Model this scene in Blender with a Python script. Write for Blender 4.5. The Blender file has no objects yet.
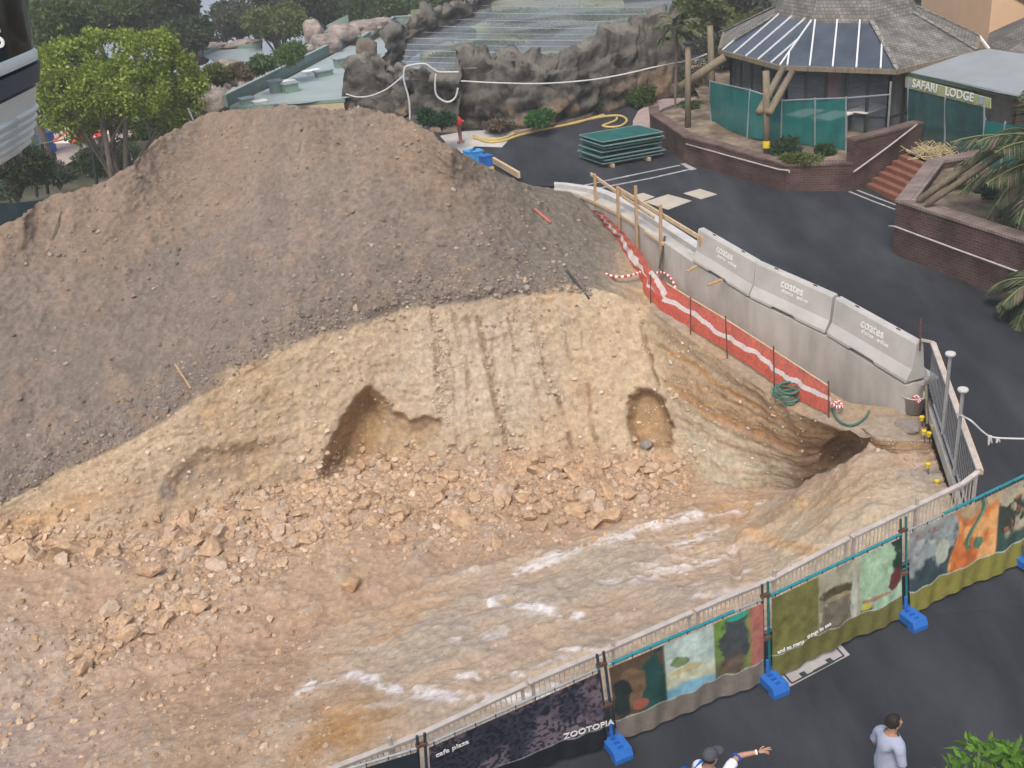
import bpy, bmesh, math, random
import numpy as np
from mathutils import Vector, Matrix
random.seed(7); rng = np.random.default_rng(7)
D = bpy.data; SC = bpy.context.scene; COL = SC.collection
PI = math.pi
# ---------------------------------------------------------------- camera model (metres, camera at origin, 12 m up)
F = 1050.; H = 12.; PITCH = math.radians(26); ROLL = math.radians(6)
cR, sR, cP, sP = math.cos(ROLL), math.sin(ROLL), math.cos(PITCH), math.sin(PITCH)
def ray(px, py):
    a = (px-512)/F; b = -(py-384)/F
    r = a*cR+b*sR; u = -a*sR+b*cR
    return Vector((r, cP+u*sP, -sP+u*cP))
def at_z(px, py, z):
    d = ray(px, py); t = (z-H)/d.z
    return Vector((d.x*t, d.y*t, z))
def at_y(px, py, Y):
    d = ray(px, py); t = Y/d.y
    return Vector((d.x*t, Y, H+d.z*t))
def roadz(Y): return float(np.interp(Y, [14, 21, 28, 38, 55], [0, 1.2, 1.5, 2.0, 2.6]))
def at_road(px, py):
    z = 1.
    for i in range(40):
        p = at_z(px, py, z); z = .5*z+.5*roadz(p.y)
    return p
def at_plane(px, py, o, n):
    r = ray(px, py); O = Vector((0, 0, H)); t = (Vector(o)-O).dot(Vector(n))/r.dot(Vector(n))
    return O+r*t
def proj(P):
    P = np.asarray(P, dtype=float).reshape(-1, 3)
    z = P[:, 2]-H; y = P[:, 1]
    dp = y*cP-z*sP; u = (y*sP+z*cP)/dp; r = P[:, 0]/dp
    a = r*cR-u*sR; b = r*sR+u*cR
    return 512+F*a, 384-F*b
# ---------------------------------------------------------------- numpy noise
def _h(ix, iy, iz, s):
    n = (ix*374761393+iy*668265263+iz*2147483647+s*974711) & 0xffffffff
    n = ((n ^ (n >> 13))*1274126177) & 0xffffffff
    n = ((n ^ (n >> 15))*2246822519) & 0xffffffff
    return ((n ^ (n >> 16)) & 0xffff)/32767.5-1.
def vnoise(P, s=0):
    P = np.asarray(P, float); i = np.floor(P).astype(np.int64); f = P-i; f = f*f*f*(f*(f*6-15)+10)
    r = 0
    for dx in (0, 1):
        wx = f[:, 0] if dx else 1-f[:, 0]
        for dy in (0, 1):
            wy = f[:, 1] if dy else 1-f[:, 1]
            for dz in (0, 1):
                wz = f[:, 2] if dz else 1-f[:, 2]
                r = r+wx*wy*wz*_h(i[:, 0]+dx, i[:, 1]+dy, i[:, 2]+dz, s)
    return r
def fbm(P, sc, oc=4, s=0, g=.5):
    P = np.asarray(P, float)*np.asarray(sc, float); r = 0; a = 1; t = 0
    for k in range(oc):
        r = r+a*vnoise(P, s+k*17); t += a; a *= g; P = P*2.03+5.1
    return r/t*1.4
def sstep(a, b, x):
    t = np.clip((x-a)/(b-a), 0, 1); return t*t*(3-2*t)
# ---------------------------------------------------------------- materials
def nodes(name):
    m = D.materials.new(name); m.use_nodes = True; nt = m.node_tree
    b = nt.nodes['Principled BSDF']; return m, nt, b
def mat(name, col, rough=.7, var=.25, scale=4., bump=.0, bscale=30., metal=0., spec=.3, attr=False, alpha=None, col2=None, detail=6., coords='Object', stretch=None, bdist=.02, transl=0):
    m, nt, b = nodes(name); N = nt.nodes; L = nt.links
    tc = N.new('ShaderNodeTexCoord'); src = tc.outputs[coords]
    if stretch:
        mp = N.new('ShaderNodeMapping'); mp.inputs['Scale'].default_value = stretch; L.new(src, mp.inputs[0]); src = mp.outputs[0]
    nz = N.new('ShaderNodeTexNoise'); nz.inputs['Scale'].default_value = scale; nz.inputs['Detail'].default_value = detail; nz.inputs['Roughness'].default_value = .62
    L.new(src, nz.inputs['Vector'])
    mr = N.new('ShaderNodeMapRange'); mr.inputs['From Min'].default_value = .3; mr.inputs['From Max'].default_value = .7
    mr.inputs['To Min'].default_value = 1-var; mr.inputs['To Max'].default_value = 1+var
    L.new(nz.outputs['Fac'], mr.inputs['Value'])
    if attr:
        ca = N.new('ShaderNodeVertexColor'); ca.layer_name = 'Col'; base = ca.outputs['Color']
    elif col2:
        mx = N.new('ShaderNodeMix'); mx.data_type = 'RGBA'
        n2 = N.new('ShaderNodeTexNoise'); n2.inputs['Scale'].default_value = scale*.37; n2.inputs['Detail'].default_value = 5; L.new(src, n2.inputs['Vector'])
        r2 = N.new('ShaderNodeMapRange'); r2.inputs['From Min'].default_value = .4; r2.inputs['From Max'].default_value = .62; L.new(n2.outputs['Fac'], r2.inputs['Value'])
        L.new(r2.outputs[0], mx.inputs[0]); mx.inputs[6].default_value = (*col, 1); mx.inputs[7].default_value = (*col2, 1); base = mx.outputs[2]
    else:
        rg = N.new('ShaderNodeRGB'); rg.outputs[0].default_value = (*col, 1); base = rg.outputs[0]
    vm = N.new('ShaderNodeVectorMath'); vm.operation = 'SCALE'; L.new(base, vm.inputs[0]); L.new(mr.outputs[0], vm.inputs['Scale'])
    L.new(vm.outputs[0], b.inputs['Base Color'])
    b.inputs['Roughness'].default_value = rough; b.inputs['Metallic'].default_value = metal; b.inputs['Specular IOR Level'].default_value = spec
    if bump:
        nb = N.new('ShaderNodeTexNoise'); nb.inputs['Scale'].default_value = bscale; nb.inputs['Detail'].default_value = 8; nb.inputs['Roughness'].default_value = .7; L.new(src, nb.inputs['Vector'])
        bp = N.new('ShaderNodeBump'); bp.inputs['Strength'].default_value = bump; bp.inputs['Distance'].default_value = bdist; L.new(nb.outputs['Fac'], bp.inputs['Height']); L.new(bp.outputs[0], b.inputs['Normal'])
    out = N['Material Output']; sh = b.outputs[0]
    if transl:
        tr = N.new('ShaderNodeBsdfTranslucent'); L.new(vm.outputs[0], tr.inputs['Color']); ms = N.new('ShaderNodeMixShader'); ms.inputs[0].default_value = transl
        L.new(sh, ms.inputs[1]); L.new(tr.outputs[0], ms.inputs[2]); sh = ms.outputs[0]; L.new(sh, out.inputs[0])
    if alpha is not None:
        tp = N.new('ShaderNodeBsdfTransparent'); ms = N.new('ShaderNodeMixShader'); ms.inputs[0].default_value = alpha
        L.new(tp.outputs[0], ms.inputs[1]); L.new(sh, ms.inputs[2]); L.new(ms.outputs[0], out.inputs[0])
    return m
def brickmat(name, c1, c2, mortar, scale=1., bw=.24, bh=.08, ms=.012):
    m, nt, b = nodes(name); N = nt.nodes; L = nt.links
    uv = N.new('ShaderNodeUVMap'); uv.uv_map = 'UVMap'
    br = N.new('ShaderNodeTexBrick'); L.new(uv.outputs[0], br.inputs['Vector'])
    br.inputs['Scale'].default_value = scale; br.inputs['Brick Width'].default_value = bw; br.inputs['Row Height'].default_value = bh; br.inputs['Mortar Size'].default_value = ms
    br.inputs['Color1'].default_value = (*c1, 1); br.inputs['Color2'].default_value = (*c2, 1); br.inputs['Mortar'].default_value = (*mortar, 1)
    nz = N.new('ShaderNodeTexNoise'); nz.inputs['Scale'].default_value = 1.3; nz.inputs['Detail'].default_value = 8; L.new(uv.outputs[0], nz.inputs['Vector'])
    mr = N.new('ShaderNodeMapRange'); mr.inputs['From Min'].default_value = .3; mr.inputs['From Max'].default_value = .7; mr.inputs['To Min'].default_value = .6; mr.inputs['To Max'].default_value = 1.4; L.new(nz.outputs['Fac'], mr.inputs['Value'])
    vm = N.new('ShaderNodeVectorMath'); vm.operation = 'SCALE'; L.new(br.outputs['Color'], vm.inputs[0]); L.new(mr.outputs[0], vm.inputs['Scale']); L.new(vm.outputs[0], b.inputs['Base Color'])
    bp = N.new('ShaderNodeBump'); bp.inputs['Strength'].default_value = .6; bp.inputs['Distance'].default_value = .01; bp.invert = True; L.new(br.outputs['Fac'], bp.inputs['Height']); L.new(bp.outputs[0], b.inputs['Normal'])
    b.inputs['Roughness'].default_value = .85; b.inputs['Specular IOR Level'].default_value = .2
    return m
M = {}
M['earth'] = mat('earth', (0, 0, 0), .95, .22, 9, .9, 34, spec=.1, attr=True, bdist=.035, detail=12)
M['stone_sand'] = mat('stone_sand', (.45, .31, .20), .9, .3, 3, .5, 18, spec=.15, coords='Object')
M['stone_pale'] = mat('stone_pale', (.46, .35, .26), .9, .25, 3, .5, 18, spec=.15)
M['stone_grey'] = mat('stone_grey', (.26, .225, .2), .9, .25, 6, .5, 18, spec=.15)
M['attr'] = mat('painted_fabric', (0, 0, 0), .8, .12, 14, .15, 20, spec=.2, attr=True, detail=8)
M['attr_rock'] = mat('moulded_rock', (0, 0, 0), .92, .45, 1.3, 1., 5, spec=.1, attr=True, bdist=.16, detail=11)
M['asphalt'] = mat('asphalt', (.027, .0295, .035), .82, .28, 1.0, .4, 90, spec=.18, detail=14, bdist=.006, col2=(.042, .046, .053), stretch=(1.5, .45, 1))
M['concrete'] = mat('concrete', (.43, .42, .40), .85, .14, 1.2, .3, 40, spec=.2, detail=9)
M['concrete_wall'] = mat('concrete_wall', (.45, .43, .395), .85, .2, 1.6, .3, 30, spec=.2, detail=9, stretch=(1, 1, .35))
M['concrete_light'] = mat('concrete_light', (.50, .49, .47), .85, .16, 2, .2, 40, spec=.2, detail=9)
M['pad'] = mat('pad', (.42, .38, .31), .85, .12, 2, .2, 40, spec=.2)
M['pinkpave'] = mat('pinkpave', (.36, .28, .26), .85, .15, 4, .3, 40, spec=.2)
M['paint'] = mat('road_paint', (.33, .33, .325), .75, .4, 7, .0, spec=.2)
M['timber'] = mat('timber', (.42, .27, .15), .8, .2, 9, .3, 30, stretch=(1, 1, .3))
M['timber_pale'] = mat('timber_pale', (.55, .42, .27), .8, .2, 9, .3, 30)
M['timber_old'] = mat('timber_old', (.20, .165, .115), .85, .3, 6, .4, 20, stretch=(2, 2, .4))
M['steel'] = mat('galvanised_steel', (.36, .38, .40), .5, .15, 6, metal=.5, spec=.5)
M['rail'] = mat('rail_paint', (.44, .395, .365), .6, .2, 5, spec=.3)
M['bars'] = mat('bars_paint', (.58, .53, .47), .6, .2, 5, spec=.3)
M['darksteel'] = mat('dark_steel', (.035, .045, .055), .5, .2, 6, spec=.4)
M['rust'] = mat('rusty_steel', (.12, .06, .04), .85, .4, 12)
M['teal'] = mat('teal_sleeve', (.02, .20, .24), .6, .2, 8)
M['tealdark'] = mat('teal_dark', (.01, .12, .12), .6, .3, 8)
M['shade'] = mat('shade_cloth', (.006, .135, .13), .85, .2, 3, alpha=.9, stretch=(1, 1, .2))
M['shade_far'] = mat('shade_cloth_dark', (.015, .085, .085), .8, .3, 3, alpha=.78, stretch=(1, 1, .2))
M['shade_black'] = mat('shade_cloth_navy', (.012, .03, .04), .8, .3, 3)
M['blue'] = mat('blue_plastic', (.02, .13, .45), .6, .12, 6, spec=.4)
M['bluelight'] = mat('light_blue_plastic', (.06, .32, .7), .5, .12, 6, spec=.4)
M['yellow'] = mat('yellow_plastic', (.75, .55, .03), .5, .1, 6, spec=.4)
M['hose'] = mat('yellow_hose', (.48, .36, .13), .6, .1, 6)
M['hose_green'] = mat('green_hose', (.06, .16, .12), .5, .2, 6)
M['red'] = mat('red_paint', (.55, .04, .03), .5, .15, 6)
M['white'] = mat('white_paint', (.75, .75, .74), .6, .08, 5)
M['rope'] = mat('rope', (.55, .55, .54), .8, .1, 8)
M['roofmetal'] = mat('roof_sheet', (.30, .355, .355), .5, .1, .6, spec=.35, detail=8)
M['roofgreen'] = mat('parapet_green', (.19, .28, .24), .6, .12, 1.2, spec=.3)
M['awning'] = mat('awning_sheet', (.25, .275, .29), .6, .1, .8, spec=.4, detail=8)
M['sandrender'] = mat('sand_render', (.48, .40, .27), .85, .1, 2)
M['orange_render'] = mat('apricot_render', (.62, .42, .26), .85, .06, 1)
M['glass'] = mat('tinted_glass', (.06, .072, .092), .22, .3, .8, spec=.6)
M['window'] = mat('window_glass', (.13, .155, .18), .08, .7, .5, spec=.6, alpha=.5)  # pale blue-grey base colour stands in for reflections on the panes
M['interior'] = mat('interior', (.34, .33, .32), .8, .5, 1.5)
M['frame_dark'] = mat('frame_dark', (.03, .035, .035), .5, .2, 5)
M['glazing_bar'] = mat('glazing_bar', (.62, .64, .66), .5, .08, 5)
M['soil'] = mat('garden_soil', (.15, .115, .08), .95, .45, 2.5, .8, 14, col2=(.27, .215, .155), bdist=.06)
M['ground'] = mat('hill_ground', (.07, .062, .04), .95, .5, .9, .6, 6, col2=(.035, .045, .022))
M['enc'] = mat('enclosure_green', (.13, .16, .05), .9, .5, .5, .8, 6, col2=(.22, .2, .09))
M['panel_tube'] = mat('panel_tube', (.15, .24, .23), .55, .2, 6, metal=.2)
M['water'] = mat('harbour_water', (.22, .27, .36), .35, .1, .02, .1, .4, spec=.5)
M['leaf'] = mat('leaf', (0, 0, 0), .6, .12, 6, attr=True, transl=.3, spec=.25)
M['bark'] = mat('bark', (.17, .135, .105), .9, .35, 5, .6, 16, stretch=(2, 2, .5))
M['bark_pale'] = mat('bark_pale', (.26, .22, .18), .9, .3, 5, .5, 16, stretch=(2, 2, .5))
M['skin'] = mat('skin', (.42, .23, .16), .55, .08, 20)
M['hair'] = mat('hair', (.02, .016, .014), .7, .3, 40, .4, 60)
M['cloth_lilac'] = mat('tee_lilac', (.33, .36, .47), .85, .06, 20, .3, 14)
M['cloth_white'] = mat('tee_white', (.72, .72, .78), .85, .06, 20, .3, 14)
M['cloth_blue'] = mat('backpack_blue', (.02, .10, .40), .7, .15, 20, .3, 14)
M['denim'] = mat('denim', (.05, .07, .12), .85, .15, 20, .3, 30)
M['cap'] = mat('cap_grey', (.07, .07, .085), .8, .15, 30)
M['cream'] = mat('cream_shell', (.80, .79, .74), .35, .06, 3, spec=.5)
M['grey_band'] = mat('slate_band', (.065, .09, .125), .5, .08, 3, spec=.4)
M['black_glass'] = mat('black_glass', (.006, .007, .009), .08, .2, 3, spec=.6)
M['signgreen'] = mat('sign_olive', (.32, .36, .20), .6, .1, 4)
M['stair'] = mat('terracotta_stair', (.20, .085, .055), .85, .2, 4, .3, 30)
M['brick'] = brickmat('brick', (.068, .037, .033), (.105, .053, .046), (.095, .08, .075))
M['coping'] = brickmat('brick_coping', (.21, .16, .145), (.26, .20, .18), (.13, .11, .10), bw=.1, bh=.4)
M['coping_dark'] = brickmat('brick_coping_dark', (.13, .085, .075), (.19, .13, .115), (.08, .065, .06), bw=.1, bh=.4)
M['shingle'] = brickmat('shingle', (.14, .136, .125), (.23, .22, .20), (.085, .08, .072), bw=.16, bh=.13, ms=.01)
M['shingle_dark'] = brickmat('shingle_dark', (.11, .105, .10), (.17, .16, .15), (.04, .035, .03), bw=.22, bh=.16, ms=.014)
M['netwire'] = mat('net_cable', (.34, .37, .40), .6, .1, 5)
M['dry'] = mat('dry_straw', (.42, .35, .2), .9, .3, 8)
def netmat():
    m, nt, b = nodes('netting'); N = nt.nodes; L = nt.links
    b.inputs['Base Color'].default_value = (.33, .38, .42, 1); b.inputs['Roughness'].default_value = .9
    tc = N.new('ShaderNodeTexCoord'); nz = N.new('ShaderNodeTexNoise'); nz.inputs['Scale'].default_value = .25; nz.inputs['Detail'].default_value = 5; L.new(tc.outputs['Object'], nz.inputs['Vector'])
    mr = N.new('ShaderNodeMapRange'); mr.inputs['From Min'].default_value = .3; mr.inputs['From Max'].default_value = .7; mr.inputs['To Min'].default_value = .12; mr.inputs['To Max'].default_value = .5; L.new(nz.outputs['Fac'], mr.inputs['Value'])
    tp = N.new('ShaderNodeBsdfTransparent'); ms = N.new('ShaderNodeMixShader'); L.new(mr.outputs[0], ms.inputs[0]); L.new(tp.outputs[0], ms.inputs[1]); L.new(b.outputs[0], ms.inputs[2]); L.new(ms.outputs[0], N['Material Output'].inputs[0])
    return m
M['net'] = netmat()
def tapemat(name, c):
    return mat(name, c, .6, .15, 12, transl=.25)
M['tape_red'] = mat('orange_mesh', (.60, .115, .08), .75, .3, 12, alpha=.82, transl=.2)
M['tape_white'] = tapemat('white_tape', (.75, .68, .68))
# ---------------------------------------------------------------- object helpers
OFF = {}
def tag(o, label=None, cat=None, group=None, kind=None):
    if label: o['label'] = label
    if cat: o['category'] = cat
    if group: o['group'] = group
    if kind: o['kind'] = kind
    return o
def empty(name, loc, label, cat, group=None):
    o = D.objects.new(name, None); COL.objects.link(o); o.location = loc; o.empty_display_size = .2
    OFF[o.name] = Vector(loc); return tag(o, label, cat, group)
def link(name, me, m, parent=None, smooth=False):
    """mesh in world coordinates -> one object; under a parent it is shifted to the parent's base"""
    o = D.objects.new(name, me); COL.objects.link(o)
    for mm in (m if isinstance(m, (list, tuple)) else [m]): me.materials.append(mm)
    if parent is not None:
        off = OFF[parent.name]; me.transform(Matrix.Translation(-off)); o.parent = parent; OFF[o.name] = off
    else: OFF[o.name] = Vector((0, 0, 0))
    if smooth: me.shade_smooth()
    return o
class MB:
    def __init__(s): s.v = []; s.f = []; s.uv = []; s.mi = []
    def face(s, pts, uvs=None, mi=0):
        i = len(s.v); s.v += [Vector(p) for p in pts]; s.f.append(tuple(range(i, i+len(pts)))); s.mi.append(mi)
        if uvs is None:
            a = Vector(pts[0]); e = (Vector(pts[1])-a); e = e.normalized() if e.length > 1e-6 else Vector((1, 0, 0))
            n = e.cross(Vector(pts[-1])-a); n = n.normalized() if n.length > 1e-9 else Vector((0, 0, 1)); g = n.cross(e)
            uvs = [((Vector(p)-a).dot(e), (Vector(p)-a).dot(g)) for p in pts]
        s.uv += list(uvs)
    def prism(s, base, top, mi=0):
        n = len(base); acc = 0
        for i in range(n):
            j = (i+1) % n; l = (Vector(base[j])-Vector(base[i])).length
            h0 = (Vector(top[i])-Vector(base[i])).length; h1 = (Vector(top[j])-Vector(base[j])).length
            s.face([base[i], base[j], top[j], top[i]], [(acc, base[i][2]), (acc+l, base[j][2]), (acc+l, top[j][2] if h1 > .01 else base[j][2]), (acc, top[i][2])], mi); acc += l
        s.face(list(top), None, mi); s.face(list(reversed(base)), None, mi)
        return s
    def box(s, c, d, rz=0, mi=0, bev=0):
        c = Vector(c); x, y, z = d[0]/2, d[1]/2, d[2]/2; ca, sa = math.cos(rz), math.sin(rz)
        q = [(-x, -y), (x, -y), (x, y), (-x, y)]; q = [(a*ca-b*sa, a*sa+b*ca) for a, b in q]
        s.prism([c+Vector((a, b, -z)) for a, b in q], [c+Vector((a, b, z)) for a, b in q], mi); return s
    def bar(s, p, q, w, h, up=(0, 0, 1), mi=0):
        p, q = Vector(p), Vector(q); d = (q-p).normalized(); u = Vector(up)
        if abs(d.dot(u)) > .98: u = Vector((0, 1, 0))
        r = d.cross(u).normalized(); u = r.cross(d)
        o = [r*(-w/2)-u*(h/2), r*(w/2)-u*(h/2), r*(w/2)+u*(h/2), r*(-w/2)+u*(h/2)]
        s.prism([p+a for a in o], [q+a for a in o], mi); return s
    def tube(s, pts, r, n=7, mi=0, caps=True):
        pts = [Vector(p) for p in pts]; rs = r if isinstance(r, (list, tuple)) else [r]*len(pts); rings = []
        pv = None
        for k, p in enumerate(pts):
            d = (pts[min(k+1, len(pts)-1)]-pts[max(k-1, 0)]).normalized()
            if pv is None:
                u = Vector((0, 0, 1)) if abs(d.z) < .9 else Vector((1, 0, 0))
            else: u = pv
            x = (u-d*u.dot(d)).normalized(); y = d.cross(x); pv = x
            rings.append([p+(x*math.cos(2*PI*i/n)+y*math.sin(2*PI*i/n))*rs[k] for i in range(n)])
        b = len(s.v)
        for R in rings: s.v += R
        acc = 0
        for k in range(len(rings)-1):
            for i in range(n):
                j = (i+1) % n; s.f.append((b+k*n+i, b+k*n+j, b+(k+1)*n+j, b+(k+1)*n+i)); s.mi.append(mi)
                s.uv += [(i/n, k), ((i+1)/n, k), ((i+1)/n, k+1), (i/n, k+1)]
        if caps:
            s.f.append(tuple(b+i for i in reversed(range(n)))); s.mi.append(mi); s.uv += [(0, 0)]*n
            e = b+(len(rings)-1)*n; s.f.append(tuple(e+i for i in range(n))); s.mi.append(mi); s.uv += [(0, 0)]*n
        return s
    def lathe(s, c, prof, n=16, mi=0):
        c = Vector(c); b = len(s.v)
        for r, z in prof: s.v += [c+Vector((r*math.cos(2*PI*i/n), r*math.sin(2*PI*i/n), z)) for i in range(n)]
        for k in range(len(prof)-1):
            for i in range(n):
                j = (i+1) % n; s.f.append((b+k*n+i, b+k*n+j, b+(k+1)*n+j, b+(k+1)*n+i)); s.mi.append(mi); s.uv += [(0, 0)]*4
        return s
    def mesh(s, name='m'):
        me = D.meshes.new(name); me.from_pydata([tuple(v) for v in s.v], [], s.f)
        uvl = me.uv_layers.new(name='UVMap'); uvl.data.foreach_set('uv', np.array(s.uv, dtype=np.float32).ravel())
        me.polygons.foreach_set('material_index', s.mi); me.update(); return me
    def build(s, name, m, parent=None, smooth=False):
        return link(name, s.mesh(name), m, parent, smooth)
def npmesh(name, V, Fc, col=None):
    me = D.meshes.new(name); me.from_pydata(V.tolist() if hasattr(V, 'tolist') else V, [], Fc.tolist() if hasattr(Fc, 'tolist') else Fc)
    if col is not None:
        ca = me.color_attributes.new('Col', 'FLOAT_COLOR', 'POINT')
        c4 = np.ones((len(V), 4), np.float32); c4[:, :3] = col; ca.data.foreach_set('color', c4.ravel())
    me.update(); return me
def gridfaces(r, c):
    i = np.arange(r-1)[:, None]*c+np.arange(c-1)[None, :]
    return np.stack([i, i+1, i+c+1, i+c], -1).reshape(-1, 4)
def textmesh(body, size, extr=.004, off=.016):
    cu = D.curves.new('t', 'FONT'); cu.body = body; cu.size = size; cu.extrude = extr; cu.offset = size*off; cu.align_x = 'LEFT'; cu.resolution_u = 3
    o = D.objects.new('t', cu); COL.objects.link(o); bpy.context.view_layer.update()
    me = D.meshes.new_from_object(o.evaluated_get(bpy.context.evaluated_depsgraph_get())); D.objects.remove(o); return me
def text_on(name, body, size, org, xdir, ydir, m, parent=None, lift=.006, bold=0):
    me = textmesh(body, size); x = Vector(xdir).normalized(); z = x.cross(Vector(ydir)).normalized(); y = z.cross(x)
    R = Matrix((x, y, z)).transposed().to_4x4(); me.transform(Matrix.Translation(Vector(org)+z*lift) @ R); return link(name, me, m, parent)
def dup(o, loc=None, label=None, rot=None):
    c = o.copy(); COL.objects.link(c); OFF[c.name] = OFF.get(o.name, Vector())
    if loc is not None: c.location = loc
    if rot is not None: c.rotation_euler = rot
    if label: c['label'] = label
    for ch in [k for k in D.objects if k.parent == o]:
        d = dup(ch); d.parent = c
    return c
EXPO = 0.55; HAZE = .0013
# ================================================================ fence lines (world)
JB = [at_road(*p) for p in [(230, 880), (425, 810), (612, 745), (767, 682), (904, 618), (1022, 565), (1150, 505)]]   # temporary fence joints, foot
fd = (JB[5]-JB[2]); fd.z = 0; fd.normalize(); fn = Vector((-fd.y, fd.x, 0))
BL0 = JB[2]+fn*.45-fd*12.; BL1 = JB[5]+fn*1.05
cor = at_plane(979, 470, BL1, (Vector((BL1.x-BL0.x, BL1.y-BL0.y, 0)).normalized().cross(Vector((0, 0, 1)))))
bdir = (BL1-BL0); bdir.z = 0; bdir.normalize(); bn = Vector((-bdir.y, bdir.x, 0))
COR = Vector((cor.x, cor.y, 0)); LEGEND = Vector((8.99, 20.19, 0))
def bal_base(t):    # t metres left of the corner
    p = COR-bdir*t; return Vector((p.x, p.y, roadz(p.y)))
# ================================================================ excavated terrain
def ln(pts):
    a = np.array(pts, float); return lambda x: (np.interp(x, a[:, 0], a[:, 1]), np.interp(x, a[:, 0], a[:, 2]))
bb = [bal_base(t) for t in np.arange(16, -.01, -.5)]
bx, by = proj([tuple(b) for b in bb])
L0 = ln([(-400, float(by[0])+25, -.1)]+[(float(x), float(y), b.z-.08) for x, y, b in zip(bx, by, bb)]+[(1010, float(by[-1]), .3)])
L1 = ln([(-200, 770, -2), (0, 730, -2.1), (200, 665, -2.3), (300, 632, -2.5), (450, 572, -2.8), (560, 540, -2.9), (640, 515, -3), (720, 500, -3.05), (760, 498, -2.6), (800, 494, -1.3), (850, 465, -.2), (870, 453, 0), (900, 465, .15), (1010, 465, .2)])
L2 = ln([(-200, 600, -2.2), (0, 548, -2), (100, 543, -2.2), (180, 520, -2.3), (300, 480, -2.5), (400, 462, -2.6), (500, 452, -2.7), (600, 448, -2.8), (680, 468, -3), (720, 488, -3), (760, 492, -3), (800, 490, -2.6), (850, 463, -1.4), (868, 452, -.2), (900, 455, .2), (1010, 455, .2)])
L3 = ln([(-200, 560, -1.6), (0, 505, -1), (50, 478, -.8), (130, 440, -.3), (200, 395, .3), (300, 340, 1.0), (400, 308, 1.2), (490, 298, 1.2), (560, 292, .9), (610, 300, .5), (645, 305, .2), (680, 332, .1), (720, 360, 0), (760, 388, 0), (800, 415, .1), (865, 436, .3), (900, 442, .35), (1010, 442, .3)])
L4 = ln([(-200, 300, 3.2), (0, 225, 4.2), (22, 216, 4.3), (36, 202, 4.4), (55, 192, 4.5), (72, 190, 4.6), (92, 184, 4.6), (110, 176, 4.8), (135, 158, 5.1), (160, 137, 5.3), (185, 122, 5.4), (205, 111, 5.5), (230, 109, 5.7), (260, 105, 5.9), (290, 103, 6.), (330, 107, 6.1), (365, 105, 6.), (395, 112, 5.8), (420, 124, 5.5), (450, 145, 5.), (490, 168, 3.9), (540, 190, 2.7), (580, 203, 2), (600, 221, 1.5), (640, 255, .9), (655, 275, .5), (700, 316, .2), (760, 353, .15), (850, 403, .35), (900, 408, .45), (1010, 408, .3)])
pxs = np.arange(-230, 1011, 1.75); NC = len(pxs)
def rows(Lf):
    py, z = Lf(pxs); a = (pxs-512)/F; b = -(py-384)/F
    r = a*cR+b*sR; u = -a*sR+b*cR; d = np.stack([r, cP+u*sP, -sP+u*cP], 1); t = (z-H)/d[:, 2]
    P = d*t[:, None]; P[:, 2] = z; return P
R = [rows(l) for l in (L0, L1, L2, L3, L4)]
R5 = R[4].copy(); w = sstep(585, 640, pxs)[:, None]
R5 = R5+(1-w)*np.array([0, 5.6, 0])+w*np.array([.45, .5, 0]); R5[:, 2] = np.where(pxs > 600, R[4][:, 2]-1.2, np.interp(pxs, [-230, 200, 430, 600], [-.8, .5, 1.2, 1.4]))
R.append(R5)
def sm(P, k):
    Q = P.copy()
    for _ in range(k): Q[1:-1] = (Q[:-2]+2*Q[1:-1]+Q[2:])/4
    return Q
R = [sm(p, 1) for p in R]
segs = [170, 105, 110, 175, 26]; rowsP = []; rowS = []
for k, n in enumerate(segs):
    t = np.linspace(0, 1, n, endpoint=False)[:, None, None]
    Rn = R[k+1]
    if k == 3:
        Rs = sm(Rn, 900)*(1-w)+Rn*w; rowsP.append(R[k][None]*(1-t)+Rs[None]*t+(Rn-Rs)[None]*sstep(.72, 1, t))
    else: rowsP.append(R[k][None]*(1-t)+Rn[None]*t)
    rowS.append(k+t[:, 0, 0])
rowsP.append(R[5][None]); rowS.append(np.array([5.]))
G = np.concatenate(rowsP, 0); S = np.concatenate(rowS); NR = len(S)
# soften creases along the rows
for _ in range(2): G[1:-1] = (G[:-2]+2*G[1:-1]+G[2:])/4
PXg = np.repeat(pxs[None], NR, 0); Sg = np.repeat(S[:, None], NC, 1)
V = G.reshape(-1, 3); PX = PXg.ravel(); SS = Sg.ravel()
X0, Y0 = proj(V)
def normals(G):
    a = np.gradient(G, axis=1); b = np.gradient(G, axis=0); n = np.cross(a, b); l = np.linalg.norm(n, axis=-1, keepdims=True); return n/np.maximum(l, 1e-9)
Nn = normals(G).reshape(-1, 3)
if Nn[:, 2].mean() < 0: Nn = -Nn
def blob(cx, cy, rx, ry, ang=0, soft=.5, nz=None):
    a = math.radians(ang); dx = X0-cx; dy = Y0-cy; u = (dx*math.cos(a)+dy*math.sin(a))/rx; v = (-dx*math.sin(a)+dy*math.cos(a))/ry
    d = np.sqrt(u*u+v*v)
    if nz is not None: d = d+nz
    return 1-sstep(1-soft, 1+soft*.5, d)
def crack(pts, wd, wob=None):
    d = np.full(len(X0), 1e9)
    xx = X0+(wob if wob is not None else 0)
    for (x0, y0), (x1, y1) in zip(pts, pts[1:]):
        dx, dy = x1-x0, y1-y0; t = np.clip(((xx-x0)*dx+(Y0-y0)*dy)/(dx*dx+dy*dy), 0, 1)
        d = np.minimum(d, np.hypot(xx-x0-t*dx, Y0-y0-t*dy))
    return 1-sstep(wd*.3, wd, d)
f1 = fbm(V, .55, 5, 1); f2 = fbm(V, 2.2, 5, 2); f3 = fbm(V, 7, 3, 3); f4 = fbm(V, .18, 3, 4)
rid = 1-np.abs(fbm(V, 1.1, 5, 8))*1.6
wobn = f2*5+f1*6
mound = sstep(2.98, 3.03, SS+.0*f1)*(1-sstep(470, 640, X0)*0)
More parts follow.
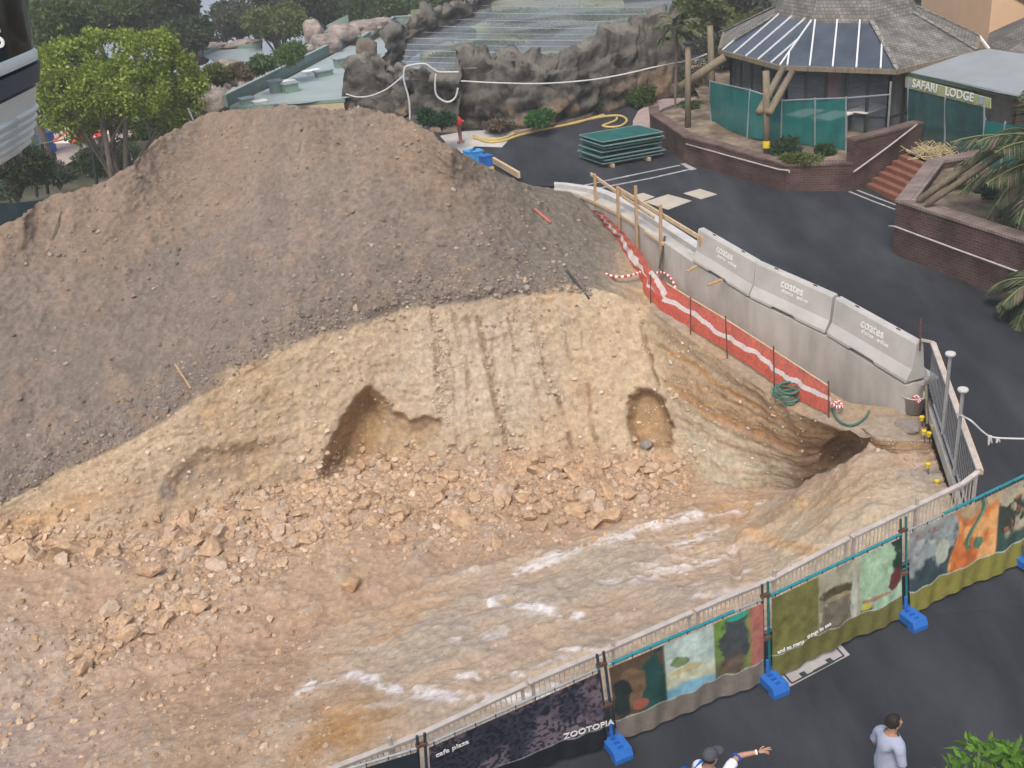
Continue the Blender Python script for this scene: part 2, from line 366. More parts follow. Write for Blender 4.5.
bench = sstep(600, 660, X0)*sstep(2.95, 3.05, SS)
moundz = mound*(1-bench)
face = sstep(1.97, 2.05, SS)*(1-sstep(2.95, 3.02, SS))
rub = sstep(.9, 1.05, SS)*(1-sstep(1.95, 2.02, SS))
shelf = 1-sstep(.93, 1.03, SS)
amp = moundz*(.075*f1+.055*f2+.045*f3)+bench*(.05*f1+.03*f2)+face*(1-.75*sstep(640, 665, X0))*(.10*f1+.03*f2+.025*f3)+rub*(.13*f1+.08*f2+.03*f3)+shelf*(.10*f1+.035*f2+.02*f3)
# strata on the bare rock shelf: run with the fence
st = V @ np.array([-.33, .94, 0.])
strata = vnoise(np.stack([st*2.6+f1*1.1, V @ np.array([.94, .33, 0])*.35, V[:, 2]*0], 1), 40)
strata2 = vnoise(np.stack([st*6+f1*2.2, V @ np.array([.94, .33, 0])*.9, V[:, 2]*0], 1), 41)
right = sstep(330, 430, X0)
amp = amp+shelf*right*(.05*strata+.02*strata2+.03*f2)
# gullies running down the mound
gul = vnoise(np.stack([V[:, 0]*1.3+f1*.4, V[:, 1]*.12, V[:, 2]*.12], 1), 50)
amp = amp+moundz*(.03*gul)*(1-sstep(3.9, 4.0, SS))
toe = np.exp(-((SS-3.04)/.05)**2)*moundz; amp = amp+toe*(.06+.09*f2)
# vertical fluting on the cut face
flu = vnoise(np.stack([V[:, 0]*5+f1, V[:, 1]*1.5, V[:, 2]*.45], 1), 60)
central = blob(520, 380, 130, 110, 0, .35)
amp = amp+face*(.03*flu*central+.02*rid)+face*.035*fbm(V, (1.2, 1.2, 3.5), 5, 83)+face*.035*(np.abs(fbm(V, 4.5, 4, 84))-.3)
rc = face*sstep(640, 660, X0)
flr = vnoise(np.stack([V[:, 0]*3+V[:, 1]*3, V[:, 2]*.6, V[:, 1]*0], 1), 61)
lay0 = vnoise(np.stack([np.clip(SS-2, 0, 1)*26+f1*1.0, X0*.004, X0*0], 1), 91); amp = amp+rc*(.06*flr+.014*lay0)
dsp = np.zeros(len(V))
nzb = f2*.22+f1*.2
def poly_d(pts):
    """signed distance in pixels, positive inside"""
    pts = np.array(pts, float); xx = X0+f3*2.+f2*2.5; yy = Y0+f3*1.5+f1*2.5; d = np.full(len(X0), 1e9); ins = np.zeros(len(X0), bool)
    for i in range(len(pts)):
        x0, y0 = pts[i]; x1, y1 = pts[(i+1) % len(pts)]; dx, dy = x1-x0, y1-y0; t = np.clip(((xx-x0)*dx+(yy-y0)*dy)/(dx*dx+dy*dy), 0, 1); d = np.minimum(d, np.hypot(xx-x0-t*dx, yy-y0-t*dy))
        ins ^= ((y0 > yy) != (y1 > yy)) & (xx < (x1-x0)*(yy-y0)/(y1-y0+1e-9)+x0)
    return np.where(ins, d, -d)
lim = sstep(1.93, 2.02, SS)
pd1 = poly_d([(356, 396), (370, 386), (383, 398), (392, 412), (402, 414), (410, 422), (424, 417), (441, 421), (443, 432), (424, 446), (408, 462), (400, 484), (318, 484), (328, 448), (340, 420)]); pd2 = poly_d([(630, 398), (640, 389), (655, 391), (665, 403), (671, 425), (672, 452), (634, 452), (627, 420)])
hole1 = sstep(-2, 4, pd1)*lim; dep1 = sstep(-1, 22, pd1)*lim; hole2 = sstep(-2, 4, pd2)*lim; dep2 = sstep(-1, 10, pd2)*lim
hole3 = 0*X0; hole4 = blob(848, 448, 30, 16, -30, .5, nzb*.5)*sstep(1.99, 2.1, SS); hole5 = blob(215, 470, 50, 20, -18, .5, nzb)*sstep(1.98, 2.1, SS)
ck = crack([(432, 312), (434, 350), (437, 400), (442, 425)], 3.4, wobn*.5+f3*2)*.8
ck2 = crack([(478, 318), (484, 355), (494, 390), (503, 420), (508, 450)], 4, wobn*.5+f3*2)
ck3 = crack([(556, 395), (566, 425), (572, 450)], 2.8, wobn*.3+f3)
ck4 = crack([(642, 325), (652, 360), (662, 400), (672, 445)], 3.6, wobn*.4+f3*1.5)
ck5 = crack([(447, 340), (452, 395), (460, 440)], 2, wobn*.7)*.6; ck6 = crack([(465, 370), (472, 430)], 2, wobn*.6)*.5; ck7 = crack([(530, 300), (545, 360), (556, 400)], 3, wobn*1.2)*.35
step_ = crack([(737, 580), (730, 545), (738, 515), (748, 505)], 7, wobn*.4)
rr_ = random.Random(4)
for _ in range(11):
    x0 = rr_.uniform(425, 600); y0 = rr_.uniform(305, 400); l_ = rr_.uniform(25, 70); ck = ck+crack([(x0, y0), (x0+l_*.08, y0+l_*.5), (x0+l_*.16, y0+l_)], 1.9, wobn*.5+f3*1.5)*.6
for _ in range(14):
    x0 = rr_.uniform(60, 420); y0 = float(L2(x0)[0])-rr_.uniform(15, 90); l_ = rr_.uniform(10, 35); ck = ck+crack([(x0, y0), (x0+l_, y0-l_*rr_.uniform(-.3, .6))], 1.8, wobn*.6+f3*2)*.4
ckn = fbm(V, 3.1, 4, 71); cracks = np.clip(ck+ck2+ck3+ck4+ck5+ck6+ck7, 0, 1)*sstep(-.55, .15, ckn+.1)
wedge = sstep(-6, 14, (X0-372)+(Y0-440)*.25)
dsp -= .25*hole1+.75*dep1*(1-.75*wedge)+.18*hole2+.35*dep2+.35*hole4+.2*hole5+.09*cracks
dsp -= .10*step_*shelf
edge = 1-sstep(0, .03, SS)
nd = Nn.copy()
hz = (hole1+hole2+hole3+hole4) > .02
nd[hz] = (Nn[hz]+np.array([0, -1.2, .2])); nd /= np.linalg.norm(nd, axis=1, keepdims=True)
V2 = V+Nn*(amp*(1-edge))[:, None]+nd*dsp[:, None]
# a back shelf right of the leg fence sinks under the road
legd = (LEGEND-COR).normalized(); side = (V2[:, 0]-COR.x)*legd.y-(V2[:, 1]-COR.y)*legd.x
V2[:, 2] = np.where(side > -.05, np.minimum(V2[:, 2], -.6), V2[:, 2])
# ---- earth colours (pigment, with some shade painted into the hollows)
def c(*a): return np.array(a, float)
grey = c(.205, .167, .138); warm = c(.24, .180, .132); dgrey = c(.186, .155, .13)
tan = c(.435, .322, .208); tanl = c(.50, .405, .29); ochre = c(.42, .245, .11); pink = c(.43, .292, .195); pale = c(.48, .385, .30); white = c(.80, .76, .74); brown = c(.27, .175, .10); greyst = c(.38, .34, .30)
C = np.zeros((len(V), 3))
def mixc(C, col, w): w = np.clip(w, 0, 1)[:, None]; return C*(1-w)+np.asarray(col)*w
C[:] = pink
C = mixc(C, warm*1.6, .25+.4*f1); C = mixc(C, tan, .35*sstep(-.2, .6, f4+f1*.5)); C = mixc(C, greyst, sstep(.1, .6, f2+f1*.4)*.35)
nb = f2*.03+f1*.05
shn = 1-sstep(.93, 1.0, SS+nb)
shR = shn*sstep(0, 22, (X0-(300-(Y0-640)*.55))+f1*25)
sh = mixc(np.repeat(pale[None]*np.array([1.04, .98, .9]), len(V), 0), greyst, sstep(-.05, .5, f1+.25*strata+.3*f2)*.6)
sh = mixc(sh, ochre*1.15, sstep(.2, .6, strata*.35+f4*.6+f2*.45+.1)*.55); sh = mixc(sh, tanl, sstep(.0, .5, -strata2*.5+f1*.6)*.55)
sh = mixc(sh, ochre*1.1, blob(350, 718, 46, 30, -20, .8, nzb*1.5)*.95+blob(320, 745, 40, 20, -20, .8, nzb*1.5)*.6+blob(420, 600, 40, 18, -30, .9, nzb*2)*.4)
vein = crack([(300, 690), (345, 672), (400, 690), (470, 700), (540, 695)], 9, wobn)+crack([(420, 578), (480, 568)], 6, wobn)+crack([(495, 605), (540, 612), (585, 618)], 6, wobn*1.2)+crack([(520, 572), (600, 545), (680, 520), (760, 500)], 8, wobn)*.9+crack([(455, 677), (500, 672), (530, 680)], 5, wobn)+crack([(640, 580), (690, 560), (730, 545)], 9, wobn*1.4)*.7+crack([(560, 650), (600, 655)], 5, wobn)
vein = vein+blob(460, 638, 11, 8, 0, .8, nzb)+blob(432, 577, 14, 5, -20, .8, nzb)+blob(690, 540, 25, 8, -20, .9, nzb*2)+blob(555, 690, 8, 14, 0, .9, nzb)+blob(770, 493, 22, 5, -10, .9, nzb*2)
sh = mixc(sh, white, np.clip(vein, 0, 1)*sstep(-.25, .35, f2+f3*.5+f1*.3)*.85)
sh = mixc(sh, white*.9, sstep(.45, .75, fbm(V, (1.2, 3, 1), 5, 77)+.3*strata)*.55*blob(600, 600, 300, 90, -22, .5))
rsh = sstep(735, 775, X0+f1*14)
sh = sh*(1-rsh[:, None])+rsh[:, None]*mixc(mixc(np.repeat(tanl[None]*.98, len(V), 0), tan*.95, sstep(-.2, .5, f1)), greyst, sstep(.1, .6, f2)*.4)
sh = mixc(sh, ochre*1.25, crack([(748, 530), (790, 545), (815, 552)], 9, wobn)*.55+crack([(800, 505), (850, 500)], 6, wobn)*.35)
sh = mixc(sh, greyst*.85, blob(930, 440, 38, 62, 10, .5, nzb)*.7)
C = C*(1-shR[:, None])+sh*shR[:, None]
# left foreground greyer, dustier
C = mixc(C, c(.40, .33, .29), blob(0, 740, 130, 110, 0, .9, nzb)*.7); C = mixc(C, c(.50, .34, .23), blob(180, 640, 190, 60, -35, .9, nzb)*.35)
# cut face
fc = mixc(np.repeat(tan[None], len(V), 0), tanl, sstep(-.2, .5, f1+f4*.5)*.5); fc = mixc(fc, ochre, sstep(.15, .8, f2*.5-f1+.1)*.2); fc = mixc(fc, greyst, sstep(.2, .7, fbm(V, 9, 3, 88))*.3)
fc = mixc(fc, c(.47, .40, .32), blob(480, 370, 95, 75, 10, .5, nzb)*.75); fc = mixc(fc, c(.44, .36, .27)*.95, sstep(.2, .7, flu+.3*f2)*central*.5)
fc = mixc(fc, c(.36, .30, .25), blob(120, 500, 130, 24, -18, .8, nzb)*.3)
fc = mixc(fc, ochre*1.15, blob(55, 515, 80, 16, -20, .8, nzb)*.5)
for (bxx, byy) in ((165, 490), (190, 476), (212, 472)): fc = mixc(fc, c(.2, .19, .2), blob(bxx, byy, 8, 9, 0, .9, nzb*2)*.5)
tfa = np.clip(SS-2, 0, 1)
lay = vnoise(np.stack([tfa*30+f1*2.2+f2*1.6, X0*.004, X0*0], 1), 91); lay2 = vnoise(np.stack([tfa*60+f1*2, X0*.01, X0*0], 1), 92)
rf = mixc(np.repeat(c(.47, .41, .31)[None], len(V), 0), greyst*.85, sstep(-.1, .5, flr+f2*.4)*.6)
rf = mixc(rf, tan*.9, sstep(.42, .56, tfa+.08*f1)*.85); rf = mixc(rf, ochre*.95, sstep(0, .6, lay)*(.25+.6*sstep(.4, .6, tfa))); rf = mixc(rf, c(.27, .17, .10), sstep(.35, .8, -lay+.3*lay2)*(.2+.6*sstep(.45, .6, tfa)))
rf = mixc(rf, c(.50, .25, .16), np.exp(-((tfa-.52-.03*f1)/.014)**2)*.5); rf = mixc(rf, c(.5, .28, .18), np.exp(-((tfa-.36-.03*f1)/.012)**2)*.35); rf = mixc(rf, c(.24, .17, .11), np.exp(-((tfa-.9-.04*f1)/.03)**2)*.6)
rf = mixc(rf, brown*1.0, sstep(785, 815, X0+f1*15)*.75)
rw = sstep(640, 665, X0-(Y0-330)*.28+f2*6)
fc = fc*(1-rw[:, None])+rf*rw[:, None]
fc = mixc(fc, c(.33, .205, .10), hole1*(.9-.45*wedge)); fc = mixc(fc, c(.33, .21, .11), hole2*.85); fc = mixc(fc, brown, hole4*.6+hole5*.25)  # moist brown soil in the hollows, with shade and a lit wedge painted in
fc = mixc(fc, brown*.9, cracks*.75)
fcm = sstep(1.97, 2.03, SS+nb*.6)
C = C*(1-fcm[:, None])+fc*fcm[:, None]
# mound soils
mz = sstep(2.97, 3.03, SS+nb*.9-.10*sstep(520, 590, X0)*(1-sstep(600, 640, X0)))
mc = mixc(np.repeat(grey[None], len(V), 0), warm, sstep(-.3, .5, f4+f1*.3+(SS-3.6)*1.1)*.8*(1-sstep(380, 560, X0)*.75)); mc = mixc(mc, dgrey, sstep(0, .5, f1+(3.35-SS)*1.2)*.75)
strk = vnoise(np.stack([V[:, 0]*3.2+f1*.5, V[:, 1]*.25, V[:, 2]*.25], 1), 55); mc = mixc(mc, c(.27, .215, .175), sstep(.1, .8, strk+.3*f2)*.4); mc = mixc(mc, c(.27, .19, .13), sstep(.25, .8, f2+f1*.4)*.4)
mc = mixc(mc, c(.17, .155, .125), sstep(450, 560, X0)*.7)
bc = mixc(np.repeat(tan[None]*.9, len(V), 0), greyst*.8, sstep(-.1, .5, f1+f2*.4)*.6); bc = mixc(bc, c(.27, .2, .14), sstep(0, .6, f2)*.4)
bw = sstep(600, 640, X0+f1*20+(Y0-270)*.4)
mc = mc*(1-bw[:, None])+bc*bw[:, None]
C = C*(1-mz[:, None])+mc*mz[:, None]
C = C*(1+.16*f3[:, None]+.08*f2[:, None]); C = np.clip(C, .01, .9)
FA = gridfaces(NR, NC)
fm = mz[FA].mean(1)*(X0[FA].mean(1) < 640)
def subset(name, mask):
    f = FA[mask]; u, inv = np.unique(f, return_inverse=True); me = npmesh(name, V2[u], inv.reshape(-1, 4), C[u]); o = link(name, me, M['earth'], None, True); return o
mo = subset('soil_mound', fm > .5); tag(mo, 'tall grey-brown heap of excavated soil and gravel above the tan pit', 'soil heap')
sF = SS[FA].mean(1)
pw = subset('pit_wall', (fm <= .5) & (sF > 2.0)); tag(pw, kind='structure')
pf = subset('pit_floor', (fm <= .5) & (sF <= 2.0)); tag(pf, kind='structure')
VX, VY = proj(V2)
vis = (SS < 4.0)
Vv = V2[vis]; VXv = VX[vis]; VYv = VY[vis]; Nv = Nn[vis]
bins = {}
for i, (a, b) in enumerate(zip((VXv//6).astype(int), (VYv//6).astype(int))): bins.setdefault((a, b), []).append(i)
def terr(px, py):
    k = bins.get((int(px//6), int(py//6)))
    if not k:
        k = [i for a in range(-3, 4) for b in range(-3, 4) for i in bins.get((int(px//6)+a, int(py//6)+b), [])]
        if not k: return None, None
    k = np.array(k); j = k[np.argmin((VXv[k]-px)**2+(VYv[k]-py)**2)]
    return Vector(Vv[j]), Vector(Nv[j])
# ================================================================ stones
def rockmesh(name, seed, sub=2, flat=.7, m=None):
    bm = bmesh.new(); bmesh.ops.create_icosphere(bm, subdivisions=sub, radius=1)
    P = np.array([v.co[:] for v in bm.verts]); r = np.random.default_rng(seed)
    for k in range(9):                                  # chop with random planes: broken faces
        n = r.normal(size=3); n /= np.linalg.norm(n); d = r.uniform(.45, .8); e = P @ n-d; P = P-np.where(e > 0, e, 0)[:, None]*n
    P *= np.array([r.uniform(.9, 1.3), r.uniform(.75, 1.05), flat*r.uniform(.8, 1.15)]); P += r.normal(size=P.shape)*.02
    for v, p in zip(bm.verts, P): v.co = p
    me = D.meshes.new(name); bm.to_mesh(me); bm.free(); me.materials.append(m); return me
sand = [rockmesh('rock', 10+i, 2, .7, M['stone_sand'] if i < 5 else M['stone_pale']) for i in range(7)]
greys = [rockmesh('stone', 40+i, 2, .75, M['stone_grey']) for i in range(3)]
sandstone_brown = mat('stone_brown', (.45, .29, .17), .9, .25, 3, .5, 18)
def put(me, px, py, rpx, name, label, cat, group, sq=1.):
    p, n = terr(px, py)
    if p is None: return None
    dist = (p-Vector((0, 0, H))).length; s = rpx*dist/F*1.32
    o = D.objects.new(name, me); COL.objects.link(o); o.location = p+n*(s*random.uniform(.05, .3)); o.rotation_euler = (random.uniform(-.4, .4), random.uniform(-.4, .4), random.uniform(0, 6.28))
    o.scale = (s, s*random.uniform(.8, 1), s*random.uniform(.75, 1.1)*sq); return tag(o, label, cat, group)
big = [(352, 587, 12, 'ochre rounded boulder at the lower edge of the rubble, alone on the pale rock'),
       (467, 521, 14, 'largest orange-pink block in the middle of the rubble band'),
       (210, 551, 13, 'wide flat-topped sandstone slab at the upper left end of the rubble band'),
       (72, 551, 12, 'pink wedge-shaped block alone near the left edge, below the tan bank'),
       (30, 557, 9, 'pale flat stone left of the pink wedge-shaped block'),
       (150, 575, 12, 'pair of blunt tan blocks near the left of the rubble, front one'),
       (133, 633, 9, 'grey-white block on the left slope of orange dirt'),
       (660, 463, 14, 'orange broken block against the foot of the cut corner below the hollow'),
       (505, 495, 11, 'pale pink block at the top edge of the rubble right of centre'),
       (440, 492, 11, 'angular pink block at the top edge of the rubble left of centre'),
       (610, 520, 11, 'buff block on the right end of the rubble band'),
       (240, 520, 10, 'long pink slab on the upper left rubble edge'),
       (648, 446, 8, 'grey rounded stone inside the brown hollow in the cut corner'),
       (75, 655, 8, 'small orange block on the left dirt slope'),
       (20, 555, 14, 'long tan boulder half sunk in the soil at the far left of the pit')]
for i, (x, y, r, lb) in enumerate(big):
    me = sand[i % 5] if 'grey' not in lb else greys[0]
    if 'grey-white' in lb or 'pale' in lb: me = sand[5]
    if 'ochre' in lb:
        me = sand[2].copy(); me.materials.clear(); me.materials.append(sandstone_brown)
    put(me, x, y, r, 'boulder', lb, 'boulder', None)
cl = np.array([(180, 540), (230, 520), (290, 510), (350, 500), (410, 500), (470, 505), (530, 495), (590, 490), (650, 485), (680, 478)], float)
cwid = [12, 20, 30, 42, 48, 46, 42, 38, 28, 12]
def rubble_pos():
    u = random.random()
    if u < .74:
        x = random.uniform(170, 690); y0 = np.interp(x, cl[:, 0], cl[:, 1]); h = np.interp(x, cl[:, 0], cwid); return x, y0+random.triangular(-h, h*1.1, -h*.45)
    t = random.random()
    if u < .9: return 330-t*260+random.gauss(0, 12), 520+t*140+random.gauss(0, 15)
    return random.uniform(0, 200), 553-.05*random.uniform(0, 200)+random.gauss(0, 9)
n = 0; tries = 0
zones = [(100, 'left end of the rubble'), ]
while n < 285 and tries < 3000:
    tries += 1; x, y = rubble_pos(); r = 4.0+random.expovariate(1/2.8)
    if r > 11: continue
    if put(random.choice(sand), x, y, r, 'rubble_rock', 'broken orange-pink sandstone rock lying in the rubble on the pit floor', 'rock', 'broken rocks of the rubble band'): n += 1
def scatter(name, N, posf, sizef, palette, label, cat, sq=.7):
    vv = []; ff = []; cc = []
    base = np.array([(1, 0, 0), (-1, 0, 0), (0, 1, 0), (0, -1, 0), (0, 0, 1), (0, 0, -1)], float)
    fb = [(0, 2, 4), (2, 1, 4), (1, 3, 4), (3, 0, 4), (2, 0, 5), (1, 2, 5), (3, 1, 5), (0, 3, 5)]
    bm = bmesh.new(); bmesh.ops.create_icosphere(bm, subdivisions=1, radius=1); bv = np.array([v.co[:] for v in bm.verts]); bf = [[v.index for v in f.verts] for f in bm.faces]; bm.free()
    k = 0
    for i in range(N):
        x, y = posf(); p, nn = terr(x, y)
        if p is None: continue
        s = sizef()*(p-Vector((0, 0, H))).length/F
        big_ = s > .05; B = bv if big_ else base; Fb = bf if big_ else fb
        q = B*(1+rng.normal(size=(len(B), 1))*.2)*np.array([s*rng.uniform(.8, 1.3), s, s*sq]); a = rng.uniform(0, 6.28); ca, sa = math.cos(a), math.sin(a)
        q = q @ np.array([[ca, sa, 0], [-sa, ca, 0], [0, 0, 1]]) @ np.array([[1, 0, 0], [0, .93, .36], [0, -.36, .93]])
        vv.append(q+np.array(p+nn*s*.12)); ff += [[j+k for j in f] for f in Fb]; k += len(B)
        cc.append(np.repeat(np.array([palette[rng.integers(len(palette))]])*rng.uniform(.75, 1.25), len(B), 0))
    me = npmesh(name, np.concatenate(vv), ff, np.concatenate(cc)); o = link(name, me, M['earth']); tag(o, label, cat, None, 'stuff'); return o
PAL = [(.45, .31, .20), (.49, .345, .235), (.5, .37, .26), (.42, .28, .17), (.54, .43, .33)]
def rp2():
    u = random.random()
    if u < .84: x, y = rubble_pos(); return x, y+random.gauss(0, 8)
    if u < .94: return random.uniform(-30, 330), random.uniform(600, 768)
    return random.uniform(300, 700), random.uniform(440, 560)
scatter('rubble_chips', 15000, rp2, lambda: min(.5+random.expovariate(1/.9), 4), PAL, 'small broken orange stone chips strewn between the rocks on the pit floor', 'stone chips')
def mp():
    u = random.random(); x = random.uniform(-40, 640); pyt = float(L4(x)[0]); pyb = float(L3(x)[0])
    if x > 590: return random.uniform(100, 580), random.uniform(240, 330)
    return x, pyb-(abs(random.gauss(0, .10)) if u < .66 else random.random())*(pyb-pyt)-1
GP = [(.22, .185, .16), (.26, .22, .19), (.18, .15, .13), (.33, .29, .25), (.27, .20, .14)]
scatter('mound_gravel', 8500, mp, lambda: min(.45+random.expovariate(1/.45), 2.7), GP, 'loose grey gravel and clods scattered over the slope of the soil heap', 'gravel')
ckl = [[(432, 312), (434, 350), (437, 400), (442, 425)], [(478, 318), (484, 355), (494, 390), (503, 420), (508, 450)], [(440, 330), (445, 400)], [(525, 300), (545, 380), (556, 400)]]
def ckp():
    p = random.choice(ckl); i = random.randrange(len(p)-1); t = random.random(); return p[i][0]+(p[i+1][0]-p[i][0])*t+random.gauss(3, 4), p[i][1]+(p[i+1][1]-p[i][1])*t
scatter('crack_gravel', 700, ckp, lambda: .5+random.expovariate(1/.5), [(.5, .42, .33), (.38, .3, .22), (.45, .36, .27)], 'loose gravel caught in the cracks down the tan cut face', 'gravel')
def bkp():
    x = random.uniform(20, 720); return x, random.uniform(float(L3(x)[0]), float(L2(x)[0]))
scatter('bank_pebbles', 2200, bkp, lambda: .4+random.expovariate(1/.45), [(.5, .4, .28), (.42, .31, .2), (.56, .47, .36)], 'small pebbles embedded in the tan cut face', 'pebbles')
scatter('shelf_grit', 3000, lambda: (lambda x: (x, random.uniform(float(L3(x)[0]), float(L0(x)[0]))))(random.uniform(200, 960)), lambda: .4+random.expovariate(1/.35), [(.5, .42, .33), (.42, .34, .26), (.58, .5, .42)], 'fine pale grit lying on the tan bank and the bare rock shelf', 'grit')
for x, y, r, lb in [(738-210, 0, 0, '')][:0]: pass
for x, y, r, lb in [(525, 281, 4, 'pale round stone on the lower edge of the grey heap, right of centre'), (490, 290, 4, 'dark stone on top of the tan bank below the heap'), (356, 308, 4, 'small white stone at the toe of the grey heap'), (167, 409, 4, 'round grey stone at the toe of the heap on the left')]:
    put(sand[5] if 'pale' in lb or 'white' in lb else greys[1], x, y, r, 'stone', lb, 'stone', None)
# sticks / pipes lying on the ground
def stick(name, a, b, r, m, label, cat, lift=.05, lift2=None):
    p, _ = terr(*a); q, _ = terr(*b); mb = MB(); l2 = lift if lift2 is None else lift2
    mb.tube([p+Vector((0, 0, lift)), (p+q)/2+Vector((0, 0, (lift+l2)/2)), q+Vector((0, 0, l2))], r, 8); return tag(mb.build(name, m), label, cat)
stick('pipe', (534, 210), (550, 224), .045, mat('pink_pipe', (.5, .16, .12), .6), 'short pink pipe lying on the right flank of the soil heap', 'pipe')
stick('steel_rod', (567, 272), (590, 300), .035, M['darksteel'], 'dark rod lying on the tan bank at the toe of the heap', 'rod')
stick('survey_stake', (178, 373), (191, 389), .03, M['timber'], 'yellow tipped stake leaning on the lower left of the heap', 'stake', .28, .02)
stick('dry_branch', (62, 213), (52, 240), .03, M['timber_old'], 'thin dry branch on the left crest of the heap', 'branch', .05)
# ================================================================ ground sheets
def gfun(x, y):
    z = 1.2
    if y > 55: z = 1.9
    l = float(sstep(-6, -14, x)) if x < -6 else 0.
    z = z*(1-l)+(-.6)*l
    f = max(0, (y-92))
    return z-.0-f*.20-(f*.02)**2
bm_v = []; xs = [-400, -250, -150, -100, -80, -60]+list(range(-52, 60, 4))+[70, 100, 150, 250, 400]; ys = [-40, -20, -5]+list(range(0, 110, 4))+[130, 170, 230, 300]
gv = []
for yy in ys:
    for xx in xs:
        z = gfun(xx, yy)
        if -34 < xx < 13 and yy < 36: z = -6
        if yy <= 2 and xx > -34: z = -1.2
        if yy < 28 and xx >= 13: z = -1.2
        if z < -34: z = -34
        gv.append((xx, yy, z))
tag(link('hill_ground', npmesh('g', np.array(gv), gridfaces(len(ys), len(xs))), M['ground'], None, True), kind='structure')
wv = MB(); wv.face([(-2600, 120, -32), (2600, 120, -32), (2600, 2600, -32), (-2600, 2600, -32)]); tag(wv.build('harbour_water', M['water']), kind='structure')
# far shore
hv = []; hx = np.linspace(-2590, 2590, 120)
for k, (yy, s) in enumerate(((2000, 0), (2150, 1), (2350, 1.3), (2590, 0))):
    for xx in hx: hv.append((xx, yy, -33+s*(38+22*float(vnoise(np.array([[xx*.004, k*.3, 0]]))[0]))))
tag(link('far_hills', npmesh('h', np.array(hv), gridfaces(4, 120)), mat('far_bush', (.10, .13, .12), .9, .3, .01), None, True), kind='structure')
# concrete wall line (top front edge, world)
WT = [at_z(554, 190.2, 1.98), at_z(566, 191, 1.97), at_z(580, 194.5, 1.95), at_z(596, 201, 1.93), at_z(621, 213.5, 1.87), at_z(637, 224, 1.8), at_z(694, 263, 1.62), at_z(748, 299, 1.45), at_z(825, 336, 1.3), at_z(906, 386, 1.15)]
# asphalt sheet
def back(i, d):
    a = WT[max(i-1, 0)]; b = WT[min(i+1, len(WT)-1)]; t = (b-a); t.z = 0; t.normalize(); n = Vector((-t.y, t.x, 0))
    if n.x < 0: n = -n
    if i < 2: n = Vector((0.1, 1, 0)).normalized()
    return WT[i]+n*d
pp = [bal_base(t) for t in (20, 10, 5, 2, 0)]
poly = [(p.x, p.y) for p in pp]+[(LEGEND.x, LEGEND.y)]+[(back(i, .75).x, back(i, .75).y) for i in range(len(WT)-1, -1, -1)]+[(-2.2, 37.5), (-5.5, 38.5), (-6.5, 44.0), (2, 56), (12, 70), (45, 70), (45, -6), (poly0x := -14, -6)]
bm = bmesh.new(); vs = [bm.verts.new((x, y, 0)) for x, y in poly]; bm.faces.new(vs); bmesh.ops.triangulate(bm, faces=bm.faces[:])
for Y in list(range(-4, 70, 2)):
    bmesh.ops.bisect_plane(bm, geom=bm.verts[:]+bm.edges[:]+bm.faces[:], plane_co=(0, Y, 0), plane_no=(0, 1, 0))
for v in bm.verts: v.co.z = roadz(v.co.y)
for f in bm.faces:
    if f.normal.z < 0: f.normal_flip()
me = D.meshes.new('asphalt'); bm.to_mesh(me); bm.free(); tag(link('asphalt_road', me, M['asphalt']), kind='structure')
def sheet(name, pts, lift, m, parent=None):
    """flat patch following the road"""
    mb = MB(); P = [Vector(at_road(*p)) if len(p) == 2 else Vector(p) for p in pts]; mb.face([p+Vector((0, 0, lift)) for p in P]); return mb.build(name, m, parent)
def strip(name, pts, wd, lift, m, closed=False, parent=None, h=0):
    P = [Vector(at_road(*p)) if len(p) == 2 else Vector(p) for p in pts]; Lf = []; Rt = []
    for i, p in enumerate(P):
        a = P[max(i-1, 0)]; b = P[min(i+1, len(P)-1)]; t = (b-a); t.z = 0; t.normalize(); n = Vector((-t.y, t.x, 0))*wd/2
        Lf.append(p+n+Vector((0, 0, lift))); Rt.append(p-n+Vector((0, 0, lift)))
    mb = MB()
    for i in range(len(P)-1):
        q = [Rt[i], Rt[i+1], Lf[i+1], Lf[i]]
        if h: mb.prism([v-Vector((0, 0, h)) for v in q], q)
        else: mb.face(q)
    return mb.build(name, m, parent)
# drainage strip with white edges
tag(strip('road_marking', [(556, 191.5), (600, 182), (640, 173.5), (680, 165.3)], .13, .004, M['paint']), 'upper pale line of the narrow drain strip crossing the upper road', 'road marking')
tag(strip('road_marking', [(560, 197), (610, 186), (650, 178.5), (693, 168.7)], .13, .005, M['paint']), 'lower pale line of the narrow drain strip crossing the upper road', 'road marking')
tag(sheet('road_marking', [(680, 163.7), (685, 163.2), (697, 169.2), (691, 170.5)], .006, M['paint']), 'short pale end piece closing the drain strip beside the brick wall', 'road marking')
tag(strip('road_marking', [(849, 191.5), (871, 200.5), (895, 209.5)], .08, .005, M['paint']), 'lower of two pale lines at the foot of the terracotta stairs', 'road marking')
tag(strip('road_marking', [(857, 190.2), (876, 197.5), (896, 205)], .08, .005, M['paint']), 'upper of two pale lines at the foot of the terracotta stairs', 'road marking')
for pts, lb in (([(644, 202), (668, 194.5), (692, 201), (668, 210)], 'largest beige concrete pad in the upper road, between the two others'), ([(683, 193.5), (700, 189), (717.5, 194.5), (701, 199.5)], 'beige concrete pad in the upper road nearest the brick wall'), ([(632, 196), (643, 193), (655, 197), (642, 202)], 'small beige concrete pad half behind the timber hand rail')):
    o = sheet('concrete_pad', pts, .008, M['pad']); tag(o, lb, 'concrete pad')
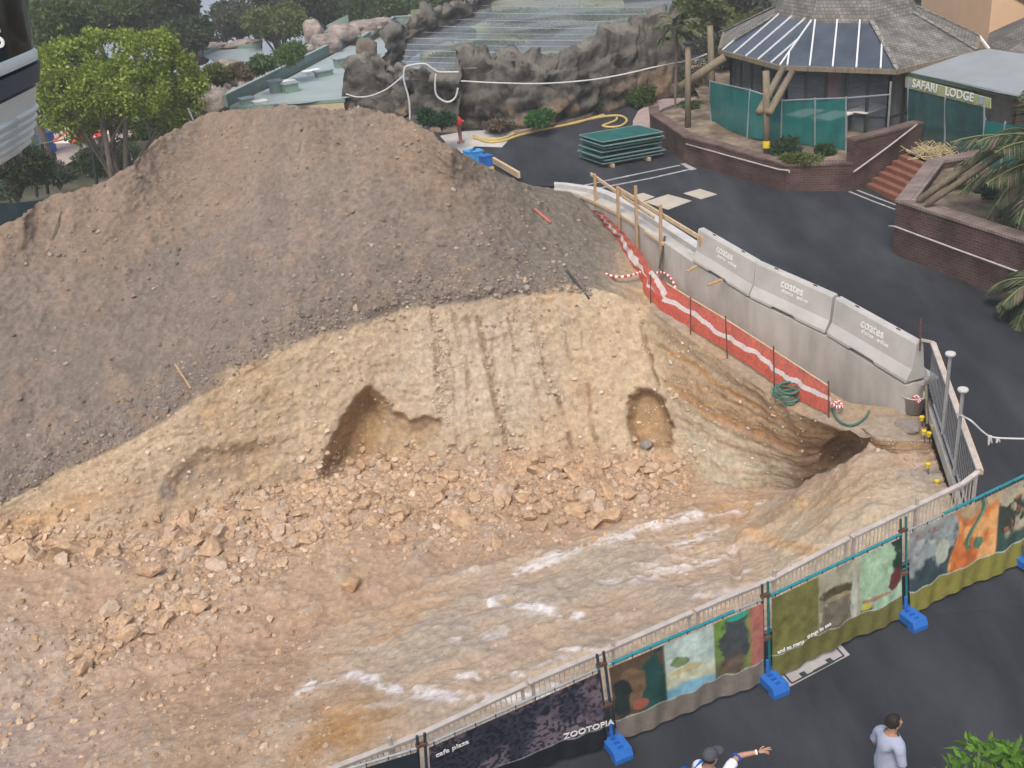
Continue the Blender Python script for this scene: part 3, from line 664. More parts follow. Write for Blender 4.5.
# concrete apron with the hydrant
ap = sheet('concrete_apron', [(440, 136), (462, 131.5), (500, 129.5), (521, 129.5), (513, 136.5), (507, 142), (502, 147.5), (475, 146.5), (466, 153), (455, 153)], .006, mat('apron', (.44, .42, .39), .85, .15, 1.5)); tag(ap, kind='structure')
kb = strip('road_edge', [(514, 134), (540, 130.5), (560, 125), (590, 115.5), (620, 106.5), (650, 100), (690, 95), (712, 93)], .35, .12, mat('earth_kerb', (.24, .19, .15), .9, .3, 3), h=.2); tag(kb, kind='structure')
# curved pavement
CV = [(636, 139), (633, 131), (633, 124), (638, 114), (650, 106), (668, 100), (690, 96), (705, 94)]
CI = [(655, 143), (650, 133), (650, 125), (653, 118), (663, 111.5), (678, 106), (697, 102), (712, 100)]
mb = MB()
for i in range(len(CV)-1):
    q = [Vector(at_road(*p)) for p in (CV[i], CV[i+1], CI[i+1], CI[i])]; mb.prism([v+Vector((0, 0, -.1)) for v in q], [v+Vector((0, 0, .12)) for v in q])
tag(mb.build('pavement', M['pinkpave']), kind='structure')
# access cover by the fence
ac = at_road(780, 678); A = [Vector(at_road(*p))+Vector((0, 0, .006)) for p in [(771, 668), (836, 640), (850, 655), (788, 688)]]
mb = MB(); mb.face(A); cvr = mb.build('access_cover', mat('cover_concrete', (.36, .34, .33), .85, .12, 3)); tag(cvr, 'grey rectangular access cover set in the asphalt under the olive banner', 'access cover')
cA = sum(A, Vector())/4; I = [cA+(p-cA)*.84 for p in A]
mb = MB()
for i in range(4):
    a, b = I[i]+Vector((0, 0, .004)), I[(i+1) % 4]+Vector((0, 0, .004)); mb.bar(a, b, .03, .004)
mb.build('joint', M['darksteel'], cvr)
mb = MB()
for t in (.25, .75): p = I[3].lerp(I[2], t).lerp(I[0].lerp(I[1], t), .12)+Vector((0, 0, .006)); mb.box(p, (.10, .10, .01), .4)
mb.bar(I[3].lerp(I[2], .42)+Vector((0, 0, .007)), I[3].lerp(I[2], .8)+Vector((0, 0, .007)), .05, .006); mb.build('lifting_slot', M['darksteel'], cvr)
# ================================================================ retaining wall
rw_ = empty('retaining_wall', (5, 28, 0), 'long grey concrete retaining wall holding up the road beside the pit, under the barriers', 'retaining wall')
def wallband(lo, hi, d0, d1, m, nm, i0=0, i1=None, zb=None, par=rw_):
    mb = MB(); i1 = len(WT) if i1 is None else i1
    for i in range(i0, i1-1):
        a0, a1, b0, b1 = back(i, d0), back(i, d1), back(i+1, d0), back(i+1, d1)
        q = [a0, b0, b1, a1]
        mb.prism([Vector((p.x, p.y, (WT[j].z+lo) if zb is None else zb)) for p, j in zip(q, (i, i+1, i+1, i))], [Vector((p.x, p.y, WT[j].z+hi)) for p, j in zip(q, (i, i+1, i+1, i))])
    return mb.build(nm, m, par)
wallband(0, 0, 0, .30, M['concrete_wall'], 'wall_face', zb=-1.5)
wallband(0, -.10, .30, .50, M['concrete_wall'], 'gutter', zb=.2)
wallband(0, .07, .50, .80, M['concrete_light'], 'kerb', zb=.2)
mb = MB()
for i in (2, 3, 4): mb.bar(WT[i]+Vector((-.02, -.03, -.05)), WT[i+1]+Vector((-.02, -.03, -.05)), .05, .09)
mb.bar(WT[5].lerp(WT[6], .15)+Vector((-.03, -.03, -.04)), WT[5].lerp(WT[6], .5)+Vector((-.03, -.03, -.04)), .05, .08); mb.build('formwork_batten', M['timber_pale'], rw_)
mb = MB()   # the dark recess under the barrier overhang at the wall's end
e = WT[-1]; tdir = (WT[-1]-WT[-2]).normalized(); nb_ = Vector((-tdir.y, tdir.x, 0)); nb_ = nb_ if nb_.x > 0 else -nb_
mb.prism([Vector((p.x, p.y, -.5)) for p in (e+nb_*.31, e+nb_*.9, e+nb_*.9-tdir*.5, e+nb_*.31-tdir*.5)], [Vector((p.x, p.y, e.z-.02)) for p in (e+nb_*.31, e+nb_*.9, e+nb_*.9-tdir*.5, e+nb_*.31-tdir*.5)]); mb.build('end_block', M['concrete_wall'], rw_)
# ================================================================ concrete barriers
prof = [(-.30, 0), (.30, 0), (.30, .07), (.17, .30), (.10, .88), (.07, .92), (-.07, .92), (-.10, .88), (-.17, .30), (-.30, .07)]
ends = [(at_z(692, 262, 1.66), at_z(748.5, 298, 1.48)), (at_z(749, 298.5, 1.47), at_z(825, 335, 1.32)), (at_z(826, 336, 1.32), at_z(906, 385, 1.18))]
def barrier(a, b, label):
    t = (b-a); Lh = t.length; t.normalize(); n = Vector((-t.y, t.x, 0)).normalized(); n = n if n.x > 0 else -n
    base = a+n*.30+Vector((0, 0, .03)); root = empty('concrete_barrier', base, label, 'concrete barrier', 'concrete barriers along the wall')
    g = .015; mb = MB(); segs_ = [(g, 0), (g+.02, 1), (Lh*.30, 1), (Lh*.33, 2), (Lh*.60, 2), (Lh*.63, 1), (Lh-g-.02, 1), (Lh-g, 0)]
    rings = []
    for s_, k in segs_:
        sc = .96 if k == 0 else 1; r_ = []
        for (o, z) in prof:
            zz = z*sc+(1-sc)*.4
            if k == 2 and z < .01: zz = .06
            if k == 2 and abs(z-.07) < .01: zz = .09
            r_.append(base+t*s_+n*(o*sc)+Vector((0, 0, zz)))
        rings.append(r_)
    m_ = len(prof)
    for r0, r1 in zip(rings, rings[1:]):
        for i in range(m_): j = (i+1) % m_; mb.face([r0[i], r0[j], r1[j], r1[i]])
    mb.face(list(reversed(rings[0]))); mb.face(rings[-1]); mb.build('barrier_body', M['concrete'], root)
    # stencilled lettering on the side facing the pit
    fx = t; up = Vector((0, 0, 1)); sl = (n*(.07)+up*.58).normalized()     # slope of the upper face
    fo = base+n*(-.17)+up*.30
    o1 = fo+t*(Lh*.36)+sl*.30; text_on('lettering', 'coates', .30, o1, t, sl, M['white'], root, .008)
    o2 = fo+t*(Lh*.385)+sl*.17; text_on('lettering', 'shorco', .14, o2, t, sl, M['white'], root, .008); text_on('lettering', 'sydney', .14, o2+t*.52, t, sl, M['white'], root, .008)
    for s_ in (.25, .75): p = base+t*(Lh*s_)+up*.93; MB().bar(p-t*.06, p+t*.06, .025, .03).build('lifting_eye', M['rust'], root)
    return root
for (a, b), lb in zip(ends, ('concrete barrier farthest up the wall, its left end touching the timber hand rail', 'middle one of the three stencilled concrete barriers on the wall', 'concrete barrier at the near end of the wall, beside the grey corner fence')): barrier(a, b, lb)
wd = MB()
def chock(a, b, lb): 
    mb = MB(); mb.bar(a, b, .09, .05); tag(mb.build('timber_offcut', M['timber']), lb, 'timber offcut')
chock(at_z(687, 273, 1.6)+Vector((0, 0, .04)), at_z(697, 266, 1.7), 'brown timber offcut poking out under the left end of the farthest barrier')
chock(at_z(708, 286, 1.6)+Vector((0, 0, .02)), at_z(722, 280, 1.65), 'brown timber offcut poking out under the middle of the farthest barrier')
# ================================================================ timber edge protection
hr = empty('timber_handrail', WT[4], 'timber hand rail of brown posts and pale planks on the upper end of the wall', 'hand rail')
pst = [((596, 208), (594.5, 174), 1.2), ((619, 234), (617.5, 186.5), 1.1), ((637, 249), (635.5, 186), 1.0), ((661, 268), (660.5, 205), .9)]
tops = []
wn = (WT[6]-WT[4]).cross(Vector((0, 0, 1))).normalized()
for i, (b_, t_, zb) in enumerate(pst):
    k = WT[3+i] if i < 3 else WT[5].lerp(WT[6], .45)
    seg = (WT[6]-WT[3]); pl = WT[4]+Vector((-.09, -.04, 0)); nn = seg.cross(Vector((0, 0, 1))).normalized()
    B = at_plane(*b_, pl, nn); T = at_plane(*t_, pl, nn); tops.append(T); mb = MB(); mb.bar(B, T, .09, .09, up=(1, 0, 0)); mb.build('post', M['timber'], hr)
seg = (WT[6]-WT[3]); pl = WT[4]+Vector((0, .03, 0)); nn = seg.cross(Vector((0, 0, 1))).normalized()
for a_, b_, h in (((591, 174), (654, 218), .1), ((617, 188), (703, 239.5), .12)):
    mb = MB(); mb.bar(at_plane(*a_, pl, nn), at_plane(*b_, pl, nn), .05, h); mb.build('plank', M['timber_pale'], hr)
mb = MB(); mb.bar(at_plane(701, 246, pl, nn), at_plane(701, 236, pl, nn), .1, .1, up=(1, 0, 0)); mb.build('post', M['timber'], hr)
mb = MB(); mb.bar(at_z(659.5, 269, .95), at_z(665, 236, 1.85), .09, .05, up=(1, 0, 0)); tag(mb.build('steel_bar', M['darksteel']), 'dark flat bar leaning against the concrete wall beside the last timber post', 'steel bar')
# ================================================================ orange barrier mesh
topl = [(593, 209, 1.75), (603, 213, 1.8), (611, 221, 1.72), (622, 231, 1.6), (633, 243, 1.42), (644, 256, 1.22), (652, 272, .95), (667, 284, .95), (691, 299, .92), (726, 320, .88), (750, 335.5, .85), (774, 351, .83), (800, 368, .85), (829, 387, .9)]
botl = [(594.5, 215, 1.5), (602, 221, 1.45), (607, 230, 1.3), (617, 242, 1.1), (626, 256, .95), (636, 272, .65), (646, 295, .35), (660, 310, .22), (693, 330, .18), (727, 351, .15), (750, 366, .15), (774, 383, .15), (800, 400, .2), (829, 415, .3)]
def fabric_strip(name, top, bot, nu, nv, colf, mats, thick, wav=.03):
    T = [at_z(*p) for p in top]; B = [at_z(*p) for p in bot]; n = len(T)
    V_ = []; 
    for i in range(nu+1):
        s = i/nu*(n-1); k = min(int(s), n-2); f = s-k; a = T[k].lerp(T[k+1], f); b = B[k].lerp(B[k+1], f)
        d = (T[k+1]-T[k]); nn_ = Vector((d.y, -d.x, 0)).normalized()
        for j in range(nv+1):
            v = j/nv; p = a.lerp(b, v)+nn_*(wav*(math.sin(s*5.1+v*3)*.5+math.sin(s*11.3+v*5)*.5)*(.4+v*(1-v)*3)); V_.append(p)
    mb = MB()
    for i in range(nu):
        for j in range(nv):
            q = [V_[i*(nv+1)+j], V_[i*(nv+1)+j+1], V_[(i+1)*(nv+1)+j+1], V_[(i+1)*(nv+1)+j]]; mb.face(q, mi=colf(i/nu, (j+.5)/nv))
    return mb, V_
of = empty('barrier_mesh_fence', at_z(726, 351, .15), 'orange-red barrier mesh with a white centre band strung along the top of the pit', 'barrier mesh')
mb, _ = fabric_strip('mesh', topl, botl, 520, 40, lambda u, v: 1 if (.42-.10*math.exp(-((u-.18)/.1)**2) < v+.05*math.sin(u*34)+.02*math.sin(u*91) < .60+.25*math.exp(-((u-.33)/.06)**2)) and not (.40 < u < .47 and v < .5) else 0, None, 0, .05)
me = mb.mesh(); mesh_o = link('mesh', me, [M['tape_red'], M['tape_white']], of, True)
mb, _ = fabric_strip('fold', [(652, 270, 1.05), (658, 277, .95), (664, 287, .85), (668, 294, .7)], [(646, 276, .8), (652, 286, .7), (656, 297, .5), (660, 304, .35)], 12, 4, lambda u, v: 1 if v < .5 else 0, None, 0); link('fold', mb.mesh(), [M['tape_red'], M['tape_white']], of, True)
mb = MB(); tp = [at_z(x, y, z)+Vector((0, .02, .01)) for x, y, z in topl[7:]]; mb.tube(tp, .02, 6); mb.build('top_cord', M['timber_pale'], of)
for (x, y0, y1) in ((651, 275, 303), (691, 297, 334), (726, 316, 358), (774, 346, 390), (829, 381, 417)):
    p, _n = terr(x, y1); p = p if p is not None else at_z(x, y1, .1); mb = MB(); q = at_plane(x-.5, y0, p, (0, 1, 0)); mb.tube([p+Vector((0, -.02, -.1)), q], .018, 6); mb.build('picket', M['rust'], of)
# red and white tape bits
def cable(name, pts, r, m, label, cat, n=7):
    mb = MB(); mb.tube(pts, r, n); return tag(mb.build(name, m, None, True), label, cat)
def curve(pts, n=8):
    P = [Vector(p) for p in pts]; out = []
    for i in range(len(P)-1):
        a, b, c_, d = P[max(i-1, 0)], P[i], P[i+1], P[min(i+2, len(P)-1)]
        for k in range(n):
            t = k/n; out.append(.5*((2*b)+(c_-a)*t+(2*a-5*b+4*c_-d)*t*t+(3*b-a-3*c_+d)*t**3))
    out.append(P[-1]); return out
def banded(name, pix, z, r, label):
    P = curve([at_z(x, y, z) for x, y in pix], 5); mb = MB()
    for i in range(len(P)-1): mb.tube([P[i], P[i+1]], r, 6, mi=i % 2)
    o = link(name, mb.mesh(), [M['red'], M['white']]); tag(o, label, 'warning tape')
banded('warning_tape', [(601, 271), (606, 274), (618, 277), (632, 275), (640, 272)], .85, .04, 'red and white striped tape lying on the tan bank left of the orange mesh')
banded('warning_tape', [(655, 273), (664, 273), (672, 280), (676, 290)], .75, .04, 'red and white striped tape looped between the orange mesh and the wall')
banded('warning_tape', [(829, 401), (833, 405), (838, 401), (842, 406), (836, 407)], .5, .04, 'small tangle of red and white tape at the near end of the orange mesh')
def tp_(x, y, l=.05):
    p, _ = terr(x, y); return (p if p is not None else at_z(x, y, .2))+Vector((0, 0, l))
hc = []
for k in range(5):
    for a in range(0, 14): hc.append(tp_(786+3*math.sin(k*2)+11*math.cos(a*.45), 399+2*math.cos(k)+6*math.sin(a*.45), .06+k*.05))
cable('green_hose', hc, .028, M['hose_green'], 'coil of dark green hose behind the orange mesh at the foot of the wall', 'hose')
cable('green_hose', curve([tp_(x, y) for x, y in ((832, 411), (838, 421), (848, 427), (858, 425), (866, 419), (869, 413))]), .028, M['hose_green'], 'loose loop of green hose on the tan ground at the near end of the wall', 'hose')
# ================================================================ balustrade above the pit
def rail_pt(px, py): return at_plane(px, py, COR, bn)
tops_px = [(200, 823), (330, 768), (421, 733), (537, 678), (594, 654), (720, 599), (768, 580), (843, 540), (968, 480), (979, 470)]
tpts = [rail_pt(*p) for p in tops_px]
def bal_top(s):   # s = distance left of corner
    ss = [(COR-Vector((t.x, t.y, 0))).length for t in tpts][::-1]; zz = [t.z for t in tpts][::-1]; return float(np.interp(s, ss, zz))
edges = [(13.5, 9.15, 'low grey balustrade length at the lower left edge of the frame, behind the dark banner'), (9.10, 6.15, 'long grey balustrade length behind the black spotted banner'), (6.10, 2.95, 'grey balustrade length behind the banner with the pale blue picture'), (2.9, 0.0, 'grey balustrade length running to the fence corner beside the pit')]
for (s0, s1, lb) in edges:
    b0 = bal_base(s0); root = empty('balustrade', b0, lb, 'balustrade', 'balustrade lengths along the pit')
    P = []; 
    for s in np.linspace(s0, s1, 9): q = bal_base(s); q.z = bal_top(s)-.03; P.append(q)
    mb = MB(); [mb.bar(a, b, .09, .05) for a, b in zip(P, P[1:])]; mb.build('top_rail', M['rail'], root)
    mb = MB(); n_ = int((s0-s1)/.085)
    for k in range(1, n_):
        s = s0+(s1-s0)*k/n_; b = bal_base(s); mb.bar(Vector((b.x, b.y, b.z+.06)), Vector((b.x, b.y, bal_top(s)-.05)), .014, .014, up=(1, 0, 0))
    o = mb.build('bar', M['bars'], root); o['kind'] = 'stuff'
    Q = [bal_base(s)+Vector((0, 0, .08)) for s in np.linspace(s0, s1, 5)]; mb = MB(); [mb.bar(a, b, .04, .04) for a, b in zip(Q, Q[1:])]; mb.build('bottom_rail', M['rail'], root)
    Q = [bal_base(s)-Vector((0, 0, .02)) for s in np.linspace(s0, s1, 5)]; mb = MB(); [mb.bar(a-Vector((0, 0, .1)), b-Vector((0, 0, .1)), .16, .22) for a, b in zip(Q, Q[1:])]; mb.build('plinth', M['concrete_wall'], root)
    for s in (s0-.06, (s0+s1)/2, s1+.06): b = bal_base(s); mb = MB(); mb.bar(b, Vector((b.x, b.y, bal_top(s)+(.14 if s < 12 and abs(s-(s0+s1)/2) < .1 else 0))), .05, .05, up=(1, 0, 0)); mb.build('post', M['rail'], root)
# leg fence at the right of the pit
T0 = Vector(rail_pt(979, 470)); T1 = at_plane(932, 342, LEGEND, (0, 1, 0))
root = empty('balustrade', Vector((COR.x, COR.y, .3)), 'grey corner balustrade running up the right side of the pit to the last barrier', 'balustrade')
mb = MB(); mb.bar(T0, T1, .09, .05); mb.build('top_rail', M['rail'], root)
mb = MB(); mb.bar(T0+Vector((.06, 0, -.06)), T1+Vector((.06, 0, -.06)), .05, .1); mb.build('timber_capping', M['timber_pale'], root)
mb = MB()
for k in range(1, 36):
    p = T0.lerp(T1, k/36); MB().bar(p, Vector((p.x, p.y, p.z-1.12)), .014, .014, up=(1, 0, 0)).build('bar', M['steel'], root)
mb = MB(); mb.bar(T0-Vector((0, 0, 1.1)), T1-Vector((0, 0, 1.1)), .04, .04); mb.build('bottom_rail', M['steel'], root); mb = MB(); mb.bar(T0-Vector((0, 0, 1.42)), T1-Vector((0, 0, 1.42)), .12, .25); mb.build('plinth', M['concrete_wall'], root)
mb = MB(); q = at_plane(920, 339.5, T1, (0, 1, 0)); mb.bar(T1, q, .05, .05); mb.build('return_rail', M['rail'], root)
for a, b, lb in (((943.5, 425), (949, 354), 'capped steel post standing inside the corner balustrade, the one farther from the corner'), ((955, 466), (960, 390), 'capped steel post standing inside the corner balustrade, the one nearer the corner')):
    B = at_plane(a[0], a[1], COR+Vector((-.16, 0, 0)), legd.cross(Vector((0, 0, 1)))); T = Vector((B.x, B.y, at_y(*b, B.y).z)); r_ = empty('steel_post', B, lb, 'steel post', 'capped posts by the corner balustrade'); mb = MB(); mb.tube([B-Vector((0, 0, .2)), T], .035, 10); mb.build('pole', M['steel'], r_); mb = MB(); mb.lathe(T, [(0, .03), (.09, .025), (.1, 0), (.09, -.03), (.03, -.04)], 12); mb.build('cap', M['concrete_light'], r_)
mb = MB(); a = at_road(921, 338); mb = MB(); p = at_plane(921, 338, WT[-1], (0, 1, 0)); q = at_plane(921, 318, WT[-1], (0, 1, 0)); mb.tube([p-Vector((0, 0, .3)), q], .02, 6); tag(mb.build('steel_rod', M['rust']), 'thin rusty rod standing at the near end of the last barrier', 'rod')
# rope with knots to the right
rp = curve([at_plane(957, 414, COR+Vector((0, 1.1, 0)), (0, 1, 0))]+[at_y(x, y, 16.3) for x, y in ((970, 420), (982, 431), (992, 437), (1010, 438.5), (1040, 439))])
rb = empty('barrier_rope', rp[0], 'white rope with hanging knots stretched from the corner fence to the right edge', 'rope')
mb = MB(); mb.tube(rp, .018, 6); mb.build('rope', M['rope'], rb, True)
for x, y, l in ((990, 436, 9), (998, 438, 5)):
    mb = MB(); p = at_y(x, y, 16.3); mb.tube([p, at_y(x-1.5, y+l, 16.28)], [.04, .012], 6); mb.tube([p, at_y(x+2, y+l*.8, 16.3)], [.03, .01], 6); mb.build('knot', M['rope'], rb)
# capped starter bars and bucket
bk = tp_(912, 412, 0); r_ = empty('bucket', bk, 'grey tub standing among yellow capped bars at the end of the wall', 'bucket')
mb = MB(); mb.lathe(bk, [(0, .02), (.2, .02), (.26, .42), (.28, .43), (.28, .45), (.24, .45), (.19, .05), (0, .05)], 20); mb.build('tub', M['concrete'], r_, True)
lbs = ['beside the bucket rim', 'behind the bucket at the fence', 'right below the bucket', 'between the bucket and the fence post', 'below the pair next to the fence post', 'lowest of the group near the bucket', 'alone above the lower fence corner', 'left one of the pair by the corner balustrade', 'right one of the pair by the corner balustrade']
for k, (x, y, m_) in enumerate(((924, 403, 'yellow'), (933, 409, 'red'), (922, 418, 'yellow'), (932, 418, 'yellow'), (934, 427, 'yellow'), (924, 432, 'yellow'), (928, 465, 'yellow'), (934, 477, 'yellow'), (937, 482, 'yellow'), (930, 411, 'yellow'), (936, 424, 'yellow'), (929, 434, 'yellow'))):
    b = tp_(x+1, min(y+9, 484), -.05); t = at_plane(x, y, b, (0, 1, 0)); col_ = 'red' if m_ == 'red' else 'yellow'
    r_ = empty('starter_bar', b, '%s capped bar %s' % (col_, lbs[k]) if k < 9 else 'yellow capped bar in the cluster between the bucket and the corner fence', 'capped bar', 'capped bars beside the bucket'); mb = MB(); mb.tube([b, t], .012, 5); mb.build('bar', M['rust'], r_); mb = MB(); mb.lathe(t, [(0, -.06), (.035, -.06), (.04, 0), (.055, .02), (.05, .045), (0, .055)], 10); mb.build('cap', M[m_], r_)
banded('warning_tape', [(913, 398), (917, 396), (920, 400), (917, 403)], .9, .03, 'scrap of red and white tape hanging over the bucket')
stick('cable_stub', (930, 428), (934, 416), .03, M['timber_old'], 'brown bent cable leaning against the corner balustrade', 'cable', .1, .8)
put(greys[2], 906, 428, 12, 'concrete_lump', 'broken grey concrete lump below the bucket', 'concrete lump', None, .7)
put(sand[6], 934, 446, 10, 'concrete_lump', 'pale concrete lump beside the two steel posts', 'concrete lump', None, .7)
put(sand[5], 872, 445, 5, 'stone', 'small pale stone on the rim of the dark pocket at the end of the pit', 'stone', None)
# ================================================================ temporary fence with banners
jt = [at_z(212, 795, 1.75), at_z(421, 735, 1.72), at_z(600, 653, 1.75), at_z(765, 583, 1.75), at_z(903, 518, 1.75), at_z(1035, 455, 1.9), at_z(1150, 400, 2.0)]
def P_(i, s, h):   # along panel i (joint i -> i+1), s 0..1, height fraction 0..1
    b = JB[i].lerp(JB[i+1], s); t = jt[i].lerp(jt[i+1], s); return b.lerp(t, h)
pl_lab = ['temporary fence panel at the lower left edge of the frame', 'temporary fence panel carrying the black spotted banner', 'temporary fence panel carrying the banner with the pale blue picture', 'temporary fence panel carrying the olive banner with lettering', 'temporary fence panel carrying the orange banner with the green snake', 'temporary fence panel at the far right edge of the frame']
up = Vector((0, 0, 1)); HF = .85
for i in range(6):
    root = empty('temporary_fence_panel', JB[i], pl_lab[i], 'fence panel', 'temporary fence panels along the pit'); pl_ = (JB[i+1]-JB[i]).length; e = .055/pl_
    for s in (e, 1-e):
        mb = MB(); mb.tube([P_(i, s, .02), P_(i, s, 1)], .022, 8); mb.build('post', M['darksteel'] if i in (0, 1, 2) or s > .5 else M['tealdark'], root)
    mb = MB(); mb.tube([P_(i, e, HF), P_(i, 1-e, HF)], .02, 8); mb.build('top_rail', M['steel'], root)
    mb = MB(); mb.tube([P_(i, e, .07), P_(i, 1-e, .07)], .02, 8); mb.build('bottom_rail', M['steel'], root)
    mb = MB(); nw = int(pl_/.075)
    for k in range(1, nw): s = e+(1-2*e)*k/nw; mb.tube([P_(i, s, .07), P_(i, s, HF)], .0022, 3, caps=False)
    for h in (.25, .45, .65): mb.tube([P_(i, e, h), P_(i, 1-e, h)], .0022, 3, caps=False)
    mb.build('wire_mesh', M['steel'], root)
    if i in (2, 3, 4, 1):
        mb = MB(); s0, s1 = ((.02, .98) if i == 3 else (.05, .8) if i == 2 else (.3, 1) if i == 4 else (.97, .985)); mb.tube([P_(i, s0+(s1-s0)*k/8, HF)+up*.004 for k in range(9)], .027, 8); mb.build('teal_sleeve', M['teal'], root)
    for k in range(9): s = .06+.11*k; p = P_(i, s, HF); MB().tube([p-up*.03-fn*.03, p+up*.03-fn*.03], .008, 4).build('cable_tie', M['darksteel'], root)
    if i > 0:
        for h in (.45, .88): p = P_(i, 0, h); MB().box(p, (.16, .06, .05), math.atan2(fd.y, fd.x)).build('clamp', M['rust'], root)
def blk(i, lb):
    b = JB[i]; r_ = empty('weight_block', b, lb, 'fence weight', 'blue plastic fence feet'); a = math.atan2(fd.y, fd.x)+PI/2; ca, sa = math.cos(a), math.sin(a)
    pr = [(-.27, 0), (-.12, 0), (-.12, .05), (.12, .05), (.12, 0), (.27, 0), (.27, .08), (.22, .19), (-.22, .19), (-.27, .08)]; mb = MB(); hw = .15
    def q(u, v, z): return b+Vector((u*ca-v*sa, u*sa+v*ca, z))+Vector((fn.x*-.12, fn.y*-.12, 0))
    m_ = len(pr)
    for k in range(m_): j = (k+1) % m_; mb.face([q(pr[k][0], -hw, pr[k][1]), q(pr[j][0], -hw, pr[j][1]), q(pr[j][0], hw, pr[j][1]), q(pr[k][0], hw, pr[k][1])])
    mb.face([q(x, -hw, z) for x, z in reversed(pr)]); mb.face([q(x, hw, z) for x, z in pr]); o = mb.build('block', M['blue'], r_); bv = o.modifiers.new('b', 'BEVEL'); bv.width = .015; bv.segments = 2
    mb = MB()
    for u in (-.15, -.05, .05, .15): mb.box(q(u, 0, .194), (.05, .09, .012), a)
    mb.build('socket', mat('blue_dark', (.01, .08, .35), .5), r_)
    mb = MB(); mb.tube([q(.1, .0, .16), q(.12, 0, .45)], .028, 8); mb.build('sleeve', M['blue'], r_)
for i, lb in ((1, 'blue plastic fence foot under the lower left fence joint'), (2, 'blue plastic fence foot between the black banner and the pale blue picture'), (3, 'blue plastic fence foot beside the grey access cover'), (4, 'blue plastic fence foot at the joint of the two olive skirted banners'), (5, 'blue plastic fence foot at the right edge of the frame')): blk(i, lb)
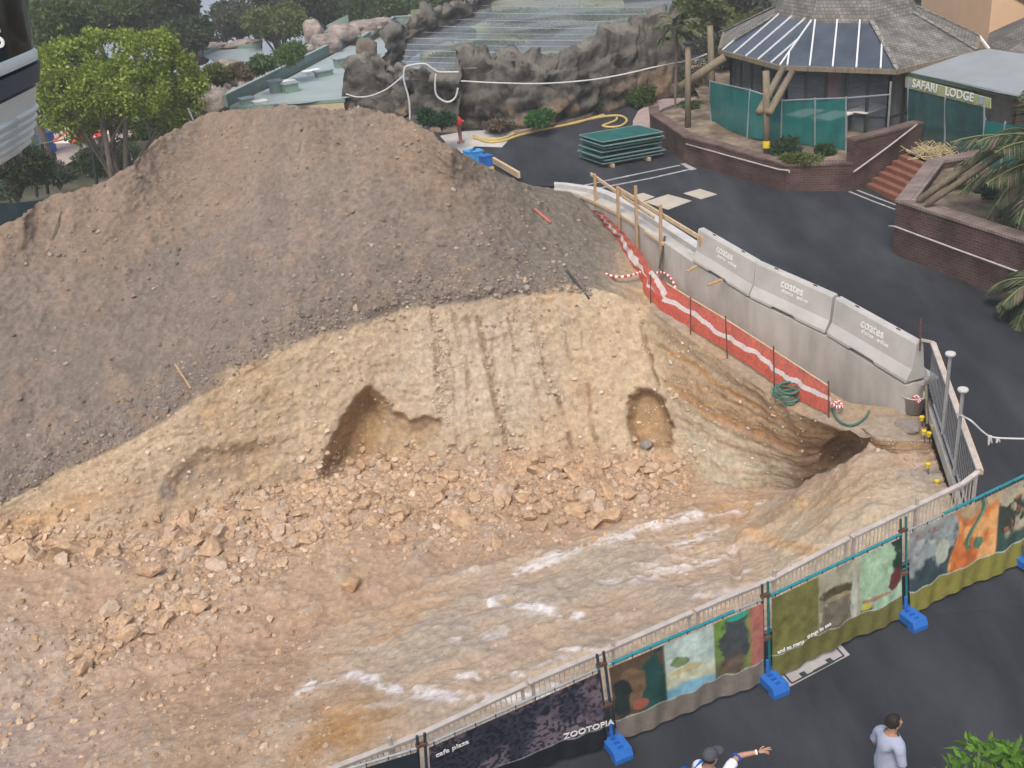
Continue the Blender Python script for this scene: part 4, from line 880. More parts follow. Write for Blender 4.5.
# ---- banners
def sg(x, a, w=.02): return 1/(1+np.exp(-(x-a)/w))
def art(i, U, Vv_):
    n1 = fbm(np.stack([U*6, Vv_*3, U*0+i], -1).reshape(-1, 3), 1, 5, 90+i).reshape(U.shape); n2 = fbm(np.stack([U*22, Vv_*12, U*0+i], -1).reshape(-1, 3), 1, 4, 95+i).reshape(U.shape)
    def L(c0, c1, w): return c0*(1-w[..., None])+np.array(c1)*w[..., None]
    base = np.zeros(U.shape+(3,)); hem = .73+.012*np.sin(U*17)+.01*np.sin(U*41)
    def ell(cu, cv, a, b, s=.12, k=.4): return 1-sstep(1-s, 1+s, np.hypot((U-cu)/a, (Vv_-cv)/b)+n1*k+n2*.22)
    if i in (0, 1):
        sp_ = vnoise(np.stack([U*60, Vv_*32, U*0], -1).reshape(-1, 3), 7).reshape(U.shape); c_ = L(base+np.array([.04, .042, .065]), (.15, .12, .15), sstep(-.2, .5, n1+.5*U-.3+Vv_*.2)); c_ = L(c_, (.012, .014, .024), sstep(.05, .3, sp_+n2*.3)*.9); c_ = L(c_, (.16, .11, .12), sstep(.86, .98, U)*.7*sstep(-.2, .2, n2)); sk = np.array([.012, .014, .018])
    elif i == 2:
        c_ = base+np.array([.085, .055, .035]); c_ = L(c_, (.015, .06, .055), ell(.24, .45, .10, .4)); c_ = L(c_, (.16, .10, .06), ell(.12, .35, .08, .3)); c_ = L(c_, (.28, .09, .06), ell(.17, .86*.73, .06, .08)); c_ = L(c_, (.02, .03, .03), ell(.06, .5, .05, .3))
        bb_ = sg(U, .34, .003)*(1-sg(U, .665, .003)); pic = L(base+np.array([.40, .50, .46]), (.48, .50, .36), sstep(-.05, .15, Vv_-.36-.35*(U-.5)+n1*.03)); pic = L(pic, (.16, .34, .44), sstep(0, .1, Vv_-.55-.1*(U-.5)+n1*.05)); pic = L(pic, (.16, .22, .10), ell(.44, .3, .06, .08)); pic = L(pic, (.42, .36, .2), ell(.47, .42, .1, .05))
        c_ = L(c_, 0, bb_*0)+0; c_ = c_*(1-bb_[..., None])+pic*bb_[..., None]
        rr = sg(U, .668, .003); p3 = L(base+np.array([.12, .22, .04]), (.05, .06, .065), ell(.80, .32, .10, .38)); p3 = L(p3, (.33, .12, .10), sstep(.88, .93, U+n1*.03)); p3 = L(p3, (.12, .08, .06), sstep(.45, .6, Vv_+n1*.1)*.8*(1-sstep(.85, .9, U))); p3 = L(p3, (.03, .28, .20), ell(.82, .02, .07, .06)); c_ = c_*(1-rr[..., None])+p3*rr[..., None]; sk = np.array([.16, .14, .12])
    elif i == 3:
        c_ = base+np.array([.135, .135, .04]); m1 = sg(U, .345, .003); p = L(base+np.array([.30, .29, .21]), (.07, .05, .03), ell(.51, .30, .14, .10, .2, .3)); p = L(p, (.14, .125, .09), ell(.50, .52, .13, .24, .15)); p = L(p, (.25, .22, .12), ell(.5, .36, .1, .04)); p = L(p, (.36, .38, .32), ell(.62, .45, .03, .4)); c_ = c_*(1-m1[..., None])+p*m1[..., None]
        m2 = sg(U+n1*.01, .67, .004); p = L(base+np.array([.02, .045, .03]), (.26, .38, .26), sstep(-.05, .2, n1+.1*n2)); p = L(p, (.12, .03, .035), ell(.94, .5, .06, .14)); p = L(p, (.40, .36, .06), ell(.71, .66, .04, .04, .2, .1)); p = L(p, (.30, .16, .12), ell(.80, .60, .13, .03)); c_ = c_*(1-m2[..., None])+p*m2[..., None]; sk = np.array([.12, .115, .035])
    else:
        c_ = L(base+np.array([.22, .25, .25]), (.03, .05, .06), sstep(-.1, .3, n1+Vv_-.35)); c_ = L(c_, (.33, .36, .30), ell(.27, .42, .06, .16)); c_ = L(c_, (.28, .03, .03), (sg(U, .05, .004)*(1-sg(U, .27, .004))*sg(Vv_, .06, .004)*(1-sg(Vv_, .12, .004)))*sstep(-.5, -.1, n2)); c_ = L(c_, (.35, .37, .36), (sg(U, .05, .004)*(1-sg(U, .24, .004))*sg(Vv_, .15, .004)*(1-sg(Vv_, .25, .004)))*.5*sstep(-.3, .1, n2))
        m1 = sg(U-.04*np.sin(Vv_*7), .36, .003)*(1-sg(U, .735, .003)); p = L(base+np.array([.42, .12, .035]), (.50, .26, .10), sstep(0, .5, n1)); p = L(p, (.35, .38, .25), sstep(.2, -.1, Vv_+n1*.3)*.6); sx = .54+.065*np.sin(Vv_*8.5+.9); p = L(p, (.06, .12, .07), (1-sstep(.018, .03, np.abs(U-sx)))*(1-sstep(.50, .56, Vv_))); p = L(p, (.28, .36, .25), (1-sstep(.0, .012, np.abs(U-sx-.012)))*.6*(1-sstep(.48, .5, Vv_))); p = L(p, (.06, .14, .09), ell(.575, .50, .04, .08, .15, .1)); c_ = c_*(1-m1[..., None])+p*m1[..., None]
        m2 = sg(U, .738, .003); p = L(base+np.array([.34, .31, .22]), (.03, .04, .03), sstep(.1, .35, n1+n2*.2)); p = L(p, (.30, .08, .05), sstep(.35, .6, n2)*.7); p = L(p, (.03, .06, .05), sstep(.52, .6, Vv_+n1*.1)); c_ = c_*(1-m2[..., None])+p*m2[..., None]; sk = np.array([.16, .15, .035])
    s = sg(Vv_, hem, .004)[..., None]; c_ = c_*(1-s)+sk*s
    ln_ = (1-sstep(.004, .010, np.abs(Vv_-hem)))[..., None]; hc_ = np.array([.36, .42, .38]) if i > 1 else np.array([.3, .32, .34]); c_ = c_*(1-ln_*.8)+hc_*ln_*.8
    c_ = c_*(1+(.28*n2+.15*n1)*(1-s[..., 0]*.6))[..., None]
    return np.clip(c_, .005, .8)
def b_pt(i, u, v, lift=.03):
    e = .03; s = e+(1-2*e)*u; hem_ = .05+.008*math.sin(u*9+i)+(.05*(1-abs(2*u-1))*0); h = HF-.01-(HF-.01-hem_)*v
    p = P_(i, s, h); fo = .016*math.sin(u*19+v*2.5+i)*v+.014*math.sin(u*47+i*2+v*6)*v*v+(.03*math.sin(u*7+1))*max(0, v-.7)
    return p-fn*(lift+.025+fo)
bl_lab = [None, 'black banner with dark spotted pattern and white lettering', 'banner with a pale blue beach picture between brown and green animal pictures, grey skirt', 'olive green banner with wavy white line and a picture of a mossy log', 'banner with orange picture and green snake above a bright olive skirt', None]
NU, NV = 190, 100
for i in range(0, 6):
    u, v = np.meshgrid(np.linspace(0, 1, NU), np.linspace(0, 1, NV)); 
    kk = i if i in (1, 2, 3, 4) else (0 if i == 0 else 4)
    colr = art(kk, u, v) if i not in (0, 5) else (np.zeros(u.shape+(3,))+np.array([.02, .035, .045]) if i == 0 else np.zeros(u.shape+(3,))+np.array([.5, .52, .5])*(.3+.7*sstep(-.2, .2, fbm(np.stack([u*9, v*5, u*0], -1).reshape(-1, 3), 1, 4, 3).reshape(u.shape)))[..., None])
    VV = np.array([b_pt(i, a, b) for a, b in zip(u.ravel(), v.ravel())]); o = link('fence_banner', npmesh('b', VV, gridfaces(NV, NU), colr.reshape(-1, 3)), M['attr'], None, True)
    tag(o, bl_lab[i] or ('dark teal banner end at the lower left edge of the frame' if i == 0 else 'pale banner corner at the far right edge of the frame'), 'banner', 'printed banners tied to the temporary fence')
    def bt(body, u0, v0, size, du=.1, dv=0, col='white'):
        a = b_pt(i, u0, v0, .05); b = b_pt(i, u0+du, v0+dv, .05); c2 = b_pt(i, u0, v0-.1, .05); text_on('lettering', body, size, a, b-a, c2-a, M[col], o, .012)
    if i == 1: bt('cafe plaza', .03, .17, .13); bt("ZOOTOPIA", .75, .69, .155, .1, .0)
    if i == 3: bt('and so many', .03, .715, .10, .1, -.01); bt('things to see', .245, .685, .10, .1, -.01)
# ================================================================ safari lodge
def V3(p, z): return Vector((p[0], p[1], z))
ZE = 4.9
E_ = [at_z(719, 50, ZE), at_z(780, 66, ZE), at_z(897, 70, ZE), at_z(977, 51, ZE)]
E_ += [at_z(979, 36.5, ZE), V3((18.2, 45.5), ZE), V3((14.5, 48.2), ZE), V3((10.6, 46.6), ZE)]
CC = Vector((14.0, 41.4, 0)); NE = len(E_)
def inn(p, k, z): return Vector((CC.x+(p.x-CC.x)*k, CC.y+(p.y-CC.y)*k, z))
K1 = .52; r1 = inn(E_[1], K1, 0); zr = (at_y(807, 20, r1.y).z+at_y(882, 20, inn(E_[2], K1, 0).y).z)/2
lodge = empty('lodge_building', (CC.x, CC.y, 2.5), 'many-sided lodge with a blue glass lower roof and a grey shingle cap', 'lodge')
RG = [inn(p, K1, zr) for p in E_]; RU = [inn(p, K1*1.07, zr-.02) for p in E_]; AP = Vector((CC.x, CC.y, zr+4.2))
RT = [inn(p, .12, zr+3.4) for p in E_]
mb = MB()
for i in range(NE): j = (i+1) % NE; mb.face([RU[i]-Vector((0, 0, .12)), RU[j]-Vector((0, 0, .12)), RT[j], RT[i]])
for i in range(NE): j = (i+1) % NE; mb.face([RU[j]-Vector((0, 0, .12)), RU[i]-Vector((0, 0, .12)), RU[i]-Vector((0, 0, .25)), RU[j]-Vector((0, 0, .25))])
mb.face(RT); mb.build('roof_cap', M['shingle'], lodge)
mb = MB()
for i in range(2, NE): j = (i+1) % NE; mb.face([E_[i], E_[j], RG[j], RG[i]]); 
mb.build('shingle_roof', M['shingle'], lodge)
for i in range(2, NE+1):
    k = i % NE; MB().bar(E_[k]+Vector((0, 0, .05)), RG[k]+Vector((0, 0, .05)), .16, .05).build('ridge_cap', M['shingle'], lodge)
for i, nb_ in ((0, 5), (1, 5)):
    mb = MB(); mb.face([E_[i], E_[i+1], RG[i+1], RG[i]]); g = mb.build('roof_glass', M['glass'], lodge)
    a, b, c_, d = E_[i], E_[i+1], RG[i+1], RG[i]; nrm = (b-a).cross(d-a).normalized()*.05
    e = (b-a); el = e.length; e = e/el; up_ = ((c_+d)/2-(a+b)/2); hgt = up_.length; up_ = up_/hgt; s0 = (d-a-up_*hgt).dot(e); s1 = (c_-a-up_*hgt).dot(e)
    for k in range(-1 if i == 0 else 0, nb_+1):
        s = el*(k+.35)/nb_
        # bar rises along the slope until it meets a hip or the ring
        lo, hi = 0., hgt
        if s < s0: hi = hgt*max(s, 0)/s0
        if s > s1: hi = min(hi, hgt*(el-s)/(el-s1))
        if hi < .15: continue
        p = a+e*s; mbar = MB(); mbar.bar(p+nrm, p+up_*hi+nrm, .055, .05, up=nrm); mbar.build('glazing_bar', M['glazing_bar'], g)
mb = MB()
for i in range(NE): mb.bar(E_[i]-Vector((0, 0, .06)), E_[(i+1) % NE]-Vector((0, 0, .06)), .10, .16)
mb.build('eave_gutter', M['timber_old'], lodge)
mb = MB(); mb.bar(E_[1]+Vector((0, 0, .04)), RG[1]+Vector((0, 0, .04)), .06, .05); mb.bar(E_[2]+Vector((0, 0, .04)), RG[2]+Vector((0, 0, .04)), .08, .05); mb.build('hip_flashing', M['glazing_bar'], lodge)
WN = [inn(p, .90, 2.6) for p in E_]
for i in range(NE):
    j = (i+1) % NE; a, b = WN[i], WN[j]
    if i in (0, 1, 2, 7):
        mb = MB(); mb.face([a, b, b+Vector((0, 0, 2.15)), a+Vector((0, 0, 2.15))]); w_ = mb.build('window', M['window'], lodge); mb = MB(); n_ = 5
        for k in range(n_+1):
            p = a.lerp(b, k/n_); q = MB(); q.bar(p, p+Vector((0, 0, 2.2)), .09, .09, up=(1, 0, 0)); q.build('mullion', M['frame_dark'], w_)
        q = MB(); q.bar(a+Vector((0, 0, .6)), b+Vector((0, 0, .6)), .05, .06); q.build('transom', M['frame_dark'], w_)
    else:
        mb = MB(); mb.face([a, b, b+Vector((0, 0, 2.2)), a+Vector((0, 0, 2.2))]); mb.build('wall', M['interior'], lodge)
mb = MB(); mb.face([inn(p, .93, 2.58) for p in E_]); mb.build('floor', M['interior'], lodge)
mb = MB(); mb.face([inn(p, .90, 4.75) for p in E_][::-1]); mb.build('ceiling', M['frame_dark'], lodge)
# things seen through the glass
def ibox(x, y, z, d, m, nm, lb, cat): tag(MB().box((x, y, z), d, .5).build(nm, m), lb, cat)
t = E_[1].lerp(E_[2], .52); ibox(t.x+.3, t.y+1.3, 3.9, (.5, .1, 1.3), M['red'], 'hanging_banner', 'red hanging banner behind the lodge windows, right of the middle', 'banner')
def itable(px, py, lb):
    p = at_z(px, py, 3.35); r_ = empty('dining_table', (p.x, p.y, 2.6), lb, 'table', 'tables inside the lodge'); MB().box((p.x, p.y, 3.33), (1.3, .8, .05), .6).build('tabletop', M['white'], r_)
    for dx in (-.5, .5): MB().box((p.x+dx*.8, p.y+dx*.4, 2.95), (.08, .5, .7), .6).build('leg', M['steel'], r_)
itable(752, 88, 'white table behind the left lodge windows'); itable(868, 108, 'white table behind the right lodge window')
for k, (px, py) in enumerate(((806, 112), (832, 115))): itable(px, py, ['pale table low behind the lodge windows, left of the red banner', 'pale table low behind the lodge windows, under the red banner'][k])
# terrace ground inside the brick walls
tb = MB(); ZT = 2.55
tp = [at_z(652, 119, 2.75), at_z(684, 131, 2.72), at_z(786, 170, 2.55), at_z(850, 169, 2.55), at_z(853, 160, 2.55), at_z(905, 151, 2.58), at_z(925, 160, 2.58), at_z(955, 157, 2.58), (17.5, 31.5, 2.58), (24, 31, 2.58), (26, 54, 2.6), (10, 54, 2.6), at_z(700, 98, 2.75)]
# ---- brick planter wall with coping and rail
bw_ = empty('brick_planter_wall', at_road(790, 192), 'dark brick planter wall curving in front of the lodge, with a white rail', 'brick wall')
bp = [(646, 127, 2.8), (652, 139, None), (684, 163, None), (786, 192, None), (853, 191.5, None)]
B0 = [at_road(650, 128), at_road(651, 137), at_road(684, 162), at_road(786, 191.5), at_road(852, 191)]
ZTp = [2.95, 2.95, 2.85, 2.58, 2.58]
INNER = []
def wall_poly(B0, ZT_, th, root, nm, m, cop=.32, copm=None, side=1):
    inner = []
    for i, p in enumerate(B0):
        a = B0[max(i-1, 0)]; b = B0[min(i+1, len(B0)-1)]; t = (b-a); t.z = 0; t.normalize(); n = Vector((-t.y, t.x, 0))*side; inner.append(p+n*th)
    mb = MB(); mc = MB(); acc = 0
    for i in range(len(B0)-1):
        a, b, c_, d = B0[i], B0[i+1], inner[i+1], inner[i]; l = (b-a).length
        z0, z1 = ZT_[i], ZT_[i+1]; lo = -.3
        A_, B_ = Vector((a.x, a.y, a.z+lo)), Vector((b.x, b.y, b.z+lo)); At, Bt = V3(a, z0), V3(b, z1); Dt, Ct = V3(d, z0), V3(c_, z1)
        mb.face([A_, B_, Bt, At], [(acc, A_.z), (acc+l, B_.z), (acc+l, z1), (acc, z0)]); mb.face([V3(c_, b.z+lo), V3(d, a.z+lo), Dt, Ct]); mb.face([At, Bt, Ct, Dt])
        if i == 0: mb.face([V3(d, a.z+lo), A_, At, Dt])
        if i == len(B0)-2: mb.face([B_, V3(c_, b.z+lo), Ct, Bt])
        u_ = Vector((0, 0, .005)); o_ = (a-d).normalized()*.03; o2 = (b-c_).normalized()*.03
        q = [At+o_+u_, Bt+o2+u_, Ct-o2+u_, Dt-o_+u_]; mc.prism(q, [v+Vector((0, 0, .07)) for v in q]); acc += l
    mb.build(nm, m, root)
    mc.build('coping', copm or M['coping'], root); INNER.append(inner); return inner
in1 = wall_poly(B0, ZTp, .35, bw_, 'brickwork', M['brick'], copm=M['coping_dark'])
tb = MB(); tp = [V3(in1[0], 2.72), V3(in1[1], 2.72), V3(in1[2], 2.68), V3(in1[3], ZT), V3(in1[4], ZT)]+tp[4:]; tb.face(tp); tag(tb.build('garden_soil', M['soil']), kind='structure')
def rail_on(px, root, off, nm='handrail', r=.025, m=None):
    mb = MB(); mb.tube(px, r, 7); o = mb.build(nm, m or M['rail'], root, True)
    return o
wn_ = (B0[3]-B0[2]).cross(Vector((0, 0, 1))).normalized(); q0 = B0[2]+wn_*.08; rp_ = [at_plane(x, y, q0, wn_) for x, y in ((686, 144), (733, 157), (779, 169.5), (789, 170.5), (789.5, 173))]; rail_on(rp_, bw_, 0)
sw = empty('brick_stair_wall', B0[4], 'taller dark brick wall beside the terracotta stairs, with a sloping rail', 'brick wall')
S0 = at_road(853, 191.5); S1 = at_z(921, 146, 2.6); zt = at_y(855, 142, S0.y).z; zt2 = at_y(922, 124, S1.y).z
wall_poly([S0, S1], [zt, zt2], .35, sw, 'brickwork', M['brick'], copm=M['coping_dark'])
sn = (S1-S0).cross(Vector((0, 0, 1))).normalized(); q0 = S0+sn*.09; rail_on([at_plane(x, y, q0, sn) for x, y in ((853.5, 172), (860, 167.5), (888, 147), (917, 124.5))], sw, 0, r=.03)
# ---- stairs
st_ = empty('stairs', at_z(882, 190, 1.7), 'terracotta stairs climbing between the two brick walls', 'stairs')
sl, sr, tl, tr = at_z(865, 187.5, 1.71), at_z(897, 202, 1.69), at_z(905, 154, 2.57), at_z(927, 163, 2.57)
ns = 6
for k in range(ns):
    t0, t1 = k/ns, (k+1)/ns; zk = 1.71+(2.57-1.71)*(k+1)/ns
    q = [sl.lerp(tl, t0), sr.lerp(tr, t0), sr.lerp(tr, t1), sl.lerp(tl, t1)]; MB().prism([V3(p, 1.4) for p in q], [V3(p, zk) for p in q]).build('step', M['stair'], st_)
# ---- second planter
b2 = empty('brick_planter_wall', at_road(892, 254), 'dark brick planter wall with pink coping at the right edge, below the palm', 'brick wall')
d0 = at_road(892.5, 253.5); ztd = at_y(897, 202, d0.y).z; d1 = at_road(1010, 300); d1 = d0+(d1-d0)*1.9; d1.z = roadz(d1.y)
zt1 = ztd-.2
i2 = wall_poly([d0, d1], [ztd, zt1], .45, b2, 'brickwork', M['brick'])
e1 = at_z(928, 162, ztd); e2 = at_z(978, 152, ztd)
f0 = Vector((d0.x, d0.y, d0.z)); wall_poly([V3(e2, 1.8), V3(e1, 1.8), f0], [ztd, ztd, ztd], .45, b2, 'brickwork', M['brick'])
wn2 = (d1-d0).cross(Vector((0, 0, 1))).normalized(); q0 = d0+wn2*.08; rail_on([at_plane(x, y, q0, wn2) for x, y in ((889, 226), (895, 226.5), (950, 247), (1024, 274), (1060, 287))], b2, 0)
mb = MB(); zs = ztd-.18; mb.face([V3(d0, zs), V3(d1, zs-.15), V3(d1+Vector((8, 3, 0)), zs-.1), V3((24, 32), zs), V3(e2, zs), V3(e1, zs)]); tag(mb.build('garden_soil', M['soil']), kind='structure')
# poles lying across the planter
for a, b, r, lb in (((918, 201, ztd+.1), (1003, 141, ztd+1.6), .10, 'upper of two long pale logs lying across the planter at the right'), ((926, 205, ztd+.1), (1010, 148, ztd+1.5), .09, 'lower of two long pale logs lying across the planter at the right')):
    mb = MB(); mb.tube([at_z(*a), at_z(*b)], r, 10); tag(mb.build('log', M['timber_old'], None, True), lb, 'log')
tag(MB().box(at_z(925, 206, ztd-.1), (.35, .15, .1), .3).build('plastic_wrap', M['bluelight']), 'scrap of blue plastic at the foot of the two logs', 'plastic scrap')
tag(MB().box(at_z(961, 143, 2.66), (.7, .3, .16), .2).build('plastic_sheet', M['blue']), 'folded blue sheet on the ground under the lodge sign', 'plastic sheet')
hb = MB()
for k in range(160):
    x = random.gauss(935, 14); y = random.gauss(152, 4); p = at_z(x, y, 2.6); a = random.uniform(0, 6.28); hb.tube([p, p+Vector((math.cos(a)*.35, math.sin(a)*.35, random.uniform(.02, .3)))], .012, 3, caps=False)
tag(hb.build('dry_grass', M['dry']), 'heap of dry straw at the top of the stairs', 'straw', None, 'stuff')
# ---- awning roof, sign and the cloth below
aw = empty('awning', at_z(899, 70, 4.7), 'pale sheet metal awning sloping out beside the lodge', 'awning')
a0, a1, a2, a3 = at_z(899, 70, 4.75), at_z(998, 92.5, 4.6), at_z(1100, 112, 4.5), at_z(1100, 62, 5.0); a4, a5, a6 = at_z(1024, 54, 5.0), at_z(988, 48.5, 5.0), at_z(977, 51, 4.95)
mb = MB(); mb.face([a0, a1, a6]); mb.face([a1, a5, a6]); mb.face([a1, a4, a5]); mb.face([a1, a2, a4]); mb.face([a2, a3, a4]); mb.build('roof_sheet', M['awning'], aw)
mb = MB(); mb.bar(a0-Vector((0, 0, .06)), a2-Vector((0, 0, .06)), .12, .12); mb.build('gutter', mat('gutter_green', (.06, .10, .08), .5), aw)
sgn = empty('lodge_sign', at_z(946, 95, 4.4), 'long olive sign with white lettering SAFARI LODGE under the awning edge', 'sign')
gp0 = a0+Vector((0, -.16, 0)); gd = (a1-a0); gn = gd.cross(Vector((0, 0, 1))).normalized()
c00, c10, c11, c01 = [at_plane(x, y, gp0, gn) for x, y in ((905, 87.5), (990, 108.5), (990, 98.5), (905, 76))]
mb = MB(); mb.prism([c00, c10, c11, c01], [p+gn*(-.05) for p in (c00, c10, c11, c01)]); mb.build('board', M['signgreen'], sgn)
L_ = (c10-c00).length; hh = (c01-c00).length; up_s = (c01-c00).normalized(); xd = (c10-c00).normalized()
fs = gn if gn.y < 0 else -gn
def sgtext(body, s, size): text_on('lettering', body, size, c00+xd*(L_*s)+up_s*(hh*.25)+fs*.03, xd, up_s, M['white'], sgn, .01)
sgtext('SAFARI', .10, .37); sgtext('LODGE', .50, .37)
for s in (.05, .90): mb = MB(); p = c00+xd*(L_*s)+up_s*(hh*.5)+fs*.03; mb.box(p+xd*.03, (.1, .03, .24), math.atan2(xd.y, xd.x)); mb.build('emblem', mat('emblem', (.3, .32, .5), .6), sgn); 
def cloth(top, bot, nm, m, lb, cat, posts=None, rail=None, nu=40, wav=.04, parent=None):
    root = empty(nm, Vector(bot[0]), lb, cat); V_ = []; nv = 8; n = len(top)
    for j in range(nv+1):
        for i in range(nu+1):
            s = i/nu*(n-1); k = min(int(s), n-2); f = s-k; a = Vector(top[k]).lerp(Vector(top[k+1]), f); b = Vector(bot[k]).lerp(Vector(bot[k+1]), f); p = a.lerp(b, j/nv)
            d = Vector(top[k+1])-Vector(top[k]); nn_ = Vector((d.y, -d.x, 0)).normalized(); V_.append(p+nn_*wav*math.sin(s*7+j*.5)*(.3+j/nv))
    o = link('cloth', npmesh('c', np.array([tuple(v) for v in V_]), gridfaces(nv+1, nu+1)), m, root, True)
    for k in range(n if posts is None else 0): MB().tube([Vector(bot[k])-Vector((0, 0, .15)), Vector(top[k])+Vector((0, 0, .08))], .03, 6).build('post', M['steel'], root)
    if rail: MB().tube([Vector(p)+Vector((0, 0, .03)) for p in rail], .025, 6).build('rail', M['steel'], root)
    return root
zc = 2.7
bt_ = [at_z(711, 121, zc), at_z(747, 137, zc), at_z(781, 141, zc), at_z(815, 147, 2.62), at_z(846, 150.5, 2.6)]
tt_ = [at_y(x, y, b.y) for (x, y), b in zip(((710, 82), (765, 94), (782, 101.5), (815, 100), (855, 98.5)), [bt_[0], bt_[1]+Vector((0, -1, 0)), bt_[2], bt_[3], bt_[4]])]
tt_[1] = at_y(750, 91, bt_[1].y); tt_[4] = at_y(846, 99, bt_[4].y)
re_ = at_y(890, 95.5, bt_[4].y+.3)
cl_ = cloth(tt_, bt_, 'shade_cloth_fence', M['shade'], 'teal shade cloth stretched on a pipe fence around the lodge windows', 'shade cloth', rail=tt_+[re_])
MB().tube([Vector((re_.x, re_.y, 2.5)), re_+Vector((0, 0, .45))], .035, 6).build('post', M['steel'], cl_)
gb = [at_z(908, 140, 2.6), at_z(945, 150, 2.6), at_z(984, 160, 2.6)]; gt = [at_y(908, 89, gb[0].y), at_y(945, 99, gb[1].y), at_y(984, 108, gb[2].y)]
cloth(gt, gb, 'shade_cloth_screen', M['shade_far'], 'dark green shade cloth hanging below the lodge sign', 'shade cloth')
gb2 = [at_z(980, 170, 2.6), at_z(1000, 175, 2.6), at_z(1060, 190, 2.6)]; gt2 = [at_y(985, 120, gb2[0].y), at_y(1005, 124, gb2[1].y), at_y(1060, 130, gb2[2].y)]
cloth(gt2, gb2, 'shade_cloth_screen', M['shade'], 'bright teal shade cloth behind the palm leaves at the right edge', 'shade cloth')
# dark shop front behind the cloth
sf = empty('shop_front', (17, 36.5, 2.6), 'dim shop front in the shade under the awning', 'shop front')
p0, p1 = V3(E_[2]+Vector((.6, 1.6, 0)), 2.6), V3((19.5, 33.5), 2.6); mb = MB(); mb.face([p0, p1, p1+Vector((0, 0, 2.0)), p0+Vector((0, 0, 2.0))]); mb.build('wall', M['interior'], sf)
for t in (.15, .4, .65, .9): mb = MB(); p = p0.lerp(p1, t)+Vector((-.05, -.1, 1.)); mb.bar(p-Vector((0, 0, .9)), p+Vector((0, 0, .9)), .12, .1); mb.build('pillar', M['timber'], sf)
mb = MB(); mb.box(p0.lerp(p1, .75)+Vector((-.1, -.15, 1.45)), (.9, .05, .5), -.3); mb.build('notice_board', M['bluelight'], sf)
# timber posts and struts carrying the eaves
def log(name, a, b, r, lb, cat='timber pole', m='timber_old', grp=None):
    mb = MB(); A, B = Vector(a), Vector(b); mb.tube([A, A.lerp(B, .5), B], [r*1.08, r, r*.95], 10); return tag(mb.build(name, M[m], None, True), lb, cat, grp)
pb = at_z(767, 153, 2.6); log('timber_post', pb, at_y(766, 71, pb.y), .12, 'round timber post with a yellow mark standing in front of the lodge corner')
tag(MB().lathe(at_y(766.5, 144, pb.y-.01), [(.128, -.12), (.13, 0), (.128, .12)], 12).build('yellow_mark', M['yellow']), 'yellow mark low on the timber post before the lodge', 'mark')
log('timber_strut', at_y(759, 112.5, pb.y-.1), at_y(783, 68, E_[1].y-.1), .12, 'thick log strut leaning from the post up to the lodge eave, left of the pair', 'timber strut')
log('timber_strut', at_y(769, 113, pb.y-.2), at_y(793, 70, E_[1].y-.3), .12, 'thick log strut leaning from the post up to the lodge eave, right of the pair', 'timber strut')
log('timber_strut', at_y(680, 87.5, 40.5), at_y(725, 57, 40.2), .16, 'thick log strut reaching left from the lodge eave', 'timber strut')
log('timber_post', at_z(688, 127, 2.7), at_y(688, 45, at_z(688, 127, 2.7).y), .11, 'tall timber post with a small dark lamp at the left end of the planter')
tag(MB().lathe(at_y(688, 44, at_z(688, 127, 2.7).y), [(0, .1), (.2, .05), (.2, 0), (.1, -.05), (0, -.06)], 12).build('lamp', M['frame_dark']), 'small dark lamp cap on the tall timber post left of the lodge', 'lamp')
log('timber_post', at_z(713, 110, 2.7), at_y(710, 26, at_z(713, 110, 2.7).y), .12, 'timber post nearest the left eave of the lodge')
cb = at_z(895, 125, 2.6); log('timber_post', (cb.x, cb.y, 2.5), at_y(893, 78, cb.y), .18, 'stout forked timber post at the right corner of the lodge windows')
log('timber_strut', at_y(896, 92, cb.y), at_y(886, 75, cb.y-.1), .12, 'left arm of the forked post at the lodge corner', 'timber strut'); log('timber_strut', at_y(897, 92, cb.y), at_y(907, 76, cb.y-.1), .12, 'right arm of the forked post at the lodge corner', 'timber strut')
# ---- buildings behind right
nbg = empty('apricot_building', (26, 56, 2.6), 'apricot rendered building at the top right corner', 'building'); a, b = at_y(988, 40, 50), at_y(1120, 30, 50)
mb = MB(); mb.prism([V3(a, 2), V3(b, 2), V3(b, 2)+Vector((0, 8, 0)), V3(a, 2)+Vector((0, 8, 0))], [V3(a, 16), V3(b, 16), V3(b, 16)+Vector((0, 8, 0)), V3(a, 16)+Vector((0, 8, 0))]); mb.build('wall', M['orange_render'], nbg)
mb = MB(); p = at_y(1024, 3, 49.9); mb.face([at_y(1012, -3, 49.95), at_y(1040, 12, 49.95), at_y(1060, 12, 49.95), at_y(1060, -3, 49.95)]); mb.build('painted_band', M['rust'], nbg)
hs = empty('shingle_roof_building', (22, 46, 2.6), 'low building with a dark shingle hip roof behind the awning', 'building')
mb = MB(); q = [at_y(986, 48, 43), at_y(1060, 72, 42), at_y(1080, -8, 48.5), at_y(989, 33, 48.5)]; mb.face(q); mb.build('roof', M['shingle_dark'], hs); mb = MB(); mb.face([at_y(1004, 52, 42.3), at_y(1060, 70, 41.8), at_y(1060, 20, 45)]); mb.build('roof_side', M['shingle'], hs)
MB().bar(at_y(979, 36, 42), at_y(989, 49, 41.5), .08, .08).build('downpipe', M['white'], hs)
